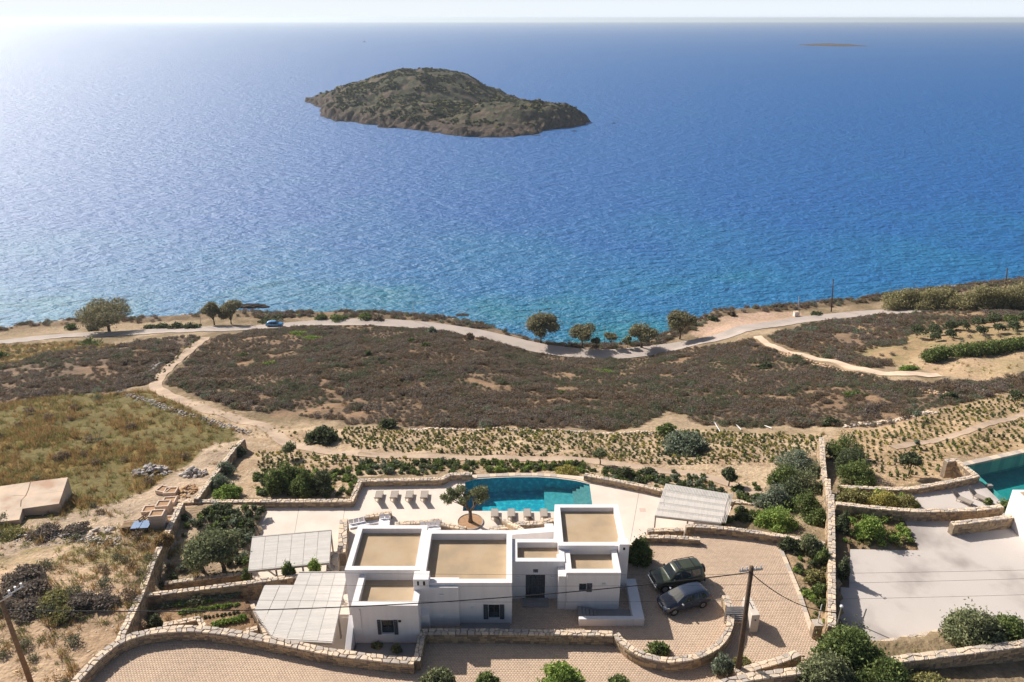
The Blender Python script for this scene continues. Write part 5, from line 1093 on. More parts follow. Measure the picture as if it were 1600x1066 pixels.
def rockmat(name):
    m = bpy.data.materials.new(name); m.use_nodes = True; N = m.node_tree.nodes; L = m.node_tree.links; b = N["Principled BSDF"]; b.inputs["Roughness"].default_value = .95; b.inputs["Specular IOR Level"].default_value = .15
    geo = N.new("ShaderNodeNewGeometry"); sn = N.new("ShaderNodeSeparateXYZ"); L.new(geo.outputs["Normal"], sn.inputs[0]); sp_ = N.new("ShaderNodeSeparateXYZ"); L.new(geo.outputs["Position"], sp_.inputs[0])
    def noise(s, d=6):
        n = N.new("ShaderNodeTexNoise"); n.inputs["Scale"].default_value = s; n.inputs["Detail"].default_value = d; n.inputs["Roughness"].default_value = .65; L.new(geo.outputs["Position"], n.inputs["Vector"]); return n
    def ramp(src, els):
        r_ = N.new("ShaderNodeValToRGB"); e_ = r_.color_ramp.elements; e_[0].position, e_[0].color = els[0][0], (*els[0][1], 1); e_[1].position, e_[1].color = els[-1][0], (*els[-1][1], 1)
        for p_, c_ in els[1:-1]: q_ = e_.new(p_); q_.color = (*c_, 1)
        L.new(src, r_.inputs[0]); return r_
    def mix(f, a, c):
        x = N.new("ShaderNodeMix"); x.data_type = 'RGBA'; L.new(f, x.inputs[0]); L.new(a, x.inputs[6]); L.new(c, x.inputs[7]); return x.outputs[2]
    rock = ramp(noise(.25).outputs["Fac"], [(.3, (.035, .027, .024)), (.5, (.08, .06, .05)), (.7, (.16, .12, .095))])
    earth = ramp(noise(.12).outputs["Fac"], [(.35, (.10, .078, .056)), (.6, (.155, .115, .085))])
    green = ramp(noise(.6).outputs["Fac"], [(.3, (.04, .045, .028)), (.55, (.065, .07, .04)), (.7, (.10, .10, .055))])
    cov = ramp(noise(.10, 9).outputs["Fac"], [(.44, (0, 0, 0)), (.52, (1, 1, 1))])
    flat = N.new("ShaderNodeMapRange"); flat.inputs[1].default_value = .70; flat.inputs[2].default_value = .9; L.new(sn.outputs["Z"], flat.inputs[0])
    hz = N.new("ShaderNodeMapRange"); hz.inputs[1].default_value = 3.5; hz.inputs[2].default_value = 8.5; L.new(sp_.outputs["Z"], hz.inputs[0])
    ml = N.new("ShaderNodeMath"); ml.operation = 'MULTIPLY'; L.new(flat.outputs[0], ml.inputs[0]); L.new(hz.outputs[0], ml.inputs[1])
    ml2 = N.new("ShaderNodeMath"); ml2.operation = 'MULTIPLY'; L.new(ml.outputs[0], ml2.inputs[0]); L.new(cov.outputs[0], ml2.inputs[1])
    c1 = mix(ml.outputs[0], rock.outputs[0], earth.outputs[0]); c2 = mix(ml2.outputs[0], c1, green.outputs[0])
    wet = N.new("ShaderNodeMapRange"); wet.inputs[1].default_value = .1; wet.inputs[2].default_value = 1.3; L.new(sp_.outputs["Z"], wet.inputs[0]); dk = N.new("ShaderNodeRGB"); dk.outputs[0].default_value = (.055, .045, .04, 1)
    c3 = mix(wet.outputs[0], dk.outputs[0], c2); L.new(c3, b.inputs["Base Color"])
    bn = noise(.7, 8); bp_ = N.new("ShaderNodeBump"); bp_.inputs["Strength"].default_value = 1; bp_.inputs["Distance"].default_value = 1.3; L.new(bn.outputs["Fac"], bp_.inputs["Height"]); L.new(bp_.outputs[0], b.inputs["Normal"]); return m
ROCKI = rockmat("island_rock")
pk = P(655, 150, 0); y1, y2 = 735, 590
def atdist(px, y, z): return (px - 800) / FPX * (y / CP), y, z
h1 = (P(655, 146, 0)[0] * .88, 715, 31, 62, 90); h2 = (55 * .9, 600, 12.5, 55, 42); h3 = (-60, 620, 12, 70, 50)
h1 = (-84, 712, 26.5, 66, 88); h2 = (20, 586, 12.5, 58, 32); h3 = (-80, 622, 8, 70, 42)
h4 = (-125, 700, 19, 62, 78)
me, IX, IY, IZ, ID = islandmesh("island", ISL, (h1, h2, h3, h4), 1.1, 4.6, ROCKI)
tag(link("island", me), kind='structure')
for name, px, hh in (("islet", [(1245, 70.5), (1262, 71.6), (1290, 72.3), (1325, 72.8), (1356, 72.6), (1340, 71.2), (1310, 70), (1270, 69.4)], 2.2),):
    pl_ = PP(px, 0); me, *_ = islandmesh(name, pl_, ((P(1305, 71, 0)[0], P(1305, 71, 0)[1], hh, 45, 60),), 3.0, 2.2, ROCKI, 8, .5); tag(link("far_islet", me), kind='structure')
def searock(label, px, py, sx_, sy_, sz_, seed):
    p = P(px, py, 0); me = rock_mesh(1, 3, seed); me.materials.append(ROCKI); o = link("sea_rock", me, None, (p[0], p[1], -.1)); o.scale = (sx_, sy_, sz_); tag(o, label, "rock")
searock("tiny dark rock in open water right of the island", 959, 193, 1.6, 1.3, 1.1, 1)
searock("dark rock just off the island's right tip", 897, 205, 2.2, 1.4, .9, 2)
searock("pale low rock at the island's lower right shore", 838, 212, 3.5, 1.5, .7, 3)
searock("long black reef behind the pair of coast trees", 392, 479, 5.2, 1.6, 1.5, 4)
searock("right end of the black reef near the blue car", 408, 479.5, 2.6, 1.2, .9, 5)
searock("small round dark rock off the coast right of the car", 470, 489, .75, .6, .7, 6)
searock("brownish rock awash where the bay begins", 722, 492, 2.4, 1.4, .45, 7)
searock("flat reef rock close to the road bend", 700, 497, 3.5, 1.5, .35, 8)
searock("shore rock at the foot of the sandy car park", 1060, 512, 2.2, 1.8, .9, 9)
searock("pale shore boulder left of the wooden shore pole", 1268, 483, 3.2, 1.6, 1.3, 10)
p = P(569.5, 66, 0); bt = empty("sailing_boat", p, R(80), "tiny lone sailing boat far out on the pale sea", "boat")
m = MB(); m.hexa([(-1.4, -4, 0), (1.4, -4, 0), (.9, 4, 0), (-.9, 4, 0)], [(-1.9, -5.5, 1.6), (1.9, -5.5, 1.6), (.15, 7.5, 2.0), (-.15, 7.5, 2.0)]); m.build("hull", SHUT, bt)
m = MB(); m.box(-1.1, -2.5, 1.6, 1.1, 1.5, 2.7); m.build("cabin", LAMPW, bt, bevel=.2); m = MB(); m.tube([(0, .6, 1.6), (0, .6, 17)], .22, 8); m.build("mast", METAL, bt); m = MB(); m.tube([(0, .4, 3.2), (0, -4.8, 3.2)], .35, 8); m.build("boom", CUSH, bt)

# ---------------------------------------------------------------- trees and bushes
def tree(label, base, h, cw, mat, n=2600, leaf=.3, trunks=1, lobes=7, name="tree", cat="tree", group=None, clear=.28, lean=0.0, seed=None, bark=None, tr=.16):
    rg = random.Random(seed if seed is not None else hash(label) % 9999); root = empty(name, tuple(base), 0, label, cat, group); cl = []
    top = h; cz = h * clear
    for i in range(lobes):
        a = 2 * math.pi * i / lobes + rg.uniform(-.4, .4); q = rg.uniform(.35, .8) * cw / 2 if i else 0; r_ = rg.uniform(.30, .42) * cw / 2 * (1.25 if i == 0 else 1)
        zc = cz + (top - cz) * rg.uniform(.38, .72) if i else cz + (top - cz) * .7; rz_ = min(r_ * .9, (top - cz) * .36); cl.append((math.cos(a) * q + lean * zc / h, math.sin(a) * q, min(zc, top - rz_), r_ * 1.25, r_ * 1.25, rz_))
    m = MB(); t = tr * (h / 5)
    for k in range(trunks):
        off = (k - (trunks - 1) / 2) * .35; fork = Vector((off * 1.6 + lean * .3, rg.uniform(-.1, .1), cz * .8 + .2)); m.tube([(off, 0, -.3), fork * .5 + Vector((rg.uniform(-.1, .1), 0, 0)), fork], [t * 1.3, t, t * .8], 8)
        for c in cl[k::trunks]:
            e_ = Vector(c[:3]); mid = fork.lerp(e_, .5) + Vector((rg.uniform(-.2, .2), rg.uniform(-.2, .2), rg.uniform(0, .2))); m.tube([fork, mid, e_], [t * .6, t * .38, t * .15], 6)
    m.build("trunk", bark or BARK, root, smooth=True)
    crown("crown", cl, n, leaf, mat, root, rng=np.random.default_rng(rg.randrange(9999)), shell=.45); return root
def bush(label, base, w, h, mat, n=900, leaf=.16, lobes=6, name="bush", cat="bush", group=None, d=None, seed=None, shell=.5, upright=0.0):
    rg = random.Random(seed if seed is not None else hash(label) % 9999); d = d or w; root = empty(name, tuple(base), 0, label, cat, group); cl = [(0, 0, h * .42, w * .31, d * .31, h * .46)]
    for i in range(lobes * 2):
        a = rg.uniform(0, 6.283); q = rg.random() ** .5; rr_ = rg.uniform(.09, .20); zt_ = (1 - q * q * .75) * rg.uniform(.55, .95); cl.append((math.cos(a) * q * w * .42, math.sin(a) * q * d * .42, h * zt_ * .82, w * rr_, d * rr_, h * rg.uniform(.12, .24)))
        if i % 2: cl.append((math.cos(a) * q * w * .38, math.sin(a) * q * d * .38, h * .28, w * .19, d * .19, h * .26))
    m = MB()
    for c in cl[:5]: m.tube([(c[0] * .2, c[1] * .2, -.2), (c[0] * .6, c[1] * .6, c[2] * .5), c[:3]], [.05 * h / 2 + .02, .035, .015], 5)
    m.build("stem", BARK, root)
    crown("foliage", cl, n, leaf, mat, root, rng=np.random.default_rng(rg.randrange(9999)), shell=shell, upright=upright); return root
def gz(px, py): return G(px, py)
def crownsize(px0, px1, g): return (px1 - px0) / FPX * (g[1] / CP) * 1.02
# coastal trees: (label, base px, crown px left/right, top py)
for lb, bx_, by_, l_, r_, ty, n, mt, tk, lob, clr in (
    ("broad spreading tamarisk alone on the left by the coast road", 171, 519, 137, 211, 474, 5200, LF_TAM, 2, 10, .34), ("left tree of the close pair behind the coast road", 335, 508, 313, 346, 469, 2400, LF_TAM, 1, 6, .2), ("right tree of the close pair behind the coast road", 362, 507, 342, 381, 471, 3000, LF_TAM, 1, 7, .16),
    ("large round tree at the left end of the bay's tree row", 845, 536, 820, 872, 489, 4600, LF_TAM, 1, 9, .2), ("airy medium tree second from the left in the bay's row", 909, 545, 892, 934, 508, 1900, LF_TAM, 1, 7, .3), ("thin sapling right beside the airy medium tree", 932, 546, 924, 941, 528, 340, LF_OLIVE, 1, 4, .3),
    ("small slender tree right of the thin pole in the bay", 954, 544, 945, 964, 520, 560, LF_TAM, 1, 5, .35), ("little sapling left of the leaning tree in the bay", 981, 544, 974, 990, 524, 330, LF_OLIVE, 1, 4, .3), ("forked tree in the bay's row, left of the last round one", 1002, 544, 985, 1028, 507, 2300, LF_TAM, 2, 8, .32),
    ("dense round tree at the right end of the bay's row", 1062, 530, 1040, 1083, 484, 4200, LF_TAM, 1, 9, .22)):
    g = G(bx_, by_); w = crownsize(l_, r_, g); tz = F(bx_, ty, g[1])[2]; tree(lb, (g[0], g[1], g[2]), tz - g[2], w, mt, int(n * 2), .22, tk, lob, name="coast_tree", group="trees along the coast road", clear=clr, tr=.13)
for lb, x0, x1, by_, ty, n, k in (("big grey green coastal thicket left of the lamp pole, left half", 1384, 1440, 482, 449, 4200, 8), ("big coastal thicket, right half next to the gap", 1432, 1497, 482, 448, 4600, 8), ("coastal thicket right of the gap below the lamp pole", 1498, 1560, 484, 446, 4200, 8), ("tallest coastal thicket running out of the right edge", 1545, 1625, 482, 441, 5200, 9)):
    g = G((x0 + x1) / 2, by_); w = crownsize(x0, x1, g); tz = F(x0, ty, g[1])[2]; bush(lb, g, w * 1.35, (tz - g[2]) * 1.15, leafm("leaf_thicket", (.26, .24, .12), (.12, .11, .06), (.19, .175, .09), 1.6), n * 3, .2, k + 3, d=8, name="coastal_thicket", group="coastal thickets", cat="bush")
# roadside bushes on the coast
i = 0
for x0, x1, by_, h_, mt, lb in ((222, 250, 516, 1.6, LF_DARK, "left end"), (240, 268, 515, 2.0, LF_DARK, "second clump"), (263, 290, 515, 2.1, LF_DARK, "third clump"), (284, 316, 514, 1.8, LF_DARK, "right end")):
    g = G((x0 + x1) / 2, by_); bush("dark roadside hedge %s between the lone tamarisk and the tree pair" % lb, g, crownsize(x0, x1, g), h_, mt, 700, .26, 6, d=3, group="roadside hedge clumps")
for x0, x1, by_, h_, mt, lb in ((103, 125, 513, 1.5, LF_GREEN, "green shore bush left of the lone tamarisk"), (138, 155, 515, 1.4, LF_DARK, "dark shore bush close to the lone tamarisk's trunk"), (404, 444, 501, 1.3, LF_DARK, "flat dark bushes right behind the blue car"), (494, 512, 499, 1.6, LF_GREEN, "first green bush right of the blue car"), (510, 545, 500, 1.5, LF_GREEN, "long green bush right of the blue car"),
    (558, 580, 499, 2.1, LF_GREEN, "roundest green bush between the car and thin pole"), (580, 600, 500, 1.5, LF_BROWN, "brown bush next to the roundest green roadside bush"), (124, 160, 539, 1.6, LF_GREEN, "dark green mound below the road left of the lone tree"), (-8, 14, 561, 1.8, LF_GREEN, "green mound cut by the left edge below the road"),
    (666, 682, 521, 1.9, LF_GREY, "grey bush on the inner side of the road in the middle"), (725, 742, 531, 2.0, LF_BROWN, "brown dome bush inside the road where it bends"), (1105, 1122, 500, 1.4, LF_DARK, "dark bush at the sandy car park's left edge"), (1138, 1150, 493, 1.3, LF_BROWN, "brown bush at the car park's shore"), (1265, 1285, 494, 1.5, LF_DARK, "dark bush right of the white meter box")):
    g = G((x0 + x1) / 2, by_); bush(lb, g, crownsize(x0, x1, g), h_, mt, 600, .26, 6)
# bright mats in the heath
for x0, x1, by_, mt, lb in ((450, 483, 525, LF_BRIGHT, "yellow green mat near the top of the heath, left one of two"), (473, 502, 532, LF_BRIGHT, "yellow green mat just right of the first one"), (635, 655, 536, LF_GREEN, "small green mat in the upper middle heath"), (655, 678, 543, LF_GREEN, "dark green mat right of the small one in the upper heath"), (569, 582, 557, LF_GREEN, "faint green mat in the heath's centre"),
    (912, 964, 587, LF_BRIGHT, "long bright green mat under the bay trees"), (866, 892, 619, LF_GREEN, "green mat lower centre of the heath"), (1312, 1358, 622, LF_GREEN, "oval green mat right of the heath's middle"), (1178, 1212, 578, LF_DARK, "dark green mound by the top of the pale path"), (1468, 1500, 626, LF_DARK, "dark green round mound right of the oval mat"), (1280, 1312, 668, LF_DARK, "dark mound at the heath's lower right edge"),
    (370, 392, 560, LF_GREEN, "green mat right of the dirt track"), (405, 440, 574, LF_BRIGHT, "mat at the left of the heath") , (590, 628, 669, LF_DARK, "black green cushion at the heath's lower edge"), (1403, 1438, 580, LF_BRIGHT, "yellow green low bush above the pale path's end")):
    g = G((x0 + x1) / 2, by_ - 2); bush(lb, g, crownsize(x0, x1, g), .9 if mt is not LF_DARK else 1.3, mt, 900, .20, 8, name="shrub_mat", cat="shrub", d=crownsize(x0, x1, g) * .55)
# grove on the right
for i, (px, py, s, lb) in enumerate(((1432, 528, 1.25, "largest left olive of the small grove"), (1459, 523, 1, "second tree of the grove's back row"), (1461, 534, .8, "low front olive under the second one"), (1483, 518, 1, "third tree of the grove's back row"), (1484, 528, .8, "front olive beside the grove's third tree"), (1504, 516, 1, "fourth tree of the grove's back row"),
    (1527, 512, 1.05, "fifth tree of the grove's back row"), (1531, 524, .9, "front olive below the grove's fifth tree"), (1553, 510, 1.15, "roundest dark tree of the grove's back row"), (1559, 520, .8, "front olive below the roundest grove tree"), (1577, 508, 1.0, "light green tree near the grove's right end"), (1583, 517, .9, "front olive near the grove's right end"), (1598, 505, 1.0, "grove tree cut by the right edge"))):
    g = G(px, py); tree(lb, g, 2.6 * s, 3.1 * s, LF_DARK if i != 10 else LF_GREEN, 700, .2, 1, 6, name="olive_tree", group="small olive grove on the right", clear=.12, tr=.1)
def hedge(label, px, w, h, n, mat):
    pts = [Vector(G(a, b_)) for a, b_ in px]; seg = linear([tuple(p) for p in pts], 1.1); root = empty("hedge", tuple(seg[len(seg) // 2]), 0, label, "hedge"); cl = [(p.x - root.location.x + random.uniform(-.2, .2), p.y - root.location.y, p.z - root.location.z + h * .5, w * .5, w * .5, h * random.uniform(.48, .6)) for p in seg]
    crown("foliage", cl, n, .22, mat, root, shell=.7)
hedge("long dark clipped hedge running to the right edge above the dry field", [(1490, 558), (1530, 554), (1570, 549), (1625, 541)], 3.0, 2.2, 9000, LF_GREEN)
hedge("short rounded end of the dark hedge left of the long one", [(1450, 565), (1464, 562), (1474, 559)], 2.6, 2.1, 2800, LF_GREEN)
# field and garden trees
for a in (("bushy dark tree at the left end of the terraced field", 502, 691, 475, 530, 656, LF_DARK, 3600, "b"), ("big rounded wild olive by the white pipes", 1068, 701, 1032, 1106, 662, LF_GREY, 5200, "b"), ("bright green shrub behind the big wild olive", 1042, 676, 1025, 1062, 655, LF_GREEN, 1500, "b"),
          ("small field olive above the two left garden bushes", 455, 716, 441, 468, 692, LF_OLIVE, 1000, "t"), ("little olive standing right behind the pool", 937, 726, 927, 949, 700, LF_OLIVE, 900, "t"), ("round young tree at the bend of the garden path", 1138, 760, 1124, 1153, 731, LF_DARK, 1300, "t"),
          ("young tree in the right field above the sunbeds", 1420, 744, 1404, 1442, 708, LF_DARK, 1500, "t"), ("tiny leafless looking fig in the right field", 1430, 658, 1422, 1438, 640, LF_GREY, 160, "t"), ("small tree at the heath corner on the far right", 1585, 631, 1574, 1598, 610, LF_DARK, 600, "t"), ("slim shrub in the middle of the right field", 1431, 701, 1427, 1436, 687, LF_GREY, 240, "t")):
    lb, px, py, l_, r_, ty, mt, n, kind = a; g = G(px, py); w = crownsize(l_, r_, g); tz = F(px, ty, g[1] + (w / 3 if kind == "b" else 0))[2]
    if kind == "b": bush(lb, g, w, tz - g[2], mt, n, .17, 8, d=w * .85)
    else: tree(lb, g, tz - g[2], w, mt, n, .15, 1, 6, name="young_tree", clear=.3)
def gbush(lb, px, py, l_, r_, ty, mt, n, z=None, leaf=.13, lobes=7, dd=.85, name="bush", cat="bush", group=None, upright=0.0):
    g = G(px, py) if z is None else P(px, py, z); w = crownsize(l_, r_, g); tz = F(px, ty, g[1] + w * dd * .25)[2]; n = int(n * 1.9); leaf *= .78
    return bush(lb, g, w, max(.4, tz - g[2]), mt, n, leaf, lobes, d=w * dd, name=name, cat=cat, group=group, upright=upright)
for a in (("dark oleander clump, leftmost of the four above the terrace wall", 430, 768, 408, 455, 722, LF_GREEN, 3400), ("oleander clump second from left above the terrace wall", 452, 756, 434, 482, 712, LF_GREEN, 3000), ("oleander clump third from left above the terrace wall", 478, 772, 456, 508, 728, LF_GREEN, 4200), ("darkest oleander clump nearest the terrace corner", 508, 772, 488, 536, 724, LF_DARK, 4000),
          ("bright green feathery shrub left of the oleander clumps", 358, 776, 337, 384, 752, LF_BRIGHT, 2200), ("grey shrub by the foot of the leaning wall", 345, 762, 326, 366, 735, LF_GREY, 1500), ("grey shrub halfway up the leaning wall", 352, 742, 338, 374, 716, LF_GREY, 1300), ("top grey shrub beside the leaning wall", 372, 712, 360, 390, 690, LF_DARK, 1000),
          ("yellow green dome shrub behind the pool", 886, 742, 867, 912, 722, LF_GOLD, 1500), ("dark round shrub right behind the pool's corner", 975, 746, 958, 992, 724, LF_DARK, 1400), ("dark shrub next to the round one behind the terrace wall", 1013, 742, 1000, 1030, 726, LF_DARK, 900)):
    gbush(*a)
for a in (("grey shrub filling the belt between wall and upper oleanders", 1268, 752, 1248, 1288, 716, LF_OLIVE, 2600, 29.6), ("dark oleander in the middle of the tall belt", 1232, 790, 1200, 1264, 738, LF_DARK, 4000, 30.5), ("dark oleander at the belt's lower right foot by the boundary wall", 1274, 828, 1250, 1294, 786, LF_GREEN, 3000, 31.8), ("uppermost oleander in the tall belt beside the boundary wall", 1242, 742, 1200, 1284, 690, LF_GREY, 4200, 29.3), ("grey leaved oleander on the left of the tall belt", 1222, 768, 1190, 1256, 714, LF_GREEN, 4000, 30), ("big middle oleander touching the boundary wall", 1254, 778, 1218, 1288, 720, LF_OLIVE, 4600, 30), ("blue green oleander at the belt's left foot", 1206, 806, 1172, 1244, 748, LF_GREY, 4200, 30.8),
          ("wide dark oleander in the belt's right half", 1252, 814, 1216, 1288, 756, LF_GREEN, 5000, 31), ("bright green oleander in front at the belt's foot", 1214, 828, 1176, 1252, 780, LF_BRIGHT, 4400, 32), ("shrub at the pergola's lower right corner", 1136, 822, 1126, 1152, 800, LF_GREEN, 900, 32),
          ("dark shrub behind the court wall near the pergola", 1160, 818, 1142, 1180, 798, LF_DARK, 1400, 32)):
    gbush(*a)
for a in (("oleander column beyond the boundary wall, top one", 1318, 716, 1290, 1346, 664, LF_GREEN, 3400, None), ("oleander beyond the boundary wall, middle one", 1328, 742, 1296, 1360, 686, LF_DARK, 3800, None), ("oleander beyond the boundary wall, lowest dark one", 1336, 758, 1300, 1368, 708, LF_GREEN, 3800, None)):
    gbush(*a[:8], z=a[8])
# fig like bushes and flower strip in the neighbour's garden
for a in (("fig bush on the neighbour's brown patch", 1358, 840, 1330, 1385, 795, LF_BRIGHT, 1700, 34.05), ("bushy green shrub on the flower strip above the sunbeds wall", 1378, 790, 1350, 1402, 758, LF_GOLD, 1600, 32.9), ("reddish green shrub strip left of the neighbour's deck", 1330, 785, 1308, 1356, 756, LF_DRYG, 1500, 32.9), ("dry shrub at the left end of the neighbour's deck", 1418, 792, 1398, 1446, 768, LF_DRYG, 1300, 32.9),
          ("young tree in front of the neighbour's pool", 1580, 805, 1556, 1602, 766, LF_GREEN, 1300, 33.2), ("small sprig beside the neighbour's right sunbed", 1543, 788, 1534, 1550, 774, LF_GREEN, 260, 32.6), ("dark creeper at the foot of the wall on the neighbour's side", 1315, 830, 1306, 1330, 790, LF_DARK, 1400, 34.0), ("dark tall weeds between boundary wall and neighbour's court", 1314, 905, 1306, 1328, 862, LF_DARK, 1600, 34.0)):
    gbush(*a[:8], z=a[8])
# court bed
for a in (("grey olive like tree in the court bed by the boundary wall", 1262, 862, 1238, 1292, 826, LF_OLIVE, 2600, 34.45), ("dark shrub at the top left of the court bed", 1232, 856, 1214, 1250, 834, LF_DARK, 1300, 34.45), ("dark green shrub near the boundary wall's middle in the court bed", 1284, 882, 1266, 1296, 850, LF_GREEN, 1500, 34.45), ("loose green shrub halfway down the court bed", 1270, 906, 1250, 1292, 884, LF_DRYG, 1200, 34.45), ("bright shrub low in the court bed", 1282, 930, 1262, 1297, 906, LF_GREEN, 1300, 34.45), ("lowest green shrub in the court bed's narrow end", 1284, 950, 1270, 1296, 932, LF_GREEN, 700, 34.45)):
    gbush(*a[:8], z=a[8])
gbush("dark green bush in the black edged bed at the tall cube's corner", 998, 878, 978, 1022, 829, LF_GREEN, 3600, z=34.5)
o = P(998, 872, ZC + .03); m = MB(); m.off = (o[0], o[1], o[2]); q4 = PP([(977, 850), (1016, 856), (1019, 880), (979, 880)], ZC + .04); m.prism(q4, ZC - .1, ZC + .045); tag(m.build("planting_bed", SOIL_DK, loc=o, kind='structure'))
for a in (("small round laurel at the near left corner of the upper pergola", 386, 906, 378, 396, 882, LF_GREEN, 700, 33.0), ("clipped dark laurel in front of the upper pergola", 452, 902, 441, 464, 870, LF_GREEN, 1400, 33.3), ("light green bushy topiary right of the dark laurel", 493, 897, 481, 506, 864, LF_BRIGHT, 1200, 33.3)):
    gbush(*a[:8], z=a[8], name="potted_laurel", leaf=.1)
# planted garden
for a in (("gnarled olive tree in the planted garden, left one", 318, 893, 270, 340, 836, 5200), ("broad olive tree in the planted garden, right one", 350, 893, 322, 388, 826, 6200)):
    lb, px, py, l_, r_, ty, n = a; g = P(px, py, ZG); w = crownsize(l_, r_, g); tz = F(px, ty, g[1] + w * .2)[2]; tree(lb, g, tz - g[2], w * 1.05, LF_OLIVE, n, .12, 1, 9, name="olive_tree", clear=.22, tr=.22)
k = 0
rgb = random.Random(5); cells_ = []
for row, (py, x0, x1) in enumerate(((798, 330, 410), (806, 320, 408), (815, 318, 405), (824, 308, 402), (834, 330, 400), (844, 345, 398), (855, 350, 396), (868, 352, 393), (880, 356, 390))):
    x = x0 + rgb.uniform(-4, 4)
    while x < x1: cells_.append((x, py + rgb.uniform(-3, 3), rgb.uniform(.7, 1.2))); x += rgb.uniform(10, 16)
cells_ += [(290, 812, 1.0), (302, 818, .9), (292, 824, .8), (312, 806, .6), (288, 838, .6), (296, 866, 1.1), (284, 890, 1.0), (300, 886, 1.2), (272, 905, .9), (330, 800, 1), (340, 798, 1.2)]
def variant_mesh(nm, mat, w, h, n, leaf, seed, core=True):
    rg = np.random.default_rng(seed); rr_ = random.Random(seed); cl = [(0, 0, h * .4, w * .30, w * .30, h * .45)] + [(rr_.uniform(-.3, .3) * w, rr_.uniform(-.3, .3) * w, h * rr_.uniform(.45, .8), w * .13, w * .13, h * .2) for _ in range(5)] + [(math.cos(i * 1.25) * w * .27, math.sin(i * 1.25) * w * .27, h * rr_.uniform(.3, .5), w * .22, w * .22, h * .34) for i in range(5)]
    V_, F_, r_ = leaves(cl, n, leaf, rg, shell=.55); return npmesh(nm, V_, F_, mat, r_)
GS = [variant_mesh("foliage", mt, 1, .75, 260, .12, 40 + i) for i, mt in enumerate((LF_GREY, LF_DARK, LF_GREEN, LF_GREEN, LF_BRIGHT, LF_DRYG))]
def place(nm, me, loc, s, label, cat, group, sz=1.0):
    o = link(nm, me, None, loc, random.uniform(0, 6.28)); o.scale = (s, s, s * sz * random.uniform(.85, 1.15)); return tag(o, label, cat, group)
for x, y, s in cells_: place("rounded_shrub", GS[rgb.choice((0, 1, 1, 2))], P(x, y, ZG), s * .85, "rounded dark shrub among others in the walled planted garden left of the pergola", "shrub", "rounded shrubs of the planted garden")
for x in np.arange(236, 382, 9.0): place("low_hedge_plant", GS[1 if x % 2 < 1 else 2], P(x + random.uniform(-2, 2), 918 - (x - 236) * .145 + 1, ZG + .2), .62, "small dark plant in the narrow strip between kerb and garden wall", "plant", "plants in the narrow garden strip")
# shrub belt between field and terrace
BELT = [((400, 735, 560, 775), 130, (1, 2, 3, 4)), ((560, 722, 740, 742), 130, (0, 1, 2, 3)), ((740, 722, 915, 738), 110, (2, 3, 1, 4)), ((915, 738, 1060, 756), 80, (0, 1, 2, 3)), ((1040, 745, 1200, 775), 70, (1, 3, 2, 0)), ((1150, 785, 1190, 815), 16, (1, 2, 3, 3))]
DPOLY = [(p[0], p[1]) for p in PD]
belt_ = []
for (x0, y0, x1, y1), n, ch in BELT:
    for i in range(n):
        px, py = random.uniform(x0, x1), random.uniform(y0, y1)
        if x0 == 915: py += (px - 950) * .13 - 4
        if x0 == 1040: py += (px - 1100) * .12
        p = G(px, py)
        if inpoly(np.array([p[0]]), np.array([p[1]]), grow(PD, .6))[0]: continue
        z = ground(p[0], p[1]); belt_.append((p[0], p[1], z, x0, random.choice(ch)))
belt_.sort(key=lambda q: q[1] + random.uniform(0, 1))
BL = {400: ("low green shrub in the belt around the oleander clumps", "shrubs around the oleanders"), 560: ("low green shrub in the belt behind the four sunbeds' terrace wall", "shrubs behind the sunbed terrace"), 740: ("low green shrub in the belt right behind the pool's curved edge", "shrubs behind the pool"), 915: ("low green shrub in the belt behind the wall right of the pool", "shrubs right of the pool"), 1040: ("low green shrub along the garden path behind the right pergola", "shrubs along the garden path"), 1150: ("low shrub between the right pergola and the oleander belt", "shrubs beside the right pergola")}
for x, y, z, k0, v_ in belt_[:280]: place("garden_shrub", GS[v_], (x, y, z), random.uniform(.34, .85), BL[k0][0], "shrub", BL[k0][1])
BELT_REST = belt_[280:]
# flower strip, court bed and corner patches
for poly_px, z, n, ch in (([(1310, 765), (1400, 770), (1450, 796), (1340, 790)], 32.9, 60, (4, 5, 5)), ([(1320, 800), (1410, 808), (1436, 855), (1320, 850)], 34.05, 60, (5, 5, 4)), ([(1222, 848), (1290, 856), (1300, 975), (1272, 975)], 34.42, 46, (2, 5, 1, 4)), ([(1390, 1022), (1470, 1004), (1600, 1000), (1600, 1006), (1400, 1030)], 34.3, 26, (4, 5, 2))):
    pp_ = PP(poly_px, z); xa = [q[0] for q in pp_]; ya = [q[1] for q in pp_]; c_ = 0
    while c_ < n:
        x, y = random.uniform(min(xa), max(xa)), random.uniform(min(ya), max(ya))
        if inpoly(np.array([x]), np.array([y]), pp_)[0]:
            lab = {32.9: ("low dry flowering tuft on the strip above the neighbour's wall", "tufts on the neighbour's flower strip"), 34.05: ("low dry tuft on the neighbour's brown corner patch", "tufts on the neighbour's brown patch"), 34.42: ("low green plant in the triangular court bed by the boundary wall", "plants of the court bed"), 34.3: ("small plant on the narrow strip behind the bottom right wall", "plants behind the bottom right wall")}[z]
            place("low_plant", GS[random.choice(ch)], (x, y, z), random.uniform(.35, .8), lab[0], "plant", lab[1]); c_ += 1
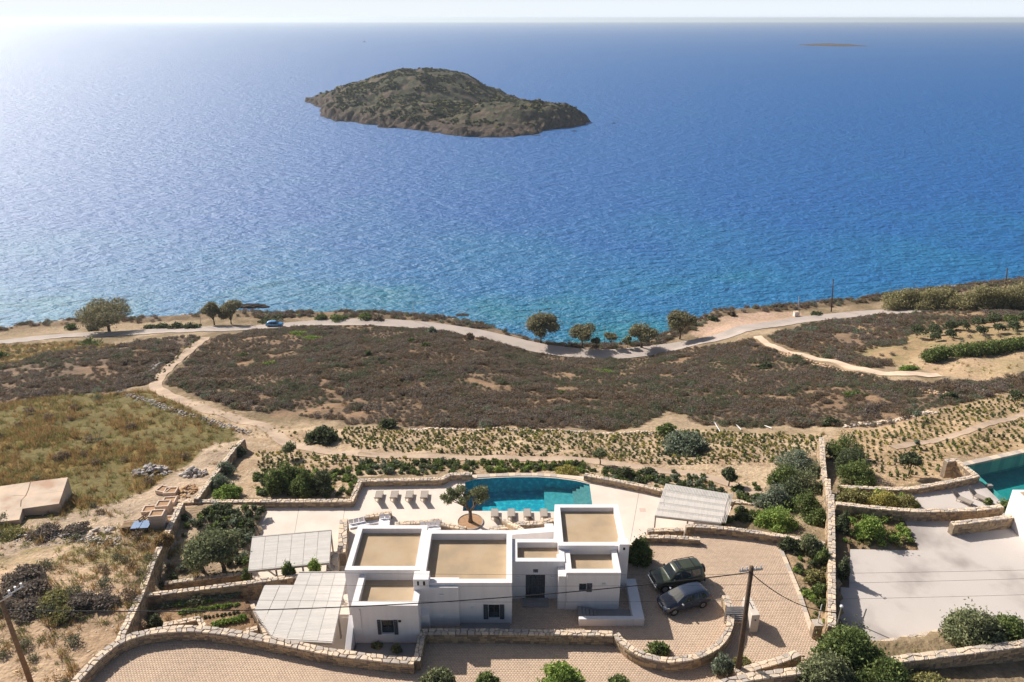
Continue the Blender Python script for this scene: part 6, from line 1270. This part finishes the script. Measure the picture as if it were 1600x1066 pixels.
# vegetable rows
for (x0, y0, x1, y1, mt, st, lb, s) in ((244, 950, 372, 932, LF_GREY, 7, "silvery cabbage in the back row of the vegetable bed", .55), (262, 948, 330, 940, LF_BRIGHT, 9, "bright green cabbage in the back row of the vegetable bed", .5), (282, 958, 372, 945, LF_BRIGHT, 5, "bright green lettuce in the middle row of the vegetable bed", .42), (335, 978, 380, 968, LF_BRIGHT, 6, "bright leafy vegetable in the front row of the bed", .6), (320, 966, 372, 957, LF_DARK, 6, "dark small seedling between the vegetable rows", .25)):
    nn_ = int((x1 - x0) / st); gm_ = variant_mesh("leaves", mt, 1, .6, 90, .2, 77 + nn_)
    for i in range(nn_ + 1):
        t = i / nn_; place("vegetable_plant", gm_, P(x0 + (x1 - x0) * t + random.uniform(-1, 1), y0 + (y1 - y0) * t + random.uniform(-.7, .7), ZV), s * random.uniform(.8, 1.2), lb, "vegetable", lb.split(" in ")[0] + " row")
# hero olive in its round planter
o = P(740, 820, ZD); pc = Vector(P(735, 816, ZD)); t = empty("round_planter", tuple(pc), 0, "round sunken planter ring of earth around the terrace olive", "planter")
m = MB(); 
for i in range(28):
    a0, a1 = 2 * math.pi * i / 28, 2 * math.pi * (i + .96) / 28; c_ = lambda a, r_, z: (math.cos(a) * r_, math.sin(a) * r_ * 1.0, z); m.hexa([c_(a0, 1.16, -.1), c_(a1, 1.16, -.1), c_(a1, 1.22, -.1), c_(a0, 1.22, -.1)], [c_(a0, 1.16, .12), c_(a1, 1.16, .12), c_(a1, 1.22, .12), c_(a0, 1.22, .12)])
tag(m.build("rim", PERGM, t), kind='stuff'); m = MB(); m.prism([(math.cos(i * .3307) * 1.155, math.sin(i * .3307) * 1.155) for i in range(19)], -.1, .07); m.build("soil", TERRA, t)
def hero_olive():
    root = empty("olive_tree", (pc.x, pc.y, ZD + .07), 0, "olive tree with forked trunk standing in the round planter by the pool", "tree"); m = MB(); m.tube([(0, 0, -.2), (.02, 0, .5), (.0, .05, 1.15)], [.26, .17, .16], 10); fork = Vector((0, .05, 1.1))
    ends = [(-1.35, .1, 2.9, .62), (-.75, .4, 3.3, .6), (-.55, -.5, 2.8, .5), (-1.75, -.2, 2.5, .45), (.55, .2, 3.2, .6), (1.05, .3, 3.3, .62), (.85, -.35, 2.7, .5), (.2, .5, 2.9, .45), (-.2, -.2, 2.9, .4), (1.3, -.1, 2.9, .42), (-1.1, .6, 2.7, .45), (-2.15, .1, 2.75, .42), (-1.6, .2, 3.3, .42)]
    cl = []
    for x, y, z, r_ in ends:
        e_ = Vector((x, y, z)); s = 1 if x > 0 else -1; mid = Vector((s * .35, y * .3, 1.7)); m.tube([fork, mid, mid.lerp(e_, .55) + Vector((0, 0, .06)), e_], [.11, .075, .05, .02], 7); cl.append((x, y, z, r_ * .92, r_ * .92, r_ * .72))
    m.build("trunk", BARK, root, smooth=True); cl = [(x * 1.12, y, z, a * 1.02, b_ * 1.02, c * 1.0) for x, y, z, a, b_, c in cl]; crown("crown", cl, 5200, .095, LF_OLIVE, root, shell=.25)
hero_olive()
# near bushes at the bottom of the picture
for a in (("green shrub growing against the inside of the bowl shaped wall", 1026, 1020, 1004, 1048, 997, LF_GREEN, 1500, 34.52), ("olive green shrub at the bottom edge near the wall's corner", 686, 1070, 652, 720, 1034, LF_OLIVE, 2600, 34.5), ("small leafy bush at the bottom edge, second from the left", 760, 1070, 740, 784, 1044, LF_GREEN, 1500, 34.5), ("large light green bush at the bottom edge in the middle", 872, 1074, 826, 918, 1024, LF_BRIGHT, 3800, 34.5), ("low bush tip at the bottom edge left of the pole", 968, 1074, 946, 994, 1050, LF_GREEN, 1300, 34.5), ("feathery grey green shrub at the foot of the dark pole", 1128, 1050, 1110, 1152, 1014, LF_GREY, 1500, 34.5), ("dry weeds growing behind the dark pole", 1160, 1040, 1148, 1182, 1020, LF_DRYG, 500, 34.5),
          ("big leafy fig bush at the bottom right, upper lobe", 1322, 1046, 1262, 1384, 958, LF_GREEN, 12000, 34.5), ("big leafy fig bush at the bottom right, left low lobe", 1285, 1078, 1228, 1340, 1000, LF_OLIVE, 10000, 34.5), ("big leafy fig bush at the bottom right, right low lobe", 1374, 1084, 1312, 1436, 1008, LF_GREEN, 11000, 34.5), ("ragged dry shrub right of the fig bush at the bottom", 1450, 1078, 1420, 1500, 1046, LF_DRYG, 2200, 34.8),
          ("tall oleander behind the bottom right wall, left half", 1516, 1008, 1468, 1566, 934, LF_OLIVE, 10000, 34.3), ("oleander behind the bottom right wall, right half", 1568, 1008, 1530, 1612, 950, LF_GREEN, 8000, 34.3),
          ("dark reed like shrub at the corner of the curved wall and the beds", 245, 980, 234, 258, 955, LF_DARK, 900, 33.0), ("spindly weed on the left wall of the window terrace", 590, 1012, 580, 602, 1000, LF_DRYG, 260, 34.3), ("spindly weed right of the first on the window terrace wall", 620, 1018, 608, 632, 1004, LF_DRYG, 260, 34.3), ("bright dry bush against the outer garden wall below the troughs", 258, 850, 240, 275, 826, LF_DRY, 1400, None)):
    gbush(*a[:8], z=a[8], leaf=.13 if "fig" in a[0] or "oleander" in a[0] else .12, lobes=13)
# dark scrub masses on the left below the yard
k = 0
for x0, x1, by_, h_ in ((10, 60, 905, 1.5), (30, 72, 925, 1.5), (0, 40, 930, 1.2), (60, 110, 945, 1.6), (100, 150, 948, 1.5), (140, 182, 945, 1.2), (20, 70, 955, 1.3), (75, 125, 960, 1.1), (0, 30, 950, 1.1), (40, 90, 838, 1.0), (95, 138, 833, .9), (0, 40, 838, 1.0)):
    g = G((x0 + x1) / 2, by_); k += 1
    bush("dark purplish scrub mound " + ("uppermost on the left slope, near the left utility pole's arms", "second from the top on the left slope behind the left pole", "at the left edge below the pole's arms", "in the middle of the long scrub band", "near the right end of the scrub band", "at the right end of the long scrub band", "low in the scrub band touching the left pole", "lowest at the centre of the scrub band", "lowest at the left edge beside the pole", "just below the yard track, middle", "just below the yard track, right by the pale stones", "just below the concrete platform")[k - 1], g, crownsize(x0, x1, g) * 1.25, h_ * .6, LF_HEATH if k % 4 else LF_DRYG, 2600, .11, 10, name="scrub_mound", group="dark scrub mounds on the left slope")

# ---------------------------------------------------------------- scattered ground cover
def scatter(name, variants, pts, sc_, idx, label=None, cat=None, kind='stuff', szf=None):
    col_ = bpy.data.collections.new(name + "_kinds")
    for i, me in enumerate(variants): ob = bpy.data.objects.new("%s_kind_%d" % (name, i), me); col_.objects.link(ob)
    me = bpy.data.meshes.new(name); me.vertices.add(len(pts)); me.vertices.foreach_set("co", np.asarray(pts, np.float32).ravel())
    for nm, ty, val in (("sc", 'FLOAT', sc_), ("idx", 'INT', idx), ("rot", 'FLOAT', RNG.random(len(pts)) * 6.28)): a = me.attributes.new(nm, ty, 'POINT'); a.data.foreach_set("value", np.asarray(val))
    o = link(name, me); tag(o, label, cat, kind=kind); ng = bpy.data.node_groups.new(name, 'GeometryNodeTree'); ng.interface.new_socket("Geometry", in_out='INPUT', socket_type='NodeSocketGeometry'); ng.interface.new_socket("Geometry", in_out='OUTPUT', socket_type='NodeSocketGeometry')
    n = ng.nodes; l = ng.links; gi = n.new("NodeGroupInput"); go = n.new("NodeGroupOutput"); ip_ = n.new("GeometryNodeInstanceOnPoints"); ci = n.new("GeometryNodeCollectionInfo"); ci.inputs[0].default_value = col_; ci.inputs[1].default_value = True; ci.inputs[2].default_value = True
    def na(nm, ty): a = n.new("GeometryNodeInputNamedAttribute"); a.data_type = ty; a.inputs[0].default_value = nm; return a.outputs[0]
    cx = n.new("ShaderNodeCombineXYZ"); l.new(na("rot", 'FLOAT'), cx.inputs[2]); l.new(gi.outputs[0], ip_.inputs["Points"]); l.new(ci.outputs[0], ip_.inputs["Instance"]); ip_.inputs["Pick Instance"].default_value = True
    l.new(na("idx", 'INT'), ip_.inputs["Instance Index"]); l.new(cx.outputs[0], ip_.inputs["Rotation"]); l.new(na("sc", 'FLOAT'), ip_.inputs["Scale"]); l.new(ip_.outputs[0], go.inputs[0])
    md = o.modifiers.new("scatter", 'NODES'); md.node_group = ng; return o
def sample(poly, spacing, dens=None):
    xa = [p[0] for p in poly]; ya = [p[1] for p in poly]; X, Y = np.meshgrid(np.arange(min(xa), max(xa), spacing), np.arange(min(ya), max(ya), spacing)); X = X.ravel() + RNG.uniform(-.5, .5, X.size) * spacing; Y = Y.ravel() + RNG.uniform(-.5, .5, Y.size) * spacing
    k_ = inpoly(X, Y, poly); X, Y = X[k_], Y[k_]
    if dens is not None: k_ = RNG.random(len(X)) < dens(X, Y); X, Y = X[k_], Y[k_]
    return X, Y
def heathvar(mat, seed, n=430, w=1.0, h=.66, leaf=.062):
    me = variant_mesh("heath_bush", mat, w * 1.25, h * 1.1, n, leaf, seed); return me
HV = [heathvar(LF_HEATH, 1), heathvar(LF_HEATH, 2), heathvar(LF_BROWN, 3), heathvar(LF_HEATH, 4), heathvar(LF_BROWN, 5), heathvar(leafm("leaf_heath_green", (.12, .12, .075), (.055, .06, .038), (.09, .09, .055)), 6), heathvar(LF_DRY, 7, 150, 1, .5), heathvar(LF_GREY, 8)]
pts = []; scs = []; ids = []
ON = lambda X, Y: ~(inpoly(X, Y, PD) | inpoly(X, Y, PAVE))
def add(poly, sp_, dens, smin, smax, probs):
    X, Y = sample(poly, sp_, dens); k_ = ON(X, Y); X, Y = X[k_], Y[k_]; Z = T0(X, Y); big = fbm(X, Y, 5, 77); s = smin + (smax - smin) * np.clip((big - .3) / .4, 0, 1) * (.6 + .6 * RNG.random(len(X)))
    i_ = RNG.choice(len(HV), len(X), p=np.array(probs) / sum(probs)); gw = fbm(X, Y, 11, 91) > .56; i_ = np.where(gw & (RNG.random(len(X)) < .55), 4, i_); gp = fbm(X, Y, 9, 55) > .60; i_ = np.where(gp & (RNG.random(len(X)) < .6), 5, i_); pts.append(np.stack([X, Y, Z - .05], 1)); scs.append(s); ids.append(i_)
clear = lambda X, Y: np.clip(1.25 - 2.6 * np.clip(fbm(X, Y, 6, 1) - .61, 0, 1) * 4, .12, 1)
add(HEATH1, .80, clear, .45, 1.4, (4, 4, 4, 4, 4, 2, .3, .5)); add(HEATH2, .95, lambda X, Y: np.clip(1.1 - 6 * np.clip(.47 - fbm(X, Y, 7, 12), 0, 1), .1, 1), .6, 1.6, (5, 5, 3, 5, 3, 2, .3, 1)); add(HEATH3, 1.05, lambda X, Y: np.clip(1.1 - 5 * np.clip(.45 - fbm(X, Y, 7, 12), 0, 1), .1, 1), .7, 1.6, (5, 5, 3, 5, 4, 1, .5, 3))
add(GRASS0, 2.4, None, .5, 1.0, (1, 1, 1, 1, 1, 1, 3, 0)); add(OLIVEG, 2.6, lambda X, Y: fbm(X, Y, 5, 3) - .1, .5, 1.2, (2, 1, 1, 1, 1, 1, 2, 2))
HEATH4 = GP([(1500, 600), (1620, 582), (1620, 606), (1540, 622), (1500, 632)]); add(HEATH4, 1.2, None, .7, 1.5, (4, 3, 3, 3, 2, 1, 0, 1))
HEATH5 = GP([(1560, 480), (1625, 474), (1625, 498), (1540, 505)]); add(HEATH5, 1.1, None, .8, 1.6, (4, 3, 3, 3, 2, 1, 0, 2))
# narrow verge between road and shore, with scattered shrubs
vx = np.linspace(SHX[1], SHX[-2], 1100); vx = np.repeat(vx, 4); vy = np.interp(vx, SHX, SHY) - RNG.uniform(1.0, 8.5, len(vx)); k_ = (RNG.random(len(vx)) < np.clip(fbm(vx, vy, 9, 41) * 1.8 - .45, 0, 1)); vx, vy = vx[k_], vy[k_]
pts.append(np.stack([vx, vy, T0(vx, vy) - .05], 1)); scs.append(RNG.uniform(.6, 1.5, len(vx))); ids.append(RNG.choice(len(HV), len(vx), p=np.array([3, 2, 3, 2, 3, 2, 1, 2]) / 18))
ep = Vector(G(1400, 600)); 
P_ = np.concatenate(pts); S_ = np.concatenate(scs); I_ = np.concatenate(ids)
def far_from_path(Pn, px, dist):
    k_ = np.ones(len(Pn), bool)
    pl_ = [np.array(G(a, b_)[:2]) for a, b_ in px]
    for i in range(len(pl_) - 1):
        ab = pl_[i + 1] - pl_[i]; t = np.clip(((Pn[:, :2] - pl_[i]) @ ab) / (ab @ ab), 0, 1); k_ &= np.linalg.norm(Pn[:, :2] - pl_[i] - t[:, None] * ab, axis=1) > dist
    return k_
k_ = far_from_path(P_, ROAD_PX, 3.2) & far_from_path(P_, [(322, 527), (292, 552), (262, 578), (243, 600), (262, 618), (310, 636), (370, 656), (420, 672)], 1.3) & far_from_path(P_, [(1183, 526), (1215, 543), (1260, 556), (1310, 568), (1355, 580), (1400, 586), (1470, 588)], 1.7) & ~inpoly(P_[:, 0], P_[:, 1], SANDB)
P_, S_, I_ = P_[k_], S_[k_], I_[k_]
scatter("heath_scrub", HV, P_, S_, I_, "low grey brown thorny scrub covering the slope between road and terraces", "scrub")
# dry grass tufts
def tuftmesh(mat, seed, n=26, h=.5, w=.3):
    rg = np.random.default_rng(seed); V_ = []; F_ = []
    for i in range(n):
        a = rg.random() * 6.28; q = rg.random() ** .5 * w * .5; x, y = math.cos(a) * q, math.sin(a) * q; ln = h * rg.uniform(.5, 1.1); dx_, dy_ = rg.normal(0, .16, 2); b_ = len(V_); c_, s_ = math.cos(a + 1.57) * .022, math.sin(a + 1.57) * .022
        V_ += [(x - c_, y - s_, -.03), (x + c_, y + s_, -.03), (x + dx_ + c_ * .4, y + dy_ + s_ * .4, ln), (x + dx_ - c_ * .4, y + dy_ - s_ * .4, ln)]; F_.append([b_, b_ + 1, b_ + 2, b_ + 3])
    return npmesh("tuft", np.array(V_), np.array(F_), mat, rg.random(len(F_)))
TV = [tuftmesh(LF_DRY, 1, 30, .55, .6), tuftmesh(LF_DRY, 2, 26, .45, .5), tuftmesh(LF_DRYG, 3, 34, .35, .7), tuftmesh(LF_DRYG, 4, 30, .3, .6), HV[4], HV[6], HV[5]]
pts = []; scs = []; ids = []
def addt(poly, sp_, dens, smin, smax, probs, Tf=T0):
    X, Y = sample(poly, sp_, dens); k_ = ON(X, Y); X, Y = X[k_], Y[k_]; pts.append(np.stack([X, Y, Tf(X, Y) - .02], 1)); scs.append(RNG.uniform(smin, smax, len(X))); ids.append(RNG.choice(len(TV), len(X), p=np.array(probs) / sum(probs)))
addt(GRASS1, .42, lambda X, Y: np.clip((fbm(X, Y, 6, 1) - .35) * 3, .12, .9), .6, 1.5, (3, 3, 4, 4, .12, .15, .05)); addt(RFIELD, 1.6, lambda X, Y: .6 * (fbm(X, Y, 4, 8) > .48), .5, 1.1, (2, 2, 2, 2, 0, 0, 0)); addt(GRASS0, .8, None, .6, 1.3, (2, 2, 3, 3, 0, .2, 0))
LOWL = [(-40, 30), (-12, 30), (-12, 34), (-22, 38), (-27, 52), (-42, 60), (-60, 58)]; addt(LOWL, .5, lambda X, Y: np.clip((fbm(X, Y, 3.2, 8) - .42) * 4, .02, .9), .5, 1.2, (1.5, 1, 3, 3, .35, .35, .5), TG)
addt(FIELD1, 1.1, lambda X, Y: .5 * (fbm(X, Y, 4, 8) > .5), .4, .8, (1, 1, 2, 2, 0, 0, 0), TG); addt(BARE1, 1.5, lambda X, Y: .6 * (fbm(X, Y, 4, 8) > .5), .4, .9, (1, 1, 2, 2, 0, .1, .1), TG)
P_ = np.concatenate(pts); S_ = np.concatenate(scs); I_ = np.concatenate(ids); k_ = far_from_path(P_, [(466, 700), (560, 708), (680, 714), (800, 717), (930, 722), (1010, 733), (1080, 741), (1140, 757), (1200, 778)], .8); P_, S_, I_ = P_[k_], S_[k_], I_[k_]
scatter("dry_grass", TV, P_, S_, I_, "dry golden grass and weeds over the fields and bare ground", "grass")
# seedlings in rows on the sandy terraces: the nearest 300 one by one, the rest as one mass
SEED = [variant_mesh("foliage", mt, 1, .8, 46, .22, 60 + i) for i, mt in enumerate((LF_DARK, LF_GREEN, LF_DRYG, LF_GREEN, LF_GOLD))]
sd_ = []
def rows(poly, dy_, dx_, skip=.16, curv=.0):
    xa = [p[0] for p in poly]; ya = [p[1] for p in poly]; y = min(ya); r_ = 0
    while y < max(ya):
        x = min(xa) + (r_ % 2) * dx_ / 2
        while x < max(xa):
            yy = y + 1.2 * math.sin(x * .06 + 1) + curv * x + random.gauss(0, .07); xx = x + random.gauss(0, .10)
            if random.random() > skip and inpoly(np.array([xx]), np.array([yy]), poly)[0]: sd_.append((xx, yy))
            x += dx_
        y += dy_; r_ += 1
F1R = GP([(540, 668), (640, 674), (1000, 677), (1130, 674), (1285, 678), (1285, 700), (1225, 722), (1060, 731), (930, 716), (560, 702), (530, 690)]); rows(F1R, .72, .50)
F1B = GP([(560, 713), (700, 718), (920, 728), (900, 734), (560, 735), (400, 735), (400, 700), (470, 706)]); rows(F1B, .74, .52)
F1C = GP([(425, 664), (500, 692), (470, 694), (432, 676)]); rows(F1C, .95, .8)
F1D = GP([(246, 610), (300, 640), (378, 664), (430, 690), (395, 690), (330, 656), (260, 622)]); rows(F1D, 1.2, .85, .2, -.4)
F2R = GP([(1322, 676), (1420, 660), (1510, 634), (1620, 606), (1620, 690), (1512, 712), (1478, 712), (1462, 742), (1400, 752), (1360, 735)]); rows(F2R, .82, .70, .15, -.08)
STRIPD = GP([(318, 524), (240, 600), (236, 596), (305, 527)]); rows(STRIPD, 1.0, .8, .1)
sd_ = [(x, y) for x, y in sd_ if not inpoly(np.array([x]), np.array([y]), grow(PD, .8))[0]]
sd_.sort(key=lambda q: q[1]); zz = T0(np.array([q[0] for q in sd_]), np.array([q[1] for q in sd_])); SP_ = np.array([(a, b_, c_) for (a, b_), c_ in zip(sd_, zz)])
k_ = far_from_path(SP_, [(466, 700), (560, 708), (680, 714), (800, 717), (930, 722), (1010, 733), (1080, 741), (1140, 757)], .8) & far_from_path(SP_, [(322, 527), (243, 600), (262, 618), (310, 636), (370, 656), (440, 688), (470, 700)], .9) & far_from_path(SP_, [(1395, 700), (1460, 690), (1530, 668), (1620, 638)], .8); SP_ = SP_[k_]
for x, y, z in SP_[:300]: place("seedling", SEED[random.choice((0, 0, 1, 2, 3, 4))], (x, y, z), random.uniform(.2, .52), "small green seedling in the sandy rows " + ("of the right field beyond the boundary wall" if x > 27 else "left of the oleander clumps" if x < -22 else "between garden path and the pool's shrub belt"), "seedling", "seedlings " + ("of the right field" if x > 27 else "of the left rows" if x < -22 else "of the middle rows"), 1.1)
SPr = SP_[300:]; scatter("seedling_rows", SEED, SPr, RNG.uniform(.2, .56, len(SPr)), RNG.integers(0, 5, len(SPr)), "rows of small seedlings receding over the sandy terraces", "seedlings")
# scrub on the island, one mass
m_ = (ID > 9) & (IZ > 4) & (fbm(IX, IY, 11, 61) > .46); idx_ = np.argwhere(m_); idx_ = idx_[RNG.permutation(len(idx_))[:7500]]; ip2 = np.array([(IX[a, b_] + RNG.uniform(-.8, .8), IY[a, b_] + RNG.uniform(-.8, .8), IZ[a, b_] - .1) for a, b_ in idx_])
IV = [heathvar(leafm("leaf_island_dark", (.075, .09, .05), (.035, .045, .026), (.055, .065, .036), 1.0), 21, 60, 1, .5, .3), heathvar(LF_DRYG, 22, 60, 1, .45, .3), heathvar(leafm("leaf_island", (.10, .11, .06), (.05, .055, .03), (.08, .085, .045), .9), 23, 60, 1, .5, .3)]
scatter("island_scrub", IV, ip2, RNG.uniform(.9, 2.2, len(ip2)), RNG.choice(3, len(ip2), p=[.5, .15, .35]), "dark green low scrub covering the island's slopes", "scrub")
# wet rocks along the waterline
vx = RNG.uniform(SHX[1], SHX[-2], 2600); vy = np.interp(vx, SHX, SHY) + RNG.normal(.3, 1.3, len(vx)); kk = RNG.random(len(vx)) < np.clip((fbm(vx, vy, 14, 71) - .38) * 5, .08, 1); vx, vy = vx[kk], vy[kk]
scatter("shore_rocks", [me_ for me_ in ROCKD], np.stack([vx, vy, np.maximum(T0(vx, vy), -.25)], 1), RNG.uniform(.18, .75, len(vx)), RNG.integers(0, 6, len(vx)), "dark wet rocks strewn along the waterline below the coast road", "rocks")
scatter("belt_shrubs", GS, np.array([q[:3] for q in BELT_REST]), RNG.uniform(.34, .8, len(BELT_REST)), np.array([q[4] for q in BELT_REST]), "farther low green shrubs of the planted belt behind the terrace walls", "shrubs")
# loose stones on bare ground
X, Y = sample(LOWL, .55, lambda X, Y: .5 * np.clip((fbm(X, Y, 4, 18) - .35) * 3, .05, 1)); k_ = ON(X, Y); X, Y = X[k_], Y[k_]; X2, Y2 = sample(BARE1, .9, None); X = np.concatenate([X, X2]); Y = np.concatenate([Y, Y2])
scatter("loose_stones", ROCKS, np.stack([X, Y, TG(X, Y)], 1), RNG.uniform(.03, .12, len(X)), RNG.integers(0, 6, len(X)), "small loose stones strewn over the bare ground", "stones")

# ---------------------------------------------------------------- sea air
hz = bpy.data.materials.new("haze_air"); hz.use_nodes = True; N = hz.node_tree.nodes; N.remove(N["Principled BSDF"]); v = N.new("ShaderNodeVolumePrincipled"); v.inputs["Density"].default_value = .00011; v.inputs["Color"].default_value = (.78, .89, 1, 1); v.inputs["Anisotropy"].default_value = .4
hz.node_tree.links.new(v.outputs[0], N["Material Output"].inputs["Volume"])
m = MB(); m.box(-15500, -300, -4, 15500, 15500, 79); tag(m.build("haze", hz), kind='stuff')
